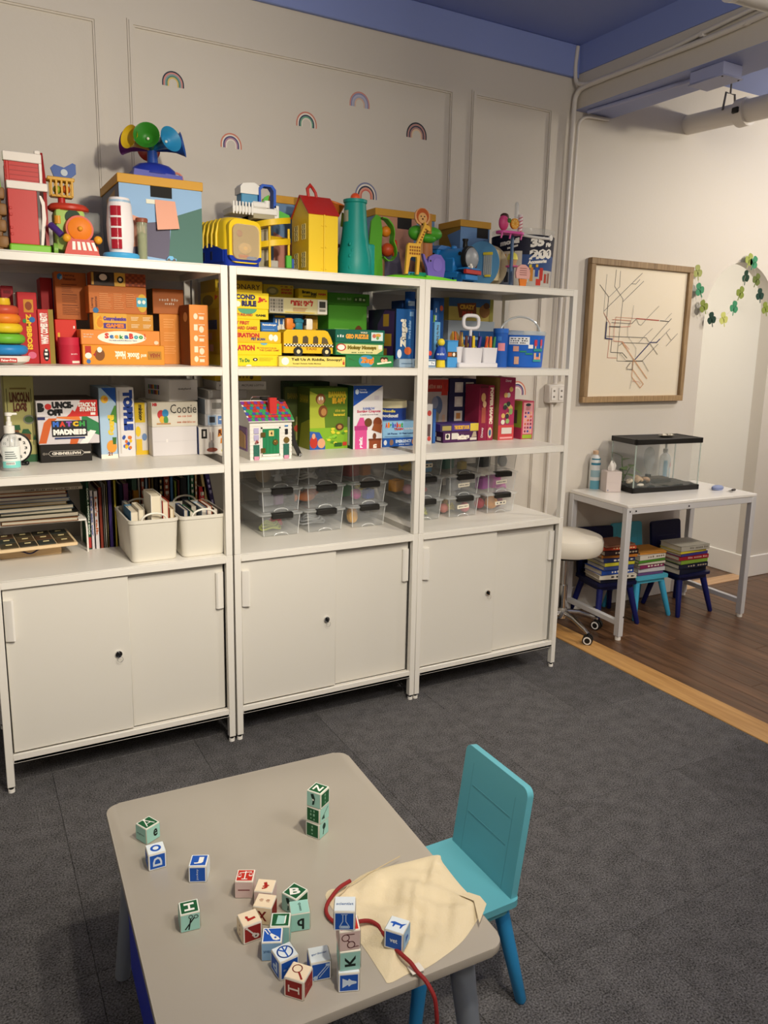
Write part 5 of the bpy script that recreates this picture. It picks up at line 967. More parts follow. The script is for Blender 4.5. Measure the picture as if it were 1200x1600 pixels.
# ------------------------------------------------------------------ sanitizer bottle and alarm clock
o = thing('pump_bottle', 'clear sanitizer pump bottle with teal label on the left shelf', 'bottle', (.090, .13, ZB))
MB().lathe([(.026, 0), (.0295, .004), (.0295, .085), (.027, .10), (.018, .118), (.013, .124), (.013, .128)], sy=.8).build('bottle_body', clear('#dfe6e6', .30), o)
MB().lathe([(.0225, .003), (.0255, .006), (.0255, .08), (0, .08)], sy=.78).build('gel', clear('#e8ecea', .25), o)
MB().lathe([(.0165, .126), (.0165, .150), (.009, .152), (.009, .163), (.006, .165), (.006, .182), (.011, .184), (.011, .194), (0, .196)]).build('pump_head', mat('#efece4', .35), o)
MB().box(-.006, .026, -.006, .006, .186, .193, .002).build('nozzle', mat('#efece4', .35), o)
MB().cyl((0, 0, .008), (0, 0, .13), .004, seg=10).build('dip_tube', mat('#dedbd4', .4, alpha=.7), o)
def wrap_panel(parent, name, R, z0, z1, a0, a1, m, sy=1.0, e=.0006, n=14):
    V = []; F = []
    for i in range(n+1):
        a = math.radians(a0+(a1-a0)*i/n); V += [((R+e)*math.cos(a), (R+e)*sy*math.sin(a), z0), ((R+e)*math.cos(a), (R+e)*sy*math.sin(a), z1)]
    for i in range(n): F.append((2*i, 2*i+2, 2*i+3, 2*i+1))
    return MB().poly(V, F).build(name, m, parent)
lbm = wrap_panel(o, 'label', .0295, .012, .082, -150, -30, card('#e6ebe6'), .8)
wrap_panel(lbm, 'label_band', .0295, .012, .034, -150, -30, card('#7fd0c8'), .8, .0009)
wrap_panel(lbm, 'barcode', .0295, .022, .032, -125, -70, card('#f3f3ee'), .8, .0012)
for k in range(9): wrap_panel(lbm, 'barcode_bar', .0295, .0235, .0305, -122+5.4*k, -119.5+5.4*k, card('#22201e'), .8, .0015, 2)
for k in range(4): wrap_panel(lbm, 'text_line', .0295, .064-.007*k, .0665-.007*k, -128, -75+6*k, card('#3a4a4a'), .8, .0012, 6)
o = thing('alarm_clock', 'black round clock with white dial behind the pump bottle', 'clock', (.108, .235, ZB))
Rz = Matrix.Rotation(math.radians(90), 4, 'X')
MB().lathe([(.0, -.024), (.050, -.024), (.0545, -.018), (.0545, .004), (.051, .006), (.049, .002), (0, .002)], c=(0, 0, 0), seg=40, M=Matrix.Translation((0, 0, .062)) @ Rz).build('case', BLACK, o)
d = MB().cyl((0, -.0045, .062), (0, -.002, .062), .0485, seg=40).build('dial', card('#e9e6df'), o)
dt = []
for k in range(12):
    a = math.radians(90-30*(k+1)); dt.append(('t', str(k+1), .5+.36*math.cos(a)-.045, .5+.36*math.sin(a)-.05, .5+.36*math.cos(a)+.045, .5+.36*math.sin(a)+.05, '#2a2826', 0, .03))
decals(d, (-.0485, -.0046, .0135), (.097, 0, 0), (0, 0, .097), dt+[('l', [(.5, .5), (.33, .62)], .02, '#1a1816'), ('l', [(.5, .5), (.52, .85)], .014, '#1a1816')])
for sx in (-1, 1): MB().ball((sx*.035, -.004, .008), .008).build('foot', BLACK, o)
MB().box(-.04, .04, -.006, .012, .002, .012, .003).build('foot_bar', BLACK, o)
# ------------------------------------------------------------------ ring stacker and red canister
o = thing('ring_stacker', 'rainbow ring stacking toy with white rocking base', 'toy', (.098, .17, ZA))
MB().lathe([(.0, 0), (.045, 0), (.068, .010), (.074, .024), (.07, .028), (0, .030)], seg=36).build('rocking_base', plastic('#efe9e0'), o)
MB().cyl((0, 0, .03), (0, 0, .20), .011, .008, 16).build('peg', plastic('#e8c83a'), o)
for (zc, R, h) in ((.048, .068, '#2a86c8'), (.083, .062, '#6fb83a'), (.117, .056, '#e6c82c'), (.148, .052, '#e8862c'), (.175, .048, '#c8523a')):
    MB().torus((0, 0, zc), R-.0165, .0165, 32, 12).build('ring', plastic(h), o)
MB().lathe([(.0, .188), (.02, .188), (.024, .195), (.022, .213), (0, .215)], seg=20).build('knob', plastic('#e8c22c'), o)
MB().box(-.022, .028, -.0745, -.0715, .008, .022, .001).build('red_badge', card('#c2302a'), o)
decals(o, (-.022, -.0746, .008), (.05, 0, 0), (0, 0, .014), [('t', 'Fisher-Price', .06, .25, .94, .78, '#f3ede4', 0, .04)])
o = thing('red_canister', 'red cardboard canister standing in front of the red box', 'canister', (.302, .235, ZA))
MB().cyl((0, 0, 0), (0, 0, .092), .036, seg=36).build('can_body', card('#b8233a'), o)
MB().cyl((0, 0, .066), (0, 0, .0925), .0366, seg=36).build('lid', card('#c22a42'), o)
wrap_panel(o, 'label', .0362, .004, .012, -85, -40, card('#e6dccc'))
wrap_text(o, '~1', .0362, .035, .006, -90, -55, '#e8c8c8')
# ------------------------------------------------------------------ wooden taxi with three riders
o = thing('toy_taxi', 'yellow wooden toy taxi with black wheels and checker stripe', 'toy', (1.163, .132, B['tell'][3]+B['tell'][4]))
TY = plastic('#e3b81f'); TWx, TH_ = .207, .098
ol = [(-.1035, .012), (.1035, .012), (.1035, .052), (.095, .075), (.082, .097), (.07, TH_+.004), (-.09, TH_+.004), (-.1035, .09)]
MB().prism(ol, 0, .075, 'y').build('body', TY, o)
for u0, u1 in ((-.068, -.045), (-.026, -.002), (.018, .040)):
    MB().prism([(u0, .05), (u1, .05), (u1, .072), ((u0+u1)/2+.004, .08), (u0+.002, .076)], -.0015, .0015, 'y').build('window', mat('#4a3a1c', .5), o)
MB().prism([(.055, .05), (.086, .05), (.078, .068), (.066, .076), (.057, .074)], -.0015, .0015, 'y').build('window', mat('#5a4a2a', .5), o)
ck = []
for k in range(32):
    for j in range(2):
        ck.append(('r', k/32, j/2, (k+1)/32, (j+1)/2, '#f0ead8' if (k+j) % 2 else '#14120f'))
decals(o, (-.102, -.0005, .038), (.204, 0, 0), (0, 0, .010), ck, names=('checker_stripe', 'lettering'))
decals(o, (-.1035, -.0002, .012), (.207, 0, 0), (0, 0, .09), [('t', 'TAXI', .44, .14, .66, .24, '#a8641c', 0, .03)])
for wx in (-.046, .074):
    for yy in (-.008, .068):
        w_ = MB().cyl((wx, yy, .0185), (wx, yy+.012, .0185), .0185, seg=24).build('wheel', BLACK, o)
        MB().cyl((wx, yy-.001, .0185), (wx, yy, .0185), .008, seg=16).build('hub', mat('#d9cfa0', .5), w_)
for i, (px, h, lb) in enumerate(((-.068, '#d97f2a', 'orange animal'), (-.03, '#2a7f96', 'teal'), (.014, '#e2ddd0', 'white'))):
    q = MB().box(px-.016, px+.014, .02, .05, TH_+.004, TH_+.048, .007, 2).build('peg_rider', plastic(h), o); q['label'] = lb + ' peg rider'
    if i == 0: MB().ball((px+.014, .03, TH_+.02), .010).build('snout', plastic('#c9702a'), q)
    if i == 2: MB().box(px-.018, px-.002, .022, .048, TH_+.02, TH_+.046, .003).build('dark_patch', plastic('#2a2826'), q)
    if i == 1: MB().box(px-.02, px+.018, .018, .052, TH_+.03, TH_+.044, .003).build('cap', plastic('#23708a'), q)
# blue canister and upper right shelf things
o = thing('blue_canister', 'blue cylindrical canister standing on the blue game behind the post', 'canister', (1.690, .255, B['zingo'][3]+B['zingo'][4]))
MB().cyl((0, 0, 0), (0, 0, .08), .0225, seg=28).build('can_body', card('#1f5aa8'), o)
wrap_panel(o, 'label', .0226, .02, .04, -140, -60, card('#b8d0e6')); wrap_panel(o, 'label', .0226, .003, .006, -170, -10, card('#e6e2d8'))
o = thing('bubble_bottle', 'blue bottle with yellow ball top and yellow cup base', 'bottle', (1.770, .12, ZA))
MB().lathe([(.017, 0), (.021, .002), (.019, .032), (0, .032)]).build('cup_base', plastic('#e0c82c'), o)
bb_ = MB().lathe([(.0, .033), (.024, .033), (.027, .04), (.025, .06), (.018, .085), (.008, .092), (0, .092)]).build('bottle_body', plastic('#1f48a8'), o)
wrap_text(bb_, '~1', .0262, .056, .012, -160, -90, '#dfe6f0')
MB().ball((0, 0, .106), .0165).build('ball_top', plastic('#e3cf3a'), o)
# marker caddy
o = thing('marker_caddy', 'white plastic caddy with loop handle full of markers', 'caddy', (1.956, .15, ZA))
CW = plastic('#dcdade')
def cup(name, x0, x1, y0, y1, z1):
    b = MB(); w0, d0 = x1-x0, y1-y0; cx, cy = (x0+x1)/2, (y0+y1)/2
    R_ = lambda w, d, z, r: [(cx+p[0], cy+p[1], z) for p in rr2(w, d, r, 4)]
    loft(b, [R_(w0-.012, d0-.008, 0, .008), R_(w0, d0, z1, .01), R_(w0-.005, d0-.005, z1, .008), R_(w0-.016, d0-.012, .004, .006)]); return b.build(name, CW, o)
cup('cup', -.075, .024, -.05, .0, .086); cup('cup', .027, .107, -.045, .012, .088); cup('cup', -.107, -.072, -.035, .03, .088); cup('cup', -.068, .03, .004, .055, .09); cup('cup', .034, .107, .016, .06, .09)
MB().box(-.104, .104, -.052, -.03, 0, .022, .004).box(-.104, .104, -.03, .055, 0, .006, .002).build('tray_base', CW, o)
MB().tube([(-.015, 0, .06), (-.015, 0, .165)], .007).build('handle_post', CW, o)
hp = []
for i in range(24):
    a = 2*math.pi*i/24; hp.append((-.014+.040*math.copysign(abs(math.cos(a))**.6, math.cos(a)), 0, .197+.028*math.copysign(abs(math.sin(a))**.6, math.sin(a))))
MB().tube(hp, .0085, 10, True).build('handle_loop', CW, o)
MK = [('#5a2a1c', -.055, -.03), ('#3f2a6a', -.036, -.03), ('#e3c32a', -.016, -.028), ('#3a2f86', .004, -.03), ('#35303a', .012, -.02), ('#c2441c', .045, -.025), ('#e0a82a', .060, -.022), ('#e0782a', .078, -.024), ('#2f7a4a', .094, -.02), ('#c9622a', -.09, -.01), ('#d9a02a', -.092, .01), ('#8a5a2a', -.05, .03), ('#c9a03a', -.035, .035), ('#2a2a2e', .02, .035), ('#3a4a8a', .06, .04)]
for i, (h, x, y) in enumerate(MK):
    lean = (-.08 if i in (9, 10) else .22 if i in (3, 4, 5, 8) else .05)*(1 if i % 2 else .7)
    q = tag(MB().cyl((0, 0, 0), (0, 0, .075), .0068, seg=14).build('marker', plastic(h), None, (1.956+x, .15+y, ZA+.045), (-.06, lean, 0)), '%s marker pen in the white caddy' % ('brown', 'purple', 'lemon yellow', 'indigo', 'charcoal', 'vermilion', 'golden', 'orange', 'green', 'rusty', 'amber', 'tan', 'mustard', 'black', 'blue')[i], 'marker', 'markers in the caddy')
    MB().cyl((0, 0, .075), (0, 0, .092 if i < 9 else .11), .0062 if i < 9 else .0045, .0058 if i < 9 else .003, 12).build('cap', plastic(h), q)
o = thing('blue_tube', 'tall blue cardboard tube beside the blue bucket', 'canister', (2.160, .22, ZA))
MB().cyl((0, 0, 0), (0, 0, .162), .034, seg=32).build('tube_body', card('#1f58b0'), o); MB().cyl((0, 0, .155), (0, 0, .176), .0355, seg=32).build('lid', plastic('#2a66c0'), o)
wrap_panel(o, 'round_label', .0341, .075, .11, -145, -90, card('#d98a94')); wrap_panel(o, 'wave_print', .0341, .12, .14, -150, -120, card('#3a78c8'))
o = thing('blue_bucket', 'bright blue craft bucket with clear lid and arched handle', 'bucket', (2.312, .27, ZA))
MB().lathe([(.0, 0), (.105, 0), (.109, .004), (.117, .150), (.114, .150), (.104, .006), (0, .006)], seg=48).build('bucket_body', plastic('#1f62c4'), o)
MB().lathe([(.119, .148), (.121, .152), (.121, .164), (.116, .168), (0, .168)], seg=48).build('lid', clear('#cfdde6', .5), o)
MB().tube([(.122*math.cos(math.pi*i/16), 0, .15+.085*math.sin(math.pi*i/16)) for i in range(17)], .005, 8).build('handle', clear('#e6eaec', .75), o)
for sx in (-1, 1): MB().ball((sx*.121, 0, .145), .009).build('handle_pivot', clear('#e6eaec', .75), o)
wrap_panel(o, 'speech_bubble', .1165, .105, .140, -153, -106, card('#e9ebee'), 1, .0008)
wrap_panel(o, 'speech_tail', .1150, .088, .105, -108, -96, card('#e9ebee'), 1, .0008)
wrap_text(o, '~1', .1165, .132, .007, -150, -112, '#2a2a3a', .0016); wrap_text(o, '~2', .1165, .122, .007, -150, -110, '#2a2a3a', .0016); wrap_text(o, '~2', .1165, .112, .007, -150, -115, '#2a2a3a', .0016)
for a0, a1, z0, z1, h in ((-93, -85, .100, .128, '#c23a4a'), (-74, -66, .102, .13, '#c94a5a'), (-91, -87, .088, .100, '#d9b08a'), (-72, -68, .09, .102, '#d9b08a'), (-94, -64, .075, .088, '#2f8a8a'), (-143, -130, .074, .098, '#d9a08a'), (-128, -112, .070, .077, '#2f8a6a'), (-114, -96, .060, .067, '#2f8a6a'), (-166, -157, .02, .06, '#1f6a4a'), (-140, -129, .015, .05, '#d9a88a'), (-94, -66, .028, .038, '#3a9a9a'), (-92, -86, .038, .068, '#d9b08a'), (-76, -70, .038, .068, '#d9b08a'), (-86, -76, .038, .05, '#d98a7a'), (-190, -180, .1, .13, '#8a4a34')):
    wrap_panel(o, 'sticker_print', .110+.0065*((z0+z1)/2/.15), z0, z1, a0, a1, card(h), 1, .0024, 4)
# ------------------------------------------------------------------ wooden latch-and-door toy house with dark strap
o = thing('toy_house', 'small white wooden toy house with green door and multicoloured roof', 'toy', (.898, .068, ZB))
HW, HD, HE, HR = .166, .195, .150, .215
WL = mat('#dedbd2', .45)
MB().prism([(0, 0), (HD, 0), (HD, HE), (HD/2, HR), (0, HE)], 0, HW, 'x').build('house_body', WL, o)
for k in range(9):
    MB().box(-.0012, HW+.0012, -.0015, .0005, .012+.0145*k, .0235+.0145*k).build('siding_board', WL, o)
RC = ('#7a3f9a', '#c2453a', '#2f6fb0', '#3f9a5a', '#4a4fa8', '#b83a34')
sl = math.atan2(HR-HE, HD/2); ln = math.hypot(HR-HE, HD/2)+.012
for side in (0, 1):
    M_ = Matrix.Translation((0, -.010 if side == 0 else HD+.010, HE-.005)) @ Matrix.Rotation(sl if side == 0 else math.pi-sl, 4, 'X')
    rp = MB().box(-.008, HW+.008, 0, ln, -.002, .003, M=M_).build('roof_panel', WL, o)
    if side == 0:
        b = MB()
        for r in range(7):
            for c in range(14):
                b.use(card(RC[(r*5+c*3+(r*c) % 4) % 6])); x0 = -.008+.0131*c+(.0065 if r % 2 else 0); x1 = min(x0+.0125, HW+.008)
                if x1-x0 < .004: continue
                y0 = .002+.0165*r; b.box(x0, x1, y0, y0+.019, .003+.0006*(r % 2), .0055, M=M_)
        q = b.build('roof_shingles', None, rp, smooth=False); q['kind'] = 'stuff'
MB().box(HW*.52, HW*.70, .02, .045, HE+.012, HR+.018, .002).build('chimney', plastic('#c2302c'), o)
dr = MB().box(.048, .115, -.007, -.002, .022, .118, .001).build('door', card('#1f7a4c'), o)
for k in range(1, 5): MB().box(.048+.0134*k-.0005, .048+.0134*k+.0005, -.0074, -.007, .024, .116).build('board_joint', card('#175f3a'), dr)
MB().box(.044, .119, -.004, -.001, .012, .022, .001).box(.042, .048, -.004, -.001, .012, .124).box(.115, .121, -.004, -.001, .012, .124).box(.042, .121, -.004, -.001, .118, .124).build('door_frame', WL, o)
for zz in (.036, .096): MB().box(.040, .058, -.010, -.006, zz-.009, zz+.009, .001).build('hinge', mat('#8a7440', .3, .8), dr)
MB().cyl((.098, -.007, .066), (.098, -.012, .066), .012, .010, 18).cyl((.098, -.012, .066), (.098, -.016, .066), .005, seg=12).build('door_knob', mat('#b89a5a', .25, .9), dr)
MB().box(.072, .092, -.0082, -.007, .090, .112).build('number_plate', card('#d9bf7a'), dr)
decals(dr, (.072, -.0082, .090), (.020, 0, 0), (0, 0, .022), [('t', '4', .3, .2, .7, .8, '#2a2418', 0, .05)])
for x0 in (.012, .132): MB().box(x0, x0+.024, -.004, -.001, .004, .058, .001).build('green_shrub', mat('#22604f', .8, bump=.5, scale=200), o)
for x0 in (.014, .134): MB().box(x0, x0+.02, -.006, -.003, .0, .014, .001).build('flower_row', card('#c98aa0'), o)
for z0 in (.074, .1): MB().box(.014, .034, -.004, -.001, z0, z0+.022, .001).build('window_pane', card('#b0a8c8'), o)
MB().tube([(.02, -.006, .064), (.026, -.006, .074), (.03, -.006, .066)], .004).build('weather_hen', plastic('#9a4a4a'), o)
MB().cyl((.145, -.004, .072), (.145, -.001, .072), .012, seg=18).build('brass_bell_plate', mat('#a88a4a', .3, .8), o)
MB().box(.139, .151, -.006, -.001, .094, .116, .002).build('lantern', BLACK, o); MB().box(.138, .152, -.004, -.002, .124, .13, .001).build('blue_bird', card('#2f6fb0'), o)
q = MB().prism([(.03, .03), (HD-.03, .03), (HD-.03, .12), (.03, .12)], -.003, -.0005, 'x').build('side_door', card('#7a5a86'), o)
MB().prism([(.045, .04), (HD-.045, .04), (HD-.045, .09), (HD/2, .105), (.045, .09)], -.005, -.003, 'x').build('side_panel', card('#b08a5a'), q)
MB().tube(bend([(.035, HD/2, HR), (.042, HD/2, HR+.018), (.12, HD/2, HR+.018), (.128, HD/2, HR)]), .002).build('handle', CHROME, o)
o = thing('strap', 'black nylon strap with metal clip hanging beside the toy house', 'strap', (1.075, .16, ZB))
b = MB(); pts = [(-.07, 0, .226), (-.02, -.01, .222), (.002, -.02, .19), (.008, -.03, .13), (.018, -.045, .06), (.032, -.06, .018), (.036, -.066, .004)]
for a, c in zip(pts[:-1], pts[1:]):
    a, c = Vector(a), Vector(c); w_ = .011
    b.poly([a+Vector((-w_, 0, 0)), a+Vector((w_, .004, 0)), c+Vector((w_, .004, 0)), c+Vector((-w_, 0, 0)), a+Vector((-w_, .002, 0)), a+Vector((w_, .006, 0)), c+Vector((w_, .006, 0)), c+Vector((-w_, .002, 0))], [(0, 1, 2, 3), (7, 6, 5, 4), (0, 3, 7, 4), (1, 5, 6, 2)])
b.build('webbing', mat('#14120f', .8), o); MB().torus((.036, -.072, .008), .009, .002, 16, 6, axis='x').build('clip', CHROME, o)
MB().box(-.10, -.03, -.012, .022, .219, .233, .006).build('strap_pad', mat('#1c1a17', .8), o)
# ------------------------------------------------------------------ toys along the top shelf
# geometric cardboard boxes with yellow lids
def patch_box(label, dims, front, left=(), hole=None, paper=False):
    x0, x1, y, z0, H_, D = dims; W = x1-x0; lid = .03; h = H_-lid
    o = thing('storage_box', label, 'box', ((x0+x1)/2, y, z0), 0, 'patterned cardboard boxes on the top shelf')
    b = MB().box(-W/2, W/2, 0, D, 0, h+.01, .002).build('box_body', card('#7f9fc4'), o)
    decals(b, (-W/2, 0, 0), (W, 0, 0), (0, 0, h), front)
    if left: decals(b, (-W/2, D, 0), (0, -D, 0), (0, 0, h), left)
    MB().box(-W/2-.005, W/2+.005, -.005, D+.003, h, H_, .0015).build('lid', card('#cf9a35'), o)
    if hole: MB().box(-W/2+W*hole[0], -W/2+W*hole[1], -.0016, .001, h*hole[2], h*hole[3]).build('hand_hole', mat('#14110e', .8), o)
    if paper:
        p = MB().poly([(-W/2+.117, -.004, .213), (-W/2+.186, -.003, .213), (-W/2+.197, -.012, .122), (-W/2+.120, -.016, .112), (-W/2+.117, -.0045, .213), (-W/2+.186, -.0035, .213), (-W/2+.197, -.0125, .122), (-W/2+.120, -.0165, .112)], [(0, 1, 2, 3), (7, 6, 5, 4), (0, 3, 7, 4), (1, 5, 6, 2)]).build('pink_note', card('#e3a48a'), o)
        MB().box(-W/2+.088, -W/2+.122, -.003, -.0012, .198, .212).build('tape', mat('#c9c8b0', .4), p)
    return o
FRONT = [('r', 0, 0, 1, 1, '#8fb4d9'), ('p', [(.0, .0), (.58, 0), (.6, .57), (.3, .52), (0, .62)], '#5f5a6e'), ('p', [(.56, 0), (1, 0), (1, .78), (.62, .62)], '#4a7268'), ('p', [(0, .66), (.28, .56), (.30, .22), (.0, .18)], '#d99a80'), ('p', [(.18, 0), (.56, 0), (.55, .06), (.2, .1)], '#8fb4d9')]
patch_box('big patterned cardboard box with yellow lid and pink note under the horn toy', B['bigcard'], FRONT, [('r', 0, 0, 1, 1, '#5f6270'), ('p', [(.3, .9), (.8, .95), (.7, .6), (.4, .5)], '#a8864a')], (.37, .63, .86, 1.0), True)
patch_box('patterned cardboard box with yellow lid behind the toy garage', B['bigcard2'], [('r', 0, .45, 1, 1, '#6f8fb4'), ('p', [(0, 0), (.6, 0), (.6, .45), (0, .62)], '#c98a78'), ('r', .6, 0, 1, .5, '#5f5a6e')])
patch_box('patterned cardboard box with yellow lid behind the lion cutout', B['bigcard3'], [('r', 0, 0, 1, 1, '#c08a74'), ('p', [(.6, .4), (1, .3), (1, 1), (.7, 1)], '#6f8fb4'), ('p', [(0, 0), (.5, 0), (.4, .5), (0, .6)], '#5f5a6e')], hole=(.36, .6, .84, 1.0))
patch_box('patterned cardboard box with yellow lid behind the blue engine', B['bigcard4'], [('r', 0, 0, 1, 1, '#6f95c4'), ('p', [(0, .3), (.45, .1), (.6, .45), (0, .62)], '#c98a78'), ('p', [(.55, .3), (1, .3), (1, .7), (.6, .7)], '#c08a74')], [('r', 0, 0, 1, 1, '#a8822f'), ('p', [(.4, .9), (1, .95), (1, .35)], '#6f95c4'), ('p', [(.7, .2), (1, .35), (1, .1)], '#c98a78')], (.56, .95, .84, 1.0))
Zt = ZT+.0003
# log cabin at the very edge
o = thing('toy_log_cabin', 'brown toy log cabin with lime green roof at the edge of view', 'toy', (.009, .17, Zt))
MB().box(-.10, .106, 0, .10, 0, .215, .004).build('cabin_wall', mat('#7a5326', .55), o)
for k in range(4): MB().box(.09, .122-.004*(k % 2), -.008, .04, .02+.05*k, .058+.05*k, .008, 2).build('log_end', mat('#8a6130', .55), o)
MB().prism([(-.08, .20), (.108, .205), (.104, .30), (.06, .40), (-.08, .40)], -.01, .05, 'y').build('roof', plastic('#86c234'), o)
# red barn
o = thing('toy_barn', 'red toy barn with white trim on a lime green base', 'toy', (.132, .15, Zt))
RD = plastic('#c2302c'); WT = plastic('#ece4da')
MB().box(-.002, .122, -.012, .13, 0, .034, .004).build('base', plastic('#7cc22c'), o)
MB().box(.002, .088, 0, .012, .034, .205, .002).build('front_wall', RD, o); MB().box(.002, .012, .012, .12, .034, .29, .002).build('side_wall', RD, o)
for zz in (.06, .08, .12, .14): MB().box(.004, .012, -.003, 0, zz, zz+.008, .001).build('hinge', RD, o)
MB().box(-.002, .106, .014, .024, .226, .292, .002).build('upper_wall', RD, o)
for k in range(4): MB().box(-.001, .104, .0125, .0145, .234+.014*k, .236+.014*k).build('board_groove', plastic('#a52824'), o)
MB().box(.0, .121, -.006, .012, .203, .228, .002).build('loft_beam', WT, o)
MB().box(-.005, .108, .006, .03, .289, .318, .002).build('roof_trim', WT, o); MB().box(.099, .108, .008, .02, .226, .29, .001).build('corner_post', WT, o); MB().box(.088, .106, .01, .024, .318, .33, .002).build('vane_stub', WT, o)
MB().prism([(.092, .034), (.10, .034), (.112, .12), (.110, .17), (.10, .19), (.094, .19), (.101, .16), (.1, .12)], .002, .012, 'y').build('door_arch', WT, o)
o2 = MB().prism([(.005, .0), (.125, .0), (.125, .22), (.065, .335), (.005, .24)], .108, .118, 'x').build('gable_wall', plastic('#9c2422'), o)
# lookout basket with blue wings
o = thing('toy_lookout', 'yellow toy basket with blue folded wings behind the green engine', 'toy', (.306, .257, Zt))
YB = plastic('#d9a51f'); MB().cyl((0, 0, 0), (0, 0, .21), .012, seg=14).build('post', RD, o)
MB().box(-.034, .036, -.02, .02, .206, .214, .002).build('basket_floor', YB, o)
for sy in (-.02, .02):
    for k in range(5): MB().box(-.036+.0165*k, -.029+.0165*k, sy-.003, sy+.003, .21, .262, .001).build('basket_bar', YB, o)
    MB().box(-.044, .042, sy-.004, sy+.004, .258, .270, .002).build('basket_rim', YB, o)
MB().ball((-.012, 0, .232), .014).build('green_ball', plastic('#9ab43a'), o); MB().ball((.016, 0, .235), .014).build('orange_ball', plastic('#d96a2a'), o)
MB().prism([(-.02, .272), (.032, .272), (.05, .288), (.05, .318), (.04, .322), (.012, .304), (-.018, .312), (-.03, .300)], -.006, .006, 'y').build('wings', plastic('#1f4f9c'), o)
MB().cyl((.012, -.008, .288), (.012, -.006, .288), .011, seg=18).build('wing_badge', mat('#a8b4bc', .4), o)
# green engine with orange front
o = thing('toy_train', 'green toy engine with orange round front and red striped cowcatcher', 'toy', (.320, .105, Zt))
GR = plastic('#a8c86a')
MB().box(-.052, .042, .02, .13, .02, .155, .014, 2).build('cab', GR, o)
MB().lathe([(.058, .150), (.064, .155), (.064, .163), (.055, .172), (0, .175)], c=(-.004, .07, 0), sy=.95).build('roof', plastic('#c23a24'), o)
MB().cyl((.002, .016, .128), (.002, .021, .128), .024, seg=24).build('window', mat('#24402c', .55, spec=.2), o)
MB().cyl((.018, -.006, .09), (.018, .02, .09), .043, .046, 32).build('front_disc', plastic('#c9401c'), o)
MB().lathe([(0, .0), (.036, 0), (.037, .003), (.02, .009), (0, .011)], c=(0, 0, 0), M=Matrix.Translation((.018, -.006, .09)) @ Matrix.Rotation(math.radians(90), 4, 'X')).build('front_plate', plastic('#e8801c'), o)
MB().ball((.018, -.019, .090), .008).build('centre_knob', plastic('#e8a02a'), o)
MB().prism([(-.036, .0), (.078, .0), (.056, .056), (-.018, .056)], -.022, .02, 'y').build('cowcatcher', plastic('#c2301c'), o)
for k in range(5): MB().prism([(-.010+.017*k, .022), (.000+.017*k, .022), (-.000+.0145*k, .048), (-.009+.0145*k, .048)], -.0235, -.022, 'y').build('stripe', plastic('#efe8dc'), o)
for x_ in (-.024, .072): MB().ball((x_, -.016, .058), .0135).build('buffer', plastic('#e8a32a'), o)
MB().tube([(-.066, .02, .098), (-.052, .0, .082), (-.038, -.006, .066)], .011, 10).build('arm', plastic('#4a2f7a'), o)
MB().cyl((-.042, .03, .105), (-.042, .03, .13), .012, seg=14).build('yellow_peg', plastic('#d9962a'), o)
MB().box(-.048, .088, .024, .10, .085, .150, .006).build('clear_shell', mat('#dfe4df', .35, alpha=.16, spec=.2), o)
for x_ in (-.055, .07):
    for y_ in (.03, .1): MB().cyl((x_-.006, y_, .022), (x_+.006, y_, .022), .022, seg=20).build('wheel', plastic('#7fae4a' if x_ < 0 else '#c9502a'), o)
# white and red rocket on blue disc
o = thing('toy_rocket', 'white toy rocket with red window strip on a pale blue disc', 'toy', (.460, .066, Zt))
MB().lathe([(0, 0), (.055, 0), (.058, .004), (.058, .014), (.054, .018), (0, .018)], seg=32).build('base_disc', plastic('#4aa8dc'), o)
MB().lathe([(.036, .018), (.042, .06), (.043, .11), (.038, .17), (.032, .194), (0, .197)], seg=28).build('rocket_body', plastic('#e6e0e0'), o)
wrap_panel(o, 'window_strip', .0425, .03, .165, -142, -95, mat('#a8182c', .15), 1, .0008)
for zz in (.06, .095, .128): wrap_panel(o, 'window_rib', .0432, zz, zz+.006, -142, -95, plastic('#e6e0e0'), 1, .0016)
wrap_panel(o, 'top_band', .0345, .178, .186, -160, -20, plastic('#9ab8d0'), 1, .0012)
o = thing('clear_jar', 'clear jar with dull red lid beside the white rocket', 'jar', (.548, .20, Zt)); o.location.y = .098; o.location.x = .536
MB().lathe([(.014, 0), (.016, .004), (.018, .128), (.016, .13)]).build('jar_body', clear('#b8c0a0', .45), o); MB().lathe([(.0195, .128), (.0205, .138), (.019, .142), (0, .143)]).build('lid', plastic('#8a4a34'), o)
MB().lathe([(0, .006), (.013, .006), (.014, .09), (0, .1)]).build('contents', mat('#8a8a5a', .7, var=.5, scale=120), o)
o = thing('toy_car', 'tiny pale blue toy car on the shelf edge', 'toy', (.615, .03, Zt))
MB().prism([(-.017, .004), (.017, .004), (.016, .010), (.009, .011), (.004, .018), (-.008, .018), (-.013, .011)], -.008, .008, 'y').build('car_body', plastic('#5aa8d6'), o)
for x_ in (-.009, .009): MB().cyl((x_, -.009, .005), (x_, .009, .005), .005, seg=14).build('wheel', BLACK, o)
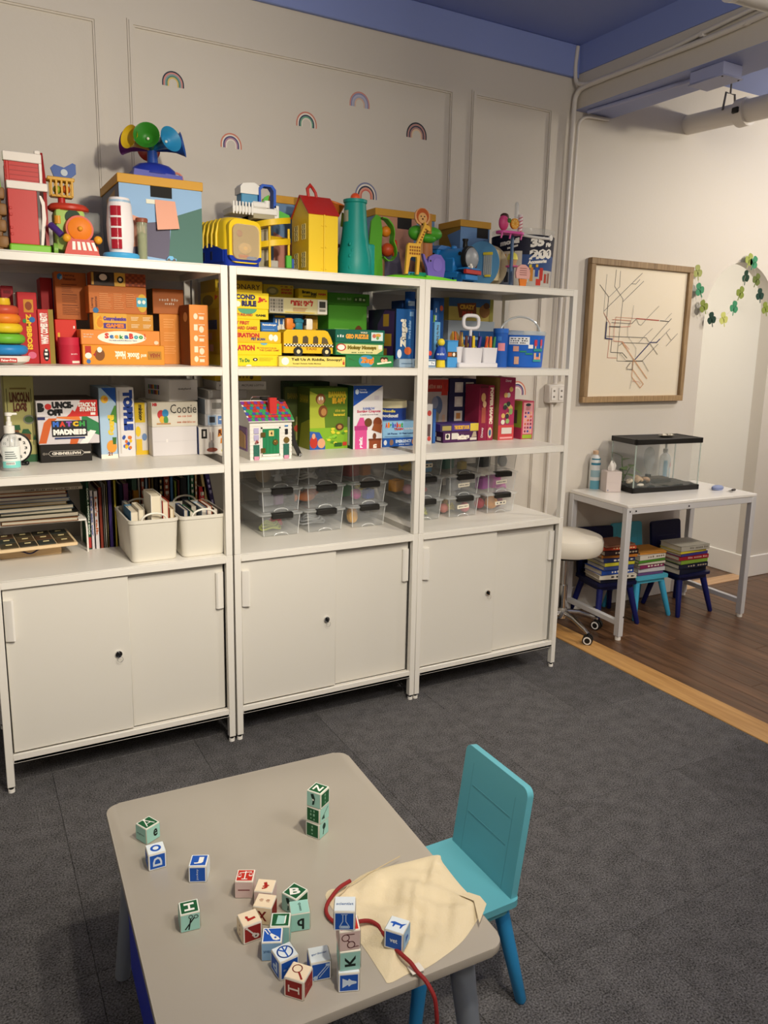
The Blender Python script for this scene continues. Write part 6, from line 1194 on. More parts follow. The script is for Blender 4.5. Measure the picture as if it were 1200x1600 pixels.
# horn toy on the big box
o = thing('horn_toy', 'blue toy organ with four coloured horns on top of the patterned box', 'toy', (.622, .27, ZT+B['bigcard'][4]+.0008))
NB = plastic('#2436a0')
MB().prism([(-.084, 0), (.092, 0), (.088, .030), (-.078, .038)], -.05, .06, 'y').build('base', plastic('#3a3fa8'), o)
MB().lathe([(.078, .03), (.074, .05), (.055, .064), (.03, .070), (0, .072)], sy=.7).build('dome', NB, o)
MB().cyl((-.004, 0, .06), (-.004, 0, .13), .02, .016, 18).build('column', plastic('#23489c'), o)
MB().torus((.085, .02, .03), .022, .004, 16, 8, axis='y').build('carry_ring', plastic('#d98a78'), o)
for i, (dx, dy, h, s) in enumerate(((-.86, -.50, '#d9b51f', 1.0), (-.36, -.92, '#2f7d22', 1.08), (.40, -.90, '#2a86b4', 1.05), (.92, -.38, '#1f4f9c', 1.05), (.1, 1.0, '#b8322a', 1), (-.85, .52, '#7a3a9a', 1))):
    d_ = Vector((dx, dy, .20)).normalized(); q0 = Vector((-.004, 0, .118))
    M_ = Matrix.Translation(q0) @ d_.to_track_quat('Z', 'Y').to_matrix().to_4x4()
    L_ = .105*s
    hn = MB().lathe([(.010, .015), (.016, L_*.45), (.024, L_*.72), (.038*s, L_*.97), (.041*s, L_), (.0385*s, L_*.99), (.022, L_*.76), (.012, L_*.7), (0, L_*.7)], seg=28, M=M_).build('horn', plastic(h), o)
    c_ = M_ @ Vector((0, 0, L_*.74)); MB().ball(c_, .005).build('clapper', mat('#e6e2d0', .3), hn)
for x_ in (-.03, .03): MB().box(x_-.012, x_+.012, -.03, -.01, .126, .138, .003).build('white_block', plastic('#e6e2d0'), o)
# pet carrier
o = thing('toy_pet_carrier', 'yellow and blue plastic toy pet carrier with clear front door', 'toy', (.890, .085, Zt), math.radians(11))
W_, D_, H_ = .142, .25, .178; YC = plastic('#e8c41f'); BC = plastic('#12329c')
rg = lambda w, z, d0, d1, r: [(p[0], p[1]+(d0+d1)/2, z) for p in rr2(w, d1-d0, r, 5)]
b = MB(); loft(b, [rg(W_*.96, 0, .004, D_-.004, .02), rg(W_, .006, 0, D_, .022), rg(W_, .062, 0, D_, .022)], True); b.build('base_shell', BC, o)
b = MB(); loft(b, [rg(W_, .060, 0, D_, .022), rg(W_*.99, .12, .001, D_, .024), rg(W_*.92, .158, .006, D_-.01, .03), rg(W_*.76, .174, .014, D_-.03, .035), rg(W_*.6, .178, .03, D_-.05, .03)], True); b.build('top_shell', YC, o)
for k in range(5):
    y_ = .07+.034*k; MB().tube([(-W_/2-.002, y_, .075), (-W_/2-.0015, y_, .12), (-W_*.45, y_, .156), (-W_*.36, y_, .173)], .005, 8).build('vent_rib', YC, o)
MB().prism([(.02, .02), (.24, .02), (.24, .055), (.19, .075), (.13, .09), (.07, .075), (.02, .06)], -W_/2-.003, -W_/2-.0005, 'x').build('wave_panel', BC, o)
for y_ in (.1, .16): MB().box(-W_/2-.0036, -W_/2-.0028, y_, y_+.016, .03, .06).build('vent_slot', mat('#0a1440', .6), o)
pts = rr2(.108, .122, .024, 5)
fr = MB().prism([(p[0], p[1]+.092) for p in rr2(.130, .15, .03, 5)], -.012, .004, 'y'); fr.build('door_frame', YC, o)
MB().prism([(p[0], p[1]+.085) for p in rr2(.13, .128, .02, 5) if p[1] < -.02], -.0125, .0035, 'y').build('door_sill', BC, o)
MB().prism([(p[0], p[1]+.090) for p in pts], -.0135, -.012, 'y').build('door_cavity', mat('#a8864a', .5), o)
dr = MB().prism([(p[0], p[1]+.090) for p in pts], -.022, -.019, 'y').build('clear_door', clear('#d8c8a4', .30), o)
MB().ball((-.005, -.016, .068), .026, (1.1, .25, .8)).build('plush_pet', mat('#c9a878', .9, bump=.4, scale=90), o)
MB().ball((-.025, -.0155, .118), .012, (1, .25, 1)).build('red_bow', plastic('#a83a3a'), o)
MB().box(-.03, .01, -.019, -.014, .034, .046, .002).build('red_card', card('#c23a2a'), o); MB().box(.0, .045, -.019, -.0145, .030, .042, .002).build('blue_card', card('#3a78c0'), o)
# toy garage with yellow spiral ramp
o = thing('toy_garage', 'toy parking garage with yellow spiral ramps and blue and white cabin', 'toy', (1.05, .27, Zt))
BG = plastic('#a39a7c'); WC = plastic('#e3e1dc'); YR = plastic('#e3bd1c')
MB().box(-.075, .093, -.085, .07, 0, .022, .003).box(-.02, .02, -.06, .02, .022, .05, .003).build('base_plate', mat('#a8a49a', .5), o)
MB().box(-.085, .0, -.02, .06, .02, .215, .004).build('tower_core', BG, o)
MB().box(-.16, .012, -.075, .06, .212, .236, .003).build('top_deck', WC, o); MB().box(-.085, .0, -.076, .06, .195, .213, .002).build('deck_underside', BG, o)
for k in range(7): MB().box(-.165+.012*k, -.158+.012*k, -.08, -.075, .205, .25, .001).build('railing_bar', WC, o)
MB().box(-.09, -.03, -.082, -.07, .232, .256, .006).build('deck_wall', WC, o)
def ramp(z0, z1, R, a0, a1, nm):
    b = MB(); n = 18; V = []; F = []
    for i in range(n+1):
        a = math.radians(a0+(a1-a0)*i/n); z = z0+(z1-z0)*i/n; c, s_ = math.cos(a), math.sin(a)
        V += [((R-.034)*c, (R-.034)*s_, z), (R*c, R*s_, z), (R*c, R*s_, z+.022), ((R-.004)*c, (R-.004)*s_, z+.022), ((R-.004)*c, (R-.004)*s_, z+.004), ((R-.034)*c, (R-.034)*s_, z+.004)]
    for i in range(n):
        for k in range(6): F.append((6*i+k, 6*i+(k+1) % 6, 6*i+6+(k+1) % 6, 6*i+6+k))
    F += [(0, 1, 2, 3, 4, 5), tuple(6*n+k for k in range(5, -1, -1))]
    b.poly(V, F, Matrix.Translation((.002, -.01, 0))); b.build(nm, YR, o)
ramp(.165, .205, .082, 215, 380, 'spiral_ramp'); ramp(.125, .165, .082, 20, 215, 'spiral_ramp'); ramp(.090, .125, .082, 215, 380, 'spiral_ramp')
for a in (250, 320): MB().cyl((.002+.078*math.cos(math.radians(a)), -.01+.078*math.sin(math.radians(a)), .02), (.002+.078*math.cos(math.radians(a)), -.01+.078*math.sin(math.radians(a)), .17), .005, seg=10).build('ramp_post', YR, o)
MB().box(-.125, -.06, -.06, .0, .236, .285, .003).build('cabin_body', plastic('#4a90b8'), o); MB().prism([(-.13, .282), (-.055, .282), (-.055, .312), (-.075, .324), (-.12, .318), (-.13, .306)], -.066, .004, 'y').build('cabin_roof', WC, o)
MB().prism([(-.06, .25), (-.052, .25), (-.052, .300), (-.04, .314), (-.012, .314), (-.002, .30), (-.002, .24), (.008, .24), (.008, .306), (-.006, .322), (-.046, .322), (-.06, .308)], -.07, -.03, 'y').build('wash_arch', plastic('#1a52b8'), o)
MB().prism([(-.05, .245), (-.02, .25), (-.012, .29), (-.03, .28)], -.05, -.045, 'y').build('green_brush', plastic('#5ab83a'), o); MB().cyl((-.03, -.07, .236), (-.03, -.07, .262), .012, seg=16).build('white_pump', WC, o)
MB().prism([(.016, .205), (.07, .195), (.07, .222), (.016, .24)], -.05, -.045, 'y').build('green_gate', plastic('#4fb03a'), o); MB().box(.0, .02, -.07, -.04, .19, .25, .002).build('lift_post', WC, o)
MB().box(.045, .068, -.08, -.06, .022, .07, .003).build('green_robot', plastic('#4fae3a'), o); MB().box(.07, .082, -.07, -.05, .022, .06, .003).build('blue_pump', plastic('#3a5fa8'), o)
# yellow folding house
o = thing('toy_house', 'yellow plastic toy house with red roof and arched red handle', 'toy', (1.158, .12, Zt))
HX, HY, E_, R_ = .122, .17, .224, .296; YH = plastic('#e6c221')
MB().prism([(0, 0), (HY, 0), (HY, E_), (HY/2, R_), (0, E_)], 0, HX, 'x').build('walls', YH, o)
sl = math.atan2(R_-E_, HY/2); ln = math.hypot(R_-E_, HY/2)+.006
for s_ in (0, 1):
    M_ = Matrix.Translation((0, -.004 if s_ == 0 else HY+.004, E_-.003)) @ Matrix.Rotation(sl if s_ == 0 else math.pi-sl, 4, 'X')
    MB().box(-.004, HX+.004, 0, ln, -.0005 if s_ == 0 else -.004, .004 if s_ == 0 else .0005, M=M_).build('roof', mat('#b5241c', .4, bump=.2, scale=80), o)
MB().tube([(.035, HY/2, R_), (.03, HY/2, R_+.03), (.042, HY/2, R_+.044), (.052, HY/2, R_+.034), (.064, HY/2, R_+.018), (.07, HY/2, R_-.006)], [.006, .007, .008, .006, .006, .006], 8).build('handle', plastic('#b8281f'), o)
MB().cyl((.064, -.0015, .002), (.064, -.0015, .222), .0035, seg=10).build('hinge_rod', YH, o)
for zz in (.02, .1, .18):
    for dx in (-.008, .008): MB().box(.064+dx-.004, .064+dx+.004, -.003, 0, zz, zz+.004).build('hinge_tab', YH, o)
for y_ in (.03, .105):
    for z_ in (.028, .132):
        wn = MB().box(-.0012, .0005, y_, y_+.034, z_, z_+.056).build('window', mat('#3a3018', .6), o)
        for k in range(3): MB().box(-.0026, -.001, y_-.001+.0165*k, y_+.002+.0165*k, z_, z_+.056).build('mullion', plastic('#e8d88a'), wn)
        for k in range(4): MB().box(-.0026, -.001, y_, y_+.034, z_-.0015+.0185*k, z_+.0015+.0185*k).build('mullion', plastic('#e8d88a'), wn)
# teal tower
o = thing('toy_tower', 'tall teal plastic toy tower with an orange ball on top', 'toy', (1.378, .17, Zt))
TE = plastic('#128a80')
MB().lathe([(0, 0), (.068, 0), (.071, .008), (.068, .08), (.056, .14), (.047, .22), (.043, .284), (.047, .288), (.048, .298), (.042, .30), (0, .30)], seg=36).build('tower_body', TE, o)
MB().box(.035, .07, -.045, .04, 0, .132, .008, 2).build('side_block', TE, o); MB().ball((0, 0, .306), .02).build('ball_top', plastic('#d9542a'), o)
wrap_panel(o, 'scene_sticker', .0465, .20, .255, -185, -150, card('#a8a894'), 1, .0012)
for k in range(5): MB().box(-.05+.010*(k % 2), -.042+.010*(k % 2), -.0535, -.045, .03+.022*k, .042+.022*k, .002).build('foothold', TE, o)
# stacked cups behind the tower
o = thing('cup_stand', 'teal stand with tilted orange and lime cups behind the tall tower', 'toy', (1.345, .33, Zt))
MB().cyl((0, 0, 0), (0, 0, .25), .03, .02, 20).build('stand', plastic('#0f6f68'), o)
for c_, tl, h in (((-.0, -.02, .255), (-.35, .15), '#d9762a'), ((.045, -.05, .205), (-.25, .25), '#8fb42c')):
    M_ = Matrix.Translation(c_) @ Matrix.Rotation(tl[0]*-1, 4, 'X') @ Matrix.Rotation(tl[1], 4, 'Y')
    MB().lathe([(0, 0), (.024, 0), (.036, .05), (.038, .052), (.034, .05), (.022, .005), (0, .005)], M=M_).build('cup', plastic(h), o)
MB().box(-.005, .03, -.03, .0, .13, .145, .003).build('purple_arm', plastic('#6a2a58'), o)
# play tree with looped green band
o = thing('play_tree', 'green plastic play tree with a looping leaf band', 'toy', (1.497, .215, Zt))
GT = plastic('#4f9a22')
MB().prism([(-.03, 0), (.034, 0), (.034, .04), (.026, .14), (.03, .2), (.02, .255), (.0, .262), (-.022, .235), (-.03, .15)], 0, .012, 'y').build('tree_panel', GT, o)
lp = [(.02, .252), (.045, .25), (.072, .225), (.080, .195), (.074, .165), (.088, .14), (.092, .11), (.078, .088), (.05, .082), (.03, .098)]
b = MB(); V = []; F = []
lpp = [(p.x, p.z) for p in bend([(x, 0, z) for x, z in lp], 3)]
for x, z in lpp: V += [(x, -.02, z), (x, .02, z), (x-.003*(1 if x > .05 else .3), .02, z-.004), (x-.003*(1 if x > .05 else .3), -.02, z-.004)]
for i in range(len(lpp)-1):
    for k in range(4): F.append((4*i+k, 4*i+(k+1) % 4, 4*i+4+(k+1) % 4, 4*i+4+k))
b.poly(V, F).build('leaf_band', plastic('#5aae2a'), o)
MB().cyl((.036, .012, 0), (.036, .012, .10), .012, seg=14).build('trunk', mat('#7a5a34', .6), o)
MB().ball((.05, .01, .20), .022).build('orange_fruit', plastic('#d07a1c'), o); MB().ball((.06, .012, .128), .028).build('red_fruit', plastic('#b0421c'), o); MB().box(.084, .104, .0, .02, .10, .17, .006).build('red_knob', plastic('#c23a24'), o)
# animal play set: lime base with pond, giraffe, elephant, trunk, lion sign
o = thing('jungle_playset', 'lime green jungle toy base with tree trunk and leaf canopy', 'toy', (1.66, .16, Zt))
LG_ = plastic('#6fc42a')
MB().lathe([(0, 0), (.10, 0), (.11, .004), (.10, .014), (.07, .02), (0, .022)], c=(-.06, -.04, 0), sy=.55, seg=36).build('base', LG_, o)
MB().prism([(.0, 0), (.148, 0), (.148, .014), (.13, .012), (.08, .018), (.0, .022)], -.085, -.055, 'y').build('crocodile_tail', LG_, o)
MB().lathe([(0, .018), (.055, .018), (.058, .026), (.05, .034), (0, .036)], c=(-.01, -.035, 0), sy=.6).build('pond', plastic('#1f8a6a'), o)
MB().cyl((.078, .06, 0), (.078, .06, .17), .033, .031, 24).build('trunk', mat('#a8622c', .55, var=.2, scale=12), o)
MB().lathe([(0, 0), (.014, .001), (.014, .006), (0, .006)], M=Matrix.Translation((.075, .028, .085)) @ Matrix.Rotation(math.radians(90), 4, 'X'), sy=1.3).build('owl_hole', mat('#5a3418', .7), o)
b = MB(); b.ball((.03, .05, .205), .042, (1, .7, .75)).ball((.09, .04, .205), .05, (1.1, .7, .6)).ball((.075, .035, .185), .04, (1, .7, .5)).build('leaf_canopy', plastic('#4aa02a'), o)
MB().box(-.07, -.02, -.06, -.02, .028, .034, .002).build('blue_table', plastic('#3a8fc4'), o)
for x_ in (-.066, -.024): MB().cyl((x_, -.055, .014), (x_, -.055, .03), .004, seg=8).build('table_leg', plastic('#3a8fc4'), o)
o = thing('giraffe_figure', 'yellow giraffe figure with brown patches on the lime base', 'toy', (1.600, .065, Zt+.021))
GI = plastic('#dba93a')
MB().prism([(-.049, 0), (-.037, 0), (-.028, .06), (-.022, .068), (.002, .068), (.004, .06), (.002, .0), (.014, 0), (.018, .07), (.02, .118), (.046, .178), (.058, .172), (.064, .176), (.060, .190), (.044, .196), (.040, .206), (.034, .204), (.034, .192), (.0, .120), (-.036, .120), (-.042, .11)], -.006, .006, 'y').build('body', GI, o)
for k in range(15): 
    x_, z_ = -.032+.0105*(k % 5), .076+.0125*(k//5); MB().box(x_, x_+.007, -.0068, -.006, z_, z_+.008).build('patch', card('#8a4f1c'), o)
for k in range(6): MB().box(.010+.0055*k, .018+.0055*k, -.0068, -.006, .122+.0105*k, .128+.0105*k).build('patch', card('#8a4f1c'), o)
o = thing('elephant_figure', 'flat purple elephant figure with curled trunk beside the blue engine', 'toy', (1.712, .09, Zt+.0195))
MB().prism([(-.04, 0), (.036, 0), (.042, .03), (.040, .065), (.02, .088), (-.01, .09), (-.036, .078), (-.042, .052), (-.060, .085), (-.068, .088), (-.062, .066), (-.046, .034)], -.008, .008, 'y').build('body', plastic('#6f5fb0'), o)
MB().prism([(p[0]+.004, p[1]+.048) for p in rr2(.042, .052, .02, 5)], -.0095, -.008, 'y').build('ear', plastic('#7a69ba'), o); MB().cyl((-.030, -.009, .062), (-.030, -.008, .062), .004, seg=10).build('eye', BLACK, o)
o = thing('lion_sign', 'flat wooden lion face cutout above the jungle toy', 'toy', (1.682, .155, Zt)); 
MB().box(-.006, .006, .0, .008, .02, .24, .001).build('stick', mat('#a8763a', .6), o)
MB().prism([(.036*math.cos(2*math.pi*i/24)*(1+.05*(i % 2)), .263+.034*math.sin(2*math.pi*i/24)*(1+.05*(i % 2))) for i in range(24)], 0, .008, 'y').build('cutout', mat('#d9a06a', .6), o)
for nm, cx, cz, r, h in (('mane', 0, .266, .030, '#b8561f'), ('face', 0, .258, .021, '#dba868'), ('eye', -.008, .264, .0028, '#2a1c14'), ('eye', .008, .264, .0028, '#2a1c14'), ('nose', 0, .254, .004, '#5a3018')):
    MB().cyl((cx, -.0012 if nm != 'mane' else -.0006, cz), (cx, 0, cz), r, seg=20).build(nm, card(h), o) if nm in ('mane', 'face') else MB().cyl((cx, -.002, cz), (cx, -.001, cz), r, seg=12).build(nm, card(h), o)
MB().box(.03, .05, .006, .02, .20, .28, .001).build('box_flap', card('#b8823a'), o)
# blue tank engine (plain front)
o = thing('toy_engine', 'blue toy tank engine with black chimney and red buffer beam', 'toy', (1.898, .11, Zt), math.radians(20))
BE = plastic('#1f74b8')
MB().box(-.048, .048, .03, .20, .028, .052, .003).build('running_board', BE, o)
MB().cyl((0, .012, .108), (0, .16, .108), .046, seg=32).build('boiler', BE, o)
MB().box(-.05, .05, .05, .13, .05, .112, .006).build('side_tanks', BE, o); MB().box(-.05, .05, .14, .21, .05, .152, .004).build('cab', BE, o)
MB().prism([(-.056, .150), (.056, .150), (.03, .168), (-.03, .168)], .135, .215, 'y').build('cab_roof', plastic('#1a66a8'), o)
MB().cyl((-.05, .02, .125), (-.0515, .02, .125), .008, seg=12).build('window', BLACK, o); MB().box(-.0515, -.049, .155, .185, .105, .135, .002).build('cab_window', BLACK, o)
MB().cyl((0, -.004, .108), (0, .014, .108), .050, .052, 32).build('smokebox_ring', BLACK, o)
MB().lathe([(0, .0), (.043, 0), (.044, .004), (.036, .014), (.018, .019), (0, .02)], seg=32, M=Matrix.Translation((0, -.004, .108)) @ Matrix.Rotation(math.radians(90), 4, 'X')).build('front_plate', mat('#8f9296', .4), o)
MB().lathe([(.011, .15), (.010, .178), (.013, .184), (.013, .19), (0, .19)], c=(0, .03, 0)).build('chimney', BLACK, o); MB().lathe([(.014, .15), (.012, .163), (0, .168)], c=(0, .09, 0)).build('dome', BE, o)
MB().box(-.056, .056, -.022, -.006, .042, .060, .002).build('buffer_beam', plastic('#a82a24'), o); MB().box(-.05, .05, -.02, .03, .060, .068, .002).box(-.045, .045, -.012, .02, .018, .042, .003).build('footplate', BE, o)
MB().cyl((-.026, -.03, .070), (-.026, -.012, .070), .006, seg=10).ball((-.026, -.022, .078), .006).build('lamp', plastic('#e6e2da'), o)
for x_ in (-.042, .042):
    for y_ in (.03, .085, .14): MB().cyl((x_-.005, y_, .022), (x_+.005, y_, .022), .022, seg=20).build('wheel', plastic('#1a5f9c'), o)
# ice cream cart with oval ends
o = thing('ice_cream_cart', 'toy ice cream cart with blue and cream oval ends', 'toy', (2.052, .215, Zt), math.radians(32))
oval = [(.0+.085*math.cos(2*math.pi*i/32), .098+.098*math.sin(2*math.pi*i/32)) for i in range(32)]
MB().prism([(a, max(b_, 0)) for a, b_ in oval], -.052, -.044, 'x').build('blue_end', plastic('#5a93bc'), o)
MB().prism([(a*1.0, max(b_*.97, 0)) for a, b_ in oval], .044, .052, 'x').build('cream_end', mat('#d8cdb4', .5), o)
MB().box(-.044, .044, -.055, .055, .03, .165, .003).build('cart_box', mat('#e0cfa4', .5), o)
MB().box(-.058, -.052, -.055, -.01, .135, .148, .002).box(-.058, -.052, -.05, -.02, .042, .052, .002).build('yellow_rail', plastic('#d9c23a'), o)
for k in range(9): MB().box(-.0565, -.0535, -.052+.0045*k, -.0505+.0045*k, .05, .136).build('lattice_bar', mat('#c9c9c0', .4), o)
MB().prism([(.02, .08), (.03, .08), (.034, .1), (.016, .1)], -.0535, -.052, 'x').build('popsicle_print', card('#8a4a3a'), o)
# popsicle tray, cone and cupcake
o = thing('popsicle_stand', 'pink toy stand holding strawberry and orange popsicles', 'toy', (2.075, .075, Zt))
PK = plastic('#d0509c')
MB().prism([(p[0], p[1]+0) for p in rr2(.13, .06, .024, 5)], .218, .228, 'z').build('tray', PK, o)
MB().cyl((.03, .02, 0), (.03, .02, .22), .008, .007, 12).build('post', mat('#3f5f86', .4), o)
for x_ in (-.055, -.01, .05): MB().tube([(x_, -.02, .222), (x_-.008, -.022, .196)], .004, 8).build('leg_peg', PK, o)
q = MB().ball((-.040, -.005, .262), .029, (.85, .55, 1.15)).build('strawberry_pop', plastic('#d0487c'), o); MB().ball((-.034, -.002, .288), .026, (.85, .5, .55)).build('chocolate_top', plastic('#4a2a24'), q); MB().box(-.03, -.012, -.022, -.016, .262, .28, .003).build('green_leaf', plastic('#3f7a34'), q)
q = MB().cyl((.016, -.012, .262), (.016, -.002, .262), .022, seg=24).build('orange_slice', plastic('#e09a2c'), o)
for k in range(8): MB().prism([(.016+.004*math.cos(math.pi*k/4+.2), .262+.004*math.sin(math.pi*k/4+.2)), (.016+.017*math.cos(math.pi*k/4+.05), .262+.017*math.sin(math.pi*k/4+.05)), (.016+.017*math.cos(math.pi*k/4+.6), .262+.017*math.sin(math.pi*k/4+.6))], -.0128, -.012, 'y').build('segment', card('#efc46a'), q)
st = MB().cyl((.048, -.005, .225), (.048, -.005, .302), .0095, seg=16).build('striped_stick', plastic('#ead8d8'), o)
for k in range(5): MB().tube([(.048+.0098*math.cos(t), -.005+.0098*math.sin(t), .228+.014*k+.012*(t+2.9)/3) for t in [-2.9+.3*i for i in range(10)]], .002, 6).build('stripe', plastic('#c9606c'), st)
MB().lathe([(.0085, .29), (.0085, .345), (.006, .352), (0, .354)], c=(.030, .0, 0)).build('clear_tube', clear('#e6e6e2', .5), o)
o = thing('ice_cream_cone', 'toy ice cream cone sign with pink scoop at the shelf edge', 'toy', (2.122, .035, Zt))
MB().prism([(-.012, 0), (.018, 0), (.024, .032), (-.018, .032)], -.004, .004, 'y').build('cone', plastic('#d97a2c'), o)
MB().prism([(-.034, .034), (.036, .034), (.040, .055), (.032, .08), (.012, .092), (-.012, .092), (-.032, .078), (-.038, .055)], -.004, .004, 'y').build('scoop', plastic('#d9a49c'), o)
for k in range(4): MB().box(-.018, .02, -.0045, -.004, .048+.009*k, .0505+.009*k).build('text_line', card('#8a5a54'), o)
o = thing('toy_cupcake', 'small toy cupcake with yellow icing behind the cone sign', 'toy', (2.125, .115, Zt))
MB().cyl((0, 0, 0), (0, 0, .095), .006, seg=10).build('pedestal', mat('#3f5f86', .4), o); MB().lathe([(.014, .092), (.022, .12), (0, .12)]).build('cup', plastic('#c9a078'), o); MB().lathe([(.024, .118), (.024, .126), (.018, .142), (.008, .15), (0, .152)]).build('icing', plastic('#d9cf5a'), o); MB().lathe([(0, .088), (.03, .088), (.03, .093), (0, .094)]).build('pink_plate', plastic('#c9508c'), o)
# clear bucket with printed sleeve
o = thing('toy_bucket', 'large clear plastic toy bucket with navy printed sleeve and white handle', 'bucket', (2.287, .255, Zt))
MB().lathe([(0, 0), (.128, 0), (.133, .004), (.143, .248), (.146, .250), (.146, .262), (.142, .264)], seg=56).build('bucket_shell', clear('#e2e4e2', .22), o)
def sleeve(nm, a0, a1, z0, z1, h, e=0.0, n=24):
    V = []; F = []
    for i in range(n+1):
        a = math.radians(a0+(a1-a0)*i/n)
        for z in (z0, z1):
            R = .1325+.010*z/.248+.0022+e; V.append((R*math.cos(a), R*math.sin(a), z))
    for i in range(n): F.append((2*i, 2*i+2, 2*i+3, 2*i+1))
    return MB().poly(V, F).build(nm, card(h), o)
sleeve('printed_sleeve', 0, 360, .004, .235, '#2c4a80', 0, 90); sleeve('navy_top', 0, 360, .15, .236, '#14162c', .0004, 90); sleeve('white_panel', -142, -128, .006, .165, '#c9c3b8', .0008); sleeve('photo_panel', -172, -143, .10, .165, '#c9bca8', .0008); sleeve('photo_panel', -172, -143, .02, .09, '#8a94a8', .0008); sleeve('pale_foot', -127, -50, .005, .085, '#b8b4ac', .0008)
def wt(t, a0, a1, zc, h, col, e=.0016):
    vv, ff = text_geo(t, .07); P_ = []
    for x, y in vv:
        a = math.radians(a0+(a1-a0)*(x+.5)); z = zc+y*h+(x*.012); R = .1325+.010*z/.248+.0022+e; P_.append((R*math.cos(a), R*math.sin(a), z))
    MB().poly(P_, ff).build('lettering', card(col), o, smooth=False)
wt('mobil', -172, -134, .205, .024, '#e6e2da'); wt('No. 3558', -156, -136, .183, .009, '#e6e2da'); wt('35', -114, -86, .205, .040, '#efebe2'); wt('Fig.', -82, -66, .198, .022, '#efebe2'); wt('200', -115, -62, .155, .044, '#efebe2'); wt('Accessories', -117, -76, .122, .017, '#efebe2')
for k, (a, z, da, dz, h) in enumerate(((-122, .03, 7, .055, '#d8d2c6'), (-112, .035, 6, .06, '#c9822c'), (-102, .055, 7, .04, '#2f4f9c'), (-92, .04, 8, .055, '#b8322a'), (-99, .018, 11, .028, '#c23a2a'), (-80, .03, 7, .04, '#a83a2a'), (-70, .03, 7, .045, '#8a5a4a'), (-164, .108, 6, .045, '#d9a03a'), (-153, .112, 6, .04, '#b8362a'), (-162, .03, 9, .045, '#3a3c44'), (-114, .093, 5, .014, '#d9c03a'), (-101, .097, 5, .012, '#e0b03a'))):
    sleeve('figure_print', a, a+da, z, z+dz, h, .0016, 4)
MB().tube([(.146*math.cos(math.radians(a)), .146*math.sin(math.radians(a)), .25+.0*a-.028*math.sin(math.radians((a+160)/140*180))) for a in range(-160, -70, 6)] + [(.148*math.cos(math.radians(-72)), .148*math.sin(math.radians(-72)), .225)], .006, 8).build('handle', plastic('#e3e1dc'), o)
MB().cyl((.146*math.cos(math.radians(-72)), .146*math.sin(math.radians(-72)), .228), (.152*math.cos(math.radians(-72)), .152*math.sin(math.radians(-72)), .228), .013, seg=16).build('handle_pivot', plastic('#e3e1dc'), o)
# ------------------------------------------------------------------ alphabet blocks on the play table
BS = .037; TZ0 = .45
DG, MG, LGn = '#1c5a34', '#2f7a44', '#9fd0c2'; DB, LB, PB = '#1f57b4', '#e2ebee', '#8fb8dc'; DR, CR, PKc = '#8f2420', '#efdcbc', '#d9bfb8'
def face(border, field, items):
    base = [('r', .035, .035, .965, .965, border)]
    if field: base.append(('r', .085, .085, .915, .915, field))
    return base+list(items)
def block(label, c, ang, z, top, front, right, left=None, back=None, body='#ded8c8'):
    """front = face turned most to the viewer; c is the block centre"""
    o = thing('alphabet_block', label, 'block', (c[0], c[1], z), math.radians(ang), 'wooden alphabet blocks')
    h = BS/2; MB().box(-h, h, -h, h, 0, BS, .0022, 2).build('wood_cube', mat(body, .5), o)
    e = dict(eps=.0002)
    if top: decals(o, (-h, -h, BS), (BS, 0, 0), (0, BS, 0), top, **e)
    if front: decals(o, (-h, -h, 0), (BS, 0, 0), (0, 0, BS), front, **e)
    if right: decals(o, (h, -h, 0), (0, BS, 0), (0, 0, BS), right, **e)
    if left: decals(o, (-h, h, 0), (0, -BS, 0), (0, 0, BS), left, **e)
    return o
def tx(t, h, rot=0, box=(.25, .22, .75, .78), b=.03): return ('t', t, *box, h, rot, b)
def small(t, h, rot=0): return ('t', t, .16, .43, .84, .56, h, rot, .01) if rot in (0, 180) else ('t', t, .43, .16, .56, .84, h, rot, .01)
F = face
gT = lambda *i: F('#e8f0e4', DG, i); gL = lambda *i: F(LGn, None, i)
bT = lambda *i: F('#eef2f2', DB, i); bL = lambda *i: F(LB, None, i); bP = lambda *i: F(PB, None, i)
rT = lambda *i: F('#f3e8da', DR, i); rL = lambda *i: F(CR, None, i); rP = lambda *i: F(PKc, None, i)
WHT = '#f0efe6'
scis = [('l', [(.25, .15), (.68, .72)], .07, '#14201c'), ('l', [(.42, .12), (.52, .7)], .07, '#14201c'), ('l', arc(.78, .78, .1, .09, 0, 360), .035, '#14201c'), ('l', arc(.52, .82, .09, .1, 0, 360), .035, '#14201c')]
flask = [('l', [(.43, .85), (.43, .5), (.28, .22), (.3, .15), (.72, .15), (.74, .22), (.57, .5), (.57, .85)], .04, '#b8d0ea'), ('r', .32, .16, .7, .28, '#b8d0ea'), ('l', [(.36, .86), (.64, .86)], .03, '#b8d0ea')]
bag_ = [('p', [(.2, .25), (.2, .75), (.45, .62), (.5, .72), (.62, .62), (.85, .55), (.85, .45), (.62, .4), (.5, .3), (.45, .4)], '#cfe0ee')]
scale = [('l', [(.5, .2), (.5, .82)], .06, WHT), ('l', [(.2, .7), (.8, .78)], .05, WHT), ('p', [(.1, .42), (.32, .42), (.26, .34), (.16, .34)], WHT), ('p', [(.68, .5), (.92, .5), (.86, .42), (.74, .42)], WHT), ('r', .34, .16, .66, .22, WHT), ('l', [(.21, .7), (.12, .43)], .02, WHT), ('l', [(.21, .7), (.3, .43)], .02, WHT), ('l', [(.79, .77), (.7, .5)], .02, WHT), ('l', [(.79, .77), (.9, .5)], .02, WHT)]
guitar = [('e', .68, .3, .15, .13, '#d8cdc4'), ('e', .56, .4, .1, .1, '#d8cdc4'), ('l', [(.56, .42), (.2, .85)], .07, '#d8cdc4'), ('r', .12, .82, .24, .92, '#d8cdc4'), ('e', .66, .32, .05, .045, '#3a2420')]
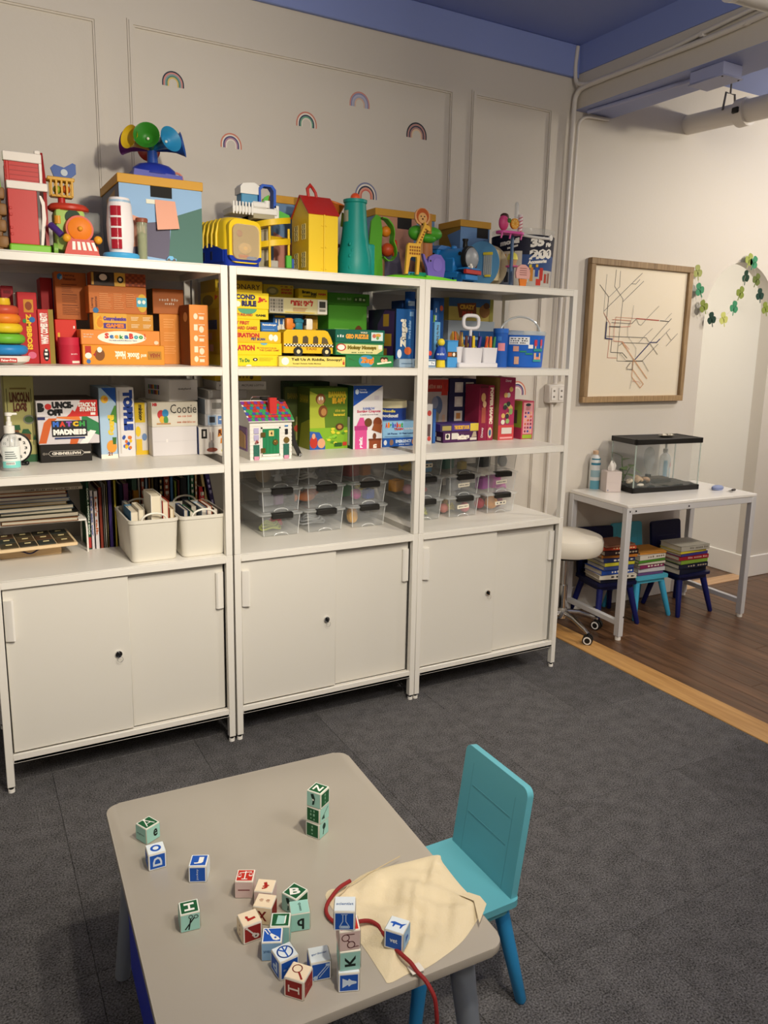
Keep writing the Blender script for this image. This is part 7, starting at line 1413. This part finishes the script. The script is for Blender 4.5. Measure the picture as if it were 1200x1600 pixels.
rocket = [('p', [(.55, .2), (.72, .14), (.9, .2), (.8, .36), (.6, .5), (.42, .62), (.38, .5)], WHT), ('l', [(.3, .55), (.12, .82)], .05, WHT), ('l', [(.38, .66), (.25, .88)], .05, WHT), ('e', .66, .32, .06, .06, DB)]
peace = [('l', arc(.5, .5, .36, .36, 0, 360, 28), .07, DB), ('l', [(.5, .14), (.5, .86)], .07, DB), ('l', [(.5, .5), (.26, .76)], .07, DB), ('l', [(.5, .5), (.74, .76)], .07, DB)]
glass = [('l', arc(.38, .64, .22, .22, 0, 360, 24), .05, DR), ('l', [(.53, .47), (.82, .14)], .09, DR)]
spade = [('l', [(.3, .25), (.8, .8)], .05, '#b8d0ea'), ('l', [(.42, .2), (.86, .7)], .04, '#b8d0ea'), ('e', .24, .2, .11, .11, '#b8d0ea'), ('r', .72, .74, .9, .88, '#b8d0ea')]
bookp = [('p', [(.25, .2), (.7, .2), (.72, .75), (.32, .8)], LGn), ('l', [(.28, .22), (.33, .78)], .04, DG), ('p', [(.7, .2), (.76, .26), (.78, .8), (.72, .76)], WHT)]
dog = [('p', [(.15, .6), (.3, .66), (.7, .6), (.92, .72), (.78, .5), (.74, .3), (.68, .3), (.66, .48), (.4, .48), (.36, .3), (.3, .3), (.28, .5), (.12, .5)], DB)]
pants = [('p', [(.3, .85), (.5, .9), (.62, .6), (.55, .2), (.4, .15), (.45, .5), (.35, .65)], '#14362c'), ('e', .48, .5, .06, .06, WHT)]
eyeg = [('l', arc(.3, .68, .17, .17, 0, 360), .04, '#5a1c1c'), ('l', arc(.56, .3, .17, .17, 0, 360), .04, '#5a1c1c'), ('l', [(.4, .53), (.48, .46)], .04, '#5a1c1c'), ('l', [(.35, .86), (.7, .84)], .035, '#5a1c1c'), ('l', [(.66, .18), (.9, .2)], .035, '#5a1c1c')]
compass = [('l', [(.25, .2), (.5, .85)], .06, WHT), ('l', [(.75, .2), (.5, .85)], .06, WHT), ('l', [(.36, .42), (.64, .42)], .05, WHT), ('e', .5, .84, .08, .08, WHT)]
G_, Z_ = 'x', TZ0
block('green topped block with compass drawing at the far corner of the play table', (.249, -1.1228), 25.8, Z_, gT(*compass), gL(tx('e', '#16241e', 0, (.5, .25, .8, .75))), gL(), gL(small('engineer', '#2a4a40')))
block('blue block with ring top and white letter D', (.245, -1.2208), -2.5, Z_, bL(('e', .5, .5, .3, .3, DB), ('e', .5, .5, .16, .16, LB)), bT(tx('D', '#cfdcea', 90)), bL(), bT(small('~1', '#9ab8dc')))
block('blue block with letter J standing alone', (.3148, -1.3018), -25.5, Z_, bT(tx('J', WHT, 0)), bT(small('jockey', '#cfdcea', 90)), bL(), bL())
block('pale green block with letter H and black scissors', (.2622, -1.426), -8.2, Z_, gT(tx('H', WHT, 90)), gL(*scis), gL(), gL())
block('red topped block with white scales drawing', (.3842, -1.39), -27.6, Z_, F('#f3e8da', '#c22f22', scale), rP(('l', [(.2, .5), (.8, .5)], .06, '#7a1c1c')), rP(), rP())
block('cream block with upside-down red letter f', (.4095, -1.4365), -34.1, Z_, rL(tx('f', '#a8241c', 200, (.3, .25, .7, .75))), rP(), rP(), rP())
block('cream block with letter X and tiny lettering on top', (.3945, -1.4762), -37.2, Z_, rL(('t', '~1', .2, .4, .45, .6, '#a86a4a', 90), ('t', '~1', .55, .4, .8, .6, '#a86a4a', 90)), rL(tx('X', '#7a1c1c')), F('#d9c4a8', DR, ()), rL())
block('cream and maroon block with white guitar', (.3538, -1.5055), 0.0, Z_, rL(tx('r', '#a8241c', 100, (.3, .3, .75, .7))), rT(*guitar), rL(), rL(small('~1', '#a86a4a', 90)))
block('green topped block with white letter B', (.4555, -1.4782), -62.3, Z_, gT(tx('B', WHT, 45)), gL(*pants), gT(), gL())
block('pale green block with letter q and tiny word on top', (.4468, -1.5225), -15.7, Z_, gL(('t', 'queen', .42, .2, .58, .8, '#2a4a40', -90)), gL(tx('q', '#14201c', 0, (.32, .1, .68, .72))), gL(), gL())
block('green topped block with pale book picture', (.4030, -1.5375), -26.2, Z_, gT(*bookp), gL(('e', .5, .4, .1, .2, '#14201c')), gL(), gL())
block('blue topped block with white rocket picture', (.3763, -1.5662), -24.8, Z_, bT(*rocket), bP(('t', 'astronaut', .1, .42, .95, .58, '#3a5f8a', 180)), bP(), bP())
block('white and blue block with peace sign', (.382, -1.6138), 4.2, Z_, bL(*peace), bT(small('~1', '#9ab8dc')), bT(), bT(tx('P', '#b8d0ea', 180)))
block('maroon block with magnifying glass and letter I', (.3865, -1.6658), -47.8, Z_, rL(*glass), rT(('l', [(.25, .5), (.75, .5)], .09, '#e6d8cc'), ('l', [(.25, .34), (.25, .66)], .07, '#e6d8cc'), ('l', [(.75, .34), (.75, .66)], .07, '#e6d8cc')), rT(small('~1', '#b8504a')), rT())
block('blue block with small word on top and crossed garden tools', (.4332, -1.6465), -13.8, Z_, bL(('t', 'gardener', .12, .45, .88, .6, '#4a6a9a', 5)), bT(*spade), bL(), bT())
# tower of three green blocks
for k, (tp, lf, fr, lb) in enumerate(((None, gT(('t', '~1', .42, .2, .56, .8, '#8ab89a', 90)), gL(('e', .5, .68, .16, .2, '#14362c'), ('l', [(.5, .6), (.4, .2)], .08, '#14362c')), 'bottom block of the three-high green tower'), (None, gT(('t', '~1', .3, .2, .42, .8, '#8ab89a', 90), ('t', '~1', .52, .15, .66, .85, '#8ab89a', 90)), gL(('l', [(.2, .3), (.85, .8)], .05, '#2a4a40'), ('p', [(.2, .25), (.5, .2), (.45, .5)], '#2a4a40')), 'middle block of the three-high green tower'), (gT(tx('N', WHT, -90)), gL(*pants), gT(small('~1', '#8ab89a', 90)), 'top block of the three-high green tower with letter N'))):
    block(lb, (.5883+.001*k, -1.2812), 31.6-90+90+(.8*k), TZ0+BS*k+.0001*k, tp, fr if k < 2 else fr, gL(), lf)
# four-high stack with a word block on top
SC = (.466, -1.690)
block('bottom blue block of the tall mixed stack with white bag picture', (SC[0]+.002, SC[1]-.002), -22, TZ0, bL(), bT(*bag_), bL(), bL())
block('pale green block with black letter K in the tall mixed stack', (SC[0]+.005, SC[1]+.003), -18, TZ0+BS+.0001, None, gL(tx('K', '#16241e', 90)), gL(), gL())
block('pink block with red eyeglasses in the tall mixed stack', (SC[0]+.005, SC[1]+.006), -17, TZ0+2*BS+.0002, F('#f3e8da', '#c22f22', ()), rP(*eyeg), rP(), rP())
block('blue block with flask picture and small word on top of the tall stack', (SC[0]+.0, SC[1]+.010), -28, TZ0+3*BS+.0003, bL(('t', 'scientist', .1, .42, .9, .58, '#4a6a9a', 0)), bT(*flask), bL(), bL())
# ------------------------------------------------------------------ canvas drawstring bag
BO = [(0.533, -1.465), (0.518, -1.499), (0.528, -1.625), (0.528, -1.706), (0.531, -1.726), (0.57, -1.724), (0.600, -1.728), (0.64, -1.722), (0.699, -1.705), (0.760, -1.670), (0.785, -1.655), (0.783, -1.633), (0.78, -1.577), (0.786, -1.499), (0.790, -1.473), (0.724, -1.463), (0.629, -1.452), (0.57, -1.470)]
cxb, cyb = .655, -1.59
o = thing('drawstring_bag', 'cream canvas drawstring bag lying flat on the play table', 'bag', (cxb, cyb, TZ0))
b = MB(); n = 72; out = []
L_ = len(BO)
for i in range(n):
    t = i/n*L_; k = int(t); fr = t-k; p0, p1, p2, p3 = (BO[(k+j-1) % L_] for j in range(4))
    q = [0, 0]
    for a in (0, 1):
        q[a] = .5*((2*p1[a])+(-p0[a]+p2[a])*fr+(2*p0[a]-5*p1[a]+4*p2[a]-p3[a])*fr**2+(-p0[a]+3*p1[a]-3*p2[a]+p3[a])*fr**3)
    out.append((q[0]-cxb, q[1]-cyb))
def wr(x, y):
    return .0035*math.sin(38*x+22*y)+.003*math.sin(-25*x+47*y+1.3)+.0022*math.sin(75*x-31*y+.4+1.2*math.sin(30*y))+.0016*math.sin(110*x+95*y+math.sin(60*x))+.0012*math.sin(190*x-140*y)
V = []; F_ = []; NR = 16
for r in range(NR+1):
    s_ = 1-r/NR*.97
    for (x, y) in out:
        edge = min(1, (1-s_)*3.2); X, Y_ = x*s_, y*s_
        V.append((X, Y_, max(.0012, .0008+.011*edge**.6+1.5*wr(X, Y_)*edge) if r else .0008))
for r in range(NR):
    for i in range(n): F_.append((r*n+i, r*n+(i+1) % n, (r+1)*n+(i+1) % n, (r+1)*n+i))
F_.append(tuple(NR*n+i for i in range(n)))
k0 = len(V)
for (x, y) in out: V.append((x*.99, y*.99, .0002))
for i in range(n): F_.append((k0+i, k0+(i+1) % n, (i+1) % n, i))
F_.append(tuple(k0+i for i in reversed(range(n))))
CANVAS = mat('#e2d2ae', .9, bump=.25, scale=300)
b.poly(V, F_).build('bag_body', CANVAS, o)
b = MB(); hx = [(.05, .135), (-.03, .118), (-.085, .105), (-.118, .085)]
b.tube([(x, y, .0145) for x, y in hx], .0008, 5).build('hem_stitch', mat('#c9b58a', .9), o)
# folded corner and mouth flap
fl = MB().poly([(.098, -.02, .012), (.112, -.052, .016), (.088, -.105, .014), (.126, -.075, .020), (.132, -.045, .014), (.120, -.022, .011)], [(0, 1, 5), (1, 4, 5), (1, 2, 3), (1, 3, 4)]); fl.build('folded_corner', CANVAS, o)
MB().box(-.083, -.058, -.146, -.126, .006, .0085, .001).build('cord_tab', mat('#e8e2d4', .8), o)
RC_ = mat('#8f1c1c', .75, bump=.3, scale=400)
c1 = [(.575, -1.480), (.545, -1.487), (.512, -1.503), (.500, -1.525), (.502, -1.552), (.520, -1.575), (.541, -1.589), (.56, -1.597), (.568, -1.617), (.566, -1.635), (.569, -1.685), (.573, -1.705), (.577, -1.722)]
pts = [(x-cxb, y-cyb, .005 if x < .525 else .0185) for x, y in c1] + [(.582-cxb, -1.735-cyb, .008), (.588-cxb, -1.752-cyb, .0045), (.594-cxb, -1.775-cyb, -.012), (.598-cxb, -1.780-cyb, -.06), (.597-cxb, -1.779-cyb, -.12), (.6-cxb, -1.778-cyb, -.17)]
MB().tube(bend(pts, 3), .0038, 8).build('red_drawstring', RC_, o)
block('blue and white block with a small word lying tilted on the canvas bag', (.5785, -1.6678), -50.3, TZ0+.0175, bL(*dog), bT(('t', 'vet', .3, .4, .7, .62, '#dfe8f0', 0, .02)), bP(('p', [(.3, .3), (.7, .4), (.6, .6), (.35, .6)], DB)), bL())
# ------------------------------------------------------------------ desk things
DZ = DH
o = thing('aquarium', 'glass terrarium tank with black rims on the white desk', 'aquarium', (3.222, .345, DZ), math.radians(-6))
AL, AD, AH = .475, .205, .305; GL = clear('#dfe8e4', .06); BF = mat('#161412', .4)
for nm, z0, z1 in (('bottom_rim', 0, .03), ('top_rim', AH-.03, AH)):
    MB().box(-.006, AL+.006, -.006, .01, z0, z1, .002).box(-.006, AL+.006, AD-.01, AD+.006, z0, z1, .002).box(-.006, .01, -.006, AD+.006, z0, z1, .002).box(AL-.01, AL+.006, -.006, AD+.006, z0, z1, .002).build(nm, BF, o)
MB().box(0, AL, 0, AD, .002, .006).build('floor_pane', BF, o)
for a in ((0, AL, 0, .004), (0, AL, AD-.004, AD), (0, .004, .004, AD-.004), (AL-.004, AL, .004, AD-.004)): MB().box(*a, .006, AH-.004).build('glass_pane', GL, o)
for x_ in (.002, AL-.002):
    for y_ in (.002, AD-.002): MB().box(x_-.003, x_+.003, y_-.003, y_+.003, .03, AH-.03).build('glass_edge', clear('#cfe0d8', .45), o)
MB().box(.008, AL-.008, .008, AD-.008, AH-.006, AH-.003).build('mesh_lid', mat('#1f1d1b', .6), o)
b = MB()
for i in range(25):
    for j in range(11): pass
N1, N2 = 26, 12; V = []; F_ = []
for j in range(N2+1):
    for i in range(N1+1): V.append((.006+(AL-.012)*i/N1, .006+(AD-.012)*j/N2, .034+.006*math.sin(i*1.1)*math.cos(j*.9)+random.uniform(-.003, .003)))
for j in range(N2):
    for i in range(N1): F_.append((j*(N1+1)+i, j*(N1+1)+i+1, (j+1)*(N1+1)+i+1, (j+1)*(N1+1)+i))
MB().poly(V, F_).build('gravel', mat('#4a443c', .9, bump=.8, scale=160, var=.5), o)
def intank(x, y, z=.036):
    a = math.radians(-6); return (3.222+x*math.cos(a)-y*math.sin(a), .345+x*math.sin(a)+y*math.cos(a), DZ+z)
def shell_(label, loc, s, h, rz):
    b = MB(); pts = []; rr_ = []
    for i in range(34):
        t = i/33*3.2*math.pi; R = s*(.08+.5*i/33); pts.append((R*math.cos(t), R*math.sin(t)*.9, s*.42+s*.35*(1-i/33))); rr_.append(s*(.06+.36*i/33))
    b.tube(pts, rr_, 12); o_ = b.build('sea_shell', mat(h, .45, var=.25, scale=60), None, loc, (.5, .2, rz)); tag(o_, label, 'shell', 'shells in the terrarium'); return o_
shell_('large striped sea shell at the front of the terrarium', intank(.075, .06, .05), .044, '#b89a78', .4); shell_('round tan sea shell beside the larger shell', intank(.140, .07, .045), .034, '#a88462', 2.2); shell_('pale cream sea shell at the near corner of the terrarium', intank(.024, .055, .045), .030, '#d8cbb4', 4.0)
tag(MB().ball((0, 0, .008), .02, (1.3, .6, .45)).build('white_stone', mat('#d8d0c0', .6), None, intank(.07, .022, .034)), 'flat white stone in front of the shells', 'stone')
o = thing('water_dish', 'dark rectangular reptile dish in the middle of the terrarium', 'dish', intank(.22, .115, .038), math.radians(-6))
MB().box(-.07, .12, -.045, .045, 0, .022, .004).build('dish_body', mat('#2c2622', .8, bump=.6, scale=60), o); MB().box(-.06, .11, -.037, .037, .0225, .026, .003).build('dish_fill', mat('#5a5044', .8, var=.4, scale=80), o)
o = thing('water_bottle', 'clear upturned water bottle feeder inside the terrarium', 'bottle', intank(.215, .13, .0645))
MB().cyl((0, 0, 0), (0, 0, .016), .017, seg=18).build('feeder_cap', BLACK, o); MB().lathe([(.011, .016), (.013, .04), (.028, .075), (.034, .11), (.028, .155), (.012, .175), (0, .178)]).build('bottle_body', clear('#e2e6e4', .28), o)
o = thing('terrarium_plant', 'green leafy plant inside the end of the terrarium nearest the tissues', 'plant', intank(.055, .15, .036))
MB().tube([(0, 0, 0), (-.006, .004, .06), (-.016, .006, .11), (-.02, .006, .15)], .003, 8).tube([(0, 0, .02), (.02, -.01, .07), (.035, -.012, .09)], .0025, 8).build('stem', mat('#4a6a34', .6), o)
def leaf_mesh(L):
    V = []; F_ = []; n = 6
    for i in range(n+1):
        t = i/n; w_ = L*.30*math.sin(math.pi*min(1, t*.93+.04))**.8; z = -.25*L*t*t
        V += [(-w_, L*t, z+.12*w_), (0, L*t, z), (w_, L*t, z+.12*w_)]
    for i in range(n):
        for k in (0, 1): F_.append((3*i+k, 3*i+k+1, 3*i+4+k, 3*i+3+k))
    return MB().poly(V, F_).mesh(mat('#5f7f3a', .45, var=.2, scale=30))
LM = leaf_mesh(.075)
for (x, y, z), r in (((-.02, .006, .15), (.6, 0, 1.2)), ((-.018, .006, .13), (.3, 0, -1.6)), ((-.012, .005, .09), (.2, .3, 2.6)), ((.035, -.012, .09), (.3, 0, -1.0)), ((.03, -.012, .085), (-.2, 0, -2.4)), ((.018, -.01, .07), (.1, .4, -.2)), ((.01, -.005, .05), (0, 0, 3.4)), ((.0, .0, .04), (.2, 0, -.9))): link('leaf', LM, o, (x, y, z), r)
o = thing('shell_dish', 'small shallow dish of white pieces on top of the terrarium', 'dish', intank(.30, .10, AH-.0005), .1)
MB().lathe([(0, 0), (.035, 0), (.05, .008), (.047, .009), (.03, .003), (0, .003)], sx=1.2, sy=.7).build('dish', mat('#8a8478', .5), o)
for k in range(7): MB().ball((random.uniform(-.032, .032), random.uniform(-.016, .016), .009), .009, (1.3, .8, .6)).build('white_piece', mat('#e0d8c4', .6), o)
o = thing('sanitizer_bottle', 'tall clear pump bottle with blue label behind the terrarium', 'bottle', (3.688, .545, DZ))
MB().lathe([(.03, 0), (.033, .004), (.033, .15), (.026, .17), (.014, .18), (.014, .186)]).build('bottle_body', clear('#cfdfe6', .35), o); MB().lathe([(.016, .186), (.016, .208), (.007, .21), (.007, .236), (.012, .238), (.012, .246), (0, .248)]).box(-.03, .006, -.005, .005, .238, .245, .002).build('pump_head', mat('#c9c9c6', .4), o)
wrap_panel(o, 'label', .0335, .02, .14, -150, -110, card('#8fb8cf')); wrap_panel(o, 'red_mark', .0335, .10, .125, -75, -50, card('#a83a4a')); wrap_panel(o, 'label', .0335, .03, .09, -80, -45, card('#b8cdd8'))
o = thing('tissue_box', 'pale pink cube tissue box with a white tissue pulled out', 'tissue box', (3.103, .432, DZ), math.radians(-22))
MB().box(0, .088, 0, .088, 0, .118, .002).build('carton', card('#d8cbc6'), o)
decals(o, (0, 0, 0), (.088, 0, 0), (0, 0, .118), [('r', .02, .02, .98, .04, '#c2b2b0'), ('e', .12, .1, .05, .03, '#8a94b0'), ('l', [(.05, .5), (.95, .45)], .01, '#cbbcb8')])
MB().lathe([(0, 0), (.026, .0), (.026, .0012), (0, .0012)], c=(.044, .044, .118), sy=.6).build('opening', mat('#b8aca8', .6), o)
b = MB(); V = []; F_ = []
for j in range(7):
    for i in range(14):
        a = 2*math.pi*i/14; t = j/6; R = .018*(1+.5*t)*(1-.75*t**3)*(1+.25*math.sin(3*a+2*t)); V.append((.044+R*math.cos(a), .044+.55*R*math.sin(a), .118+.052*t+.008*t*math.sin(2*a)))
for j in range(6):
    for i in range(14): F_.append((j*14+i, j*14+(i+1) % 14, (j+1)*14+(i+1) % 14, (j+1)*14+i))
b.poly(V, F_).build('tissue', mat('#ece8e2', .8), o)
o = thing('spray_bottle', 'white cylindrical bottle with teal label behind the tissue box', 'bottle', (3.13, .56, DZ))
MB().lathe([(.028, 0), (.031, .004), (.031, .165), (.024, .185), (.014, .195), (.014, .2)]).build('bottle_body', mat('#dcdedc', .4), o); MB().lathe([(.016, .2), (.016, .218), (.012, .222), (0, .222)]).build('cap', mat('#c9a98a', .45), o)
for z0, z1, h in ((.165, .178, '#3a7f98'), (.140, .153, '#3a7f98'), (.0, .05, '#6aa8bc'), (.07, .11, '#9ab8c0')): wrap_panel(o, 'label_band', .0312 if z1 < .17 else .0285, z0, z1, -175, -20, card(h), 1, .0008)
o = thing('eyeglass_case', 'small pale blue oval case on the end of the desk', 'case', (3.795, .235, DZ), .1)
MB().lathe([(0, 0), (.038, 0), (.046, .008), (.044, .018), (.03, .025), (0, .027)], sy=.6).build('case_lower', mat('#8f9cc4', .4), o); MB().torus((0, 0, .012), .046, .0012, 24, 6).build('seam', mat('#7a86ac', .4), o)
for v in o.children: 
    if v.name.startswith('seam'): v.scale = (1, .6, 1)
o = thing('key_bunch', 'bunch of keys with dark fob on the end of the desk', 'keys', (3.835, .165, DZ), .3)
MB().torus((-.02, 0, .004), .011, .0012, 18, 6).build('key_ring', CHROME, o); MB().box(.0, .04, -.008, .008, 0, .012, .004).build('fob', mat('#2a2420', .5), o)
for k in range(3): MB().box(-.03, -.008, -.012+.008*k, -.006+.008*k, .004+.001*k, .0062+.001*k).cyl((-.032, -.009+.008*k, .004+.001*k), (-.032, -.009+.008*k, .0062+.001*k), .007, seg=12).build('key', CHROME, o)
# ------------------------------------------------------------------ books piled on the chairs under the desk
def pile(chair, cx, cy, rz, z, rows, grp):
    for i, (w_, d_, t_, h, nm, txt, tc) in enumerate(rows):
        a = rz+math.radians(random.uniform(-4, 4))
        book('%s book %s' % (nm, chair), (cx+random.uniform(-.008, .008), cy+random.uniform(-.006, .006), z), (w_, d_, t_), h, grp, rot=(0, 0, a), spine='flatspine', spine_text=txt, text_col=tc or '#f0ead8', pages=mat('#cfc6b4', .8))
        # pages also read on the long left edge, cover boards stay thin
        z += t_+.0006
pile('in the pile on the navy chair by the stool', 3.115, .30, math.radians(-10), .2505, [(.23, .165, .022, '#16182c', 'black bottom', None, None), (.235, .17, .026, '#d9d2c4', 'thick cream', '~1', '#3a3a3a'), (.22, .165, .028, '#23479c', 'royal blue', '~2', None), (.205, .16, .022, '#3a4a86', 'slate blue', None, None), (.205, .16, .020, '#c9c23a', 'lime yellow', None, None), (.21, .16, .022, '#24305c', 'dark navy', '~1', None), (.225, .165, .018, '#b8722c', 'ochre', None, None), (.225, .165, .026, '#2a1a1c', 'dark maroon', '~2', '#b8a890'), (.215, .16, .020, '#c24a30', 'red orange', '~2', '#f0d8a0'), (.20, .16, .012, '#8a5f4a', 'brown top', None, None)], 'books on the navy chair by the stool')
pile('in the pile on the turquoise chair', 3.405, .325, math.radians(-4), .2505, [(.19, .16, .018, '#6a4a7a', 'mauve bottom', None, None), (.195, .165, .024, '#c9c4c8', 'white grey', None, None), (.19, .16, .022, '#8a2a5c', 'magenta and green', '~1', None), (.20, .165, .014, '#d8d2c0', 'thin cream', None, None), (.205, .165, .016, '#4f8a2c', 'green', None, None), (.20, .165, .030, '#d9d2c6', 'thick pale', '~2', '#8a7a6a'), (.19, .16, .012, '#c98a3a', 'orange top', None, None)], 'books on the turquoise chair')
pile('in the pile on the navy chair by the arch', 3.665, .245, math.radians(-2), .2505, [(.235, .165, .034, '#15182a', 'black bottom', None, None), (.23, .165, .026, '#1c1f34', 'dark lettered', '~2', '#b8a890'), (.22, .16, .022, '#7f9f3a', 'olive green', None, None), (.235, .165, .024, '#9a2030', 'crimson', '~3', '#e0c0b0'), (.225, .165, .016, '#3f3a86', 'indigo', None, None), (.215, .16, .014, '#d9c83a', 'yellow spotted', None, None), (.225, .17, .030, '#b0aca0', 'pale grey top', '~3', '#6a665c')], 'books on the navy chair by the arch')
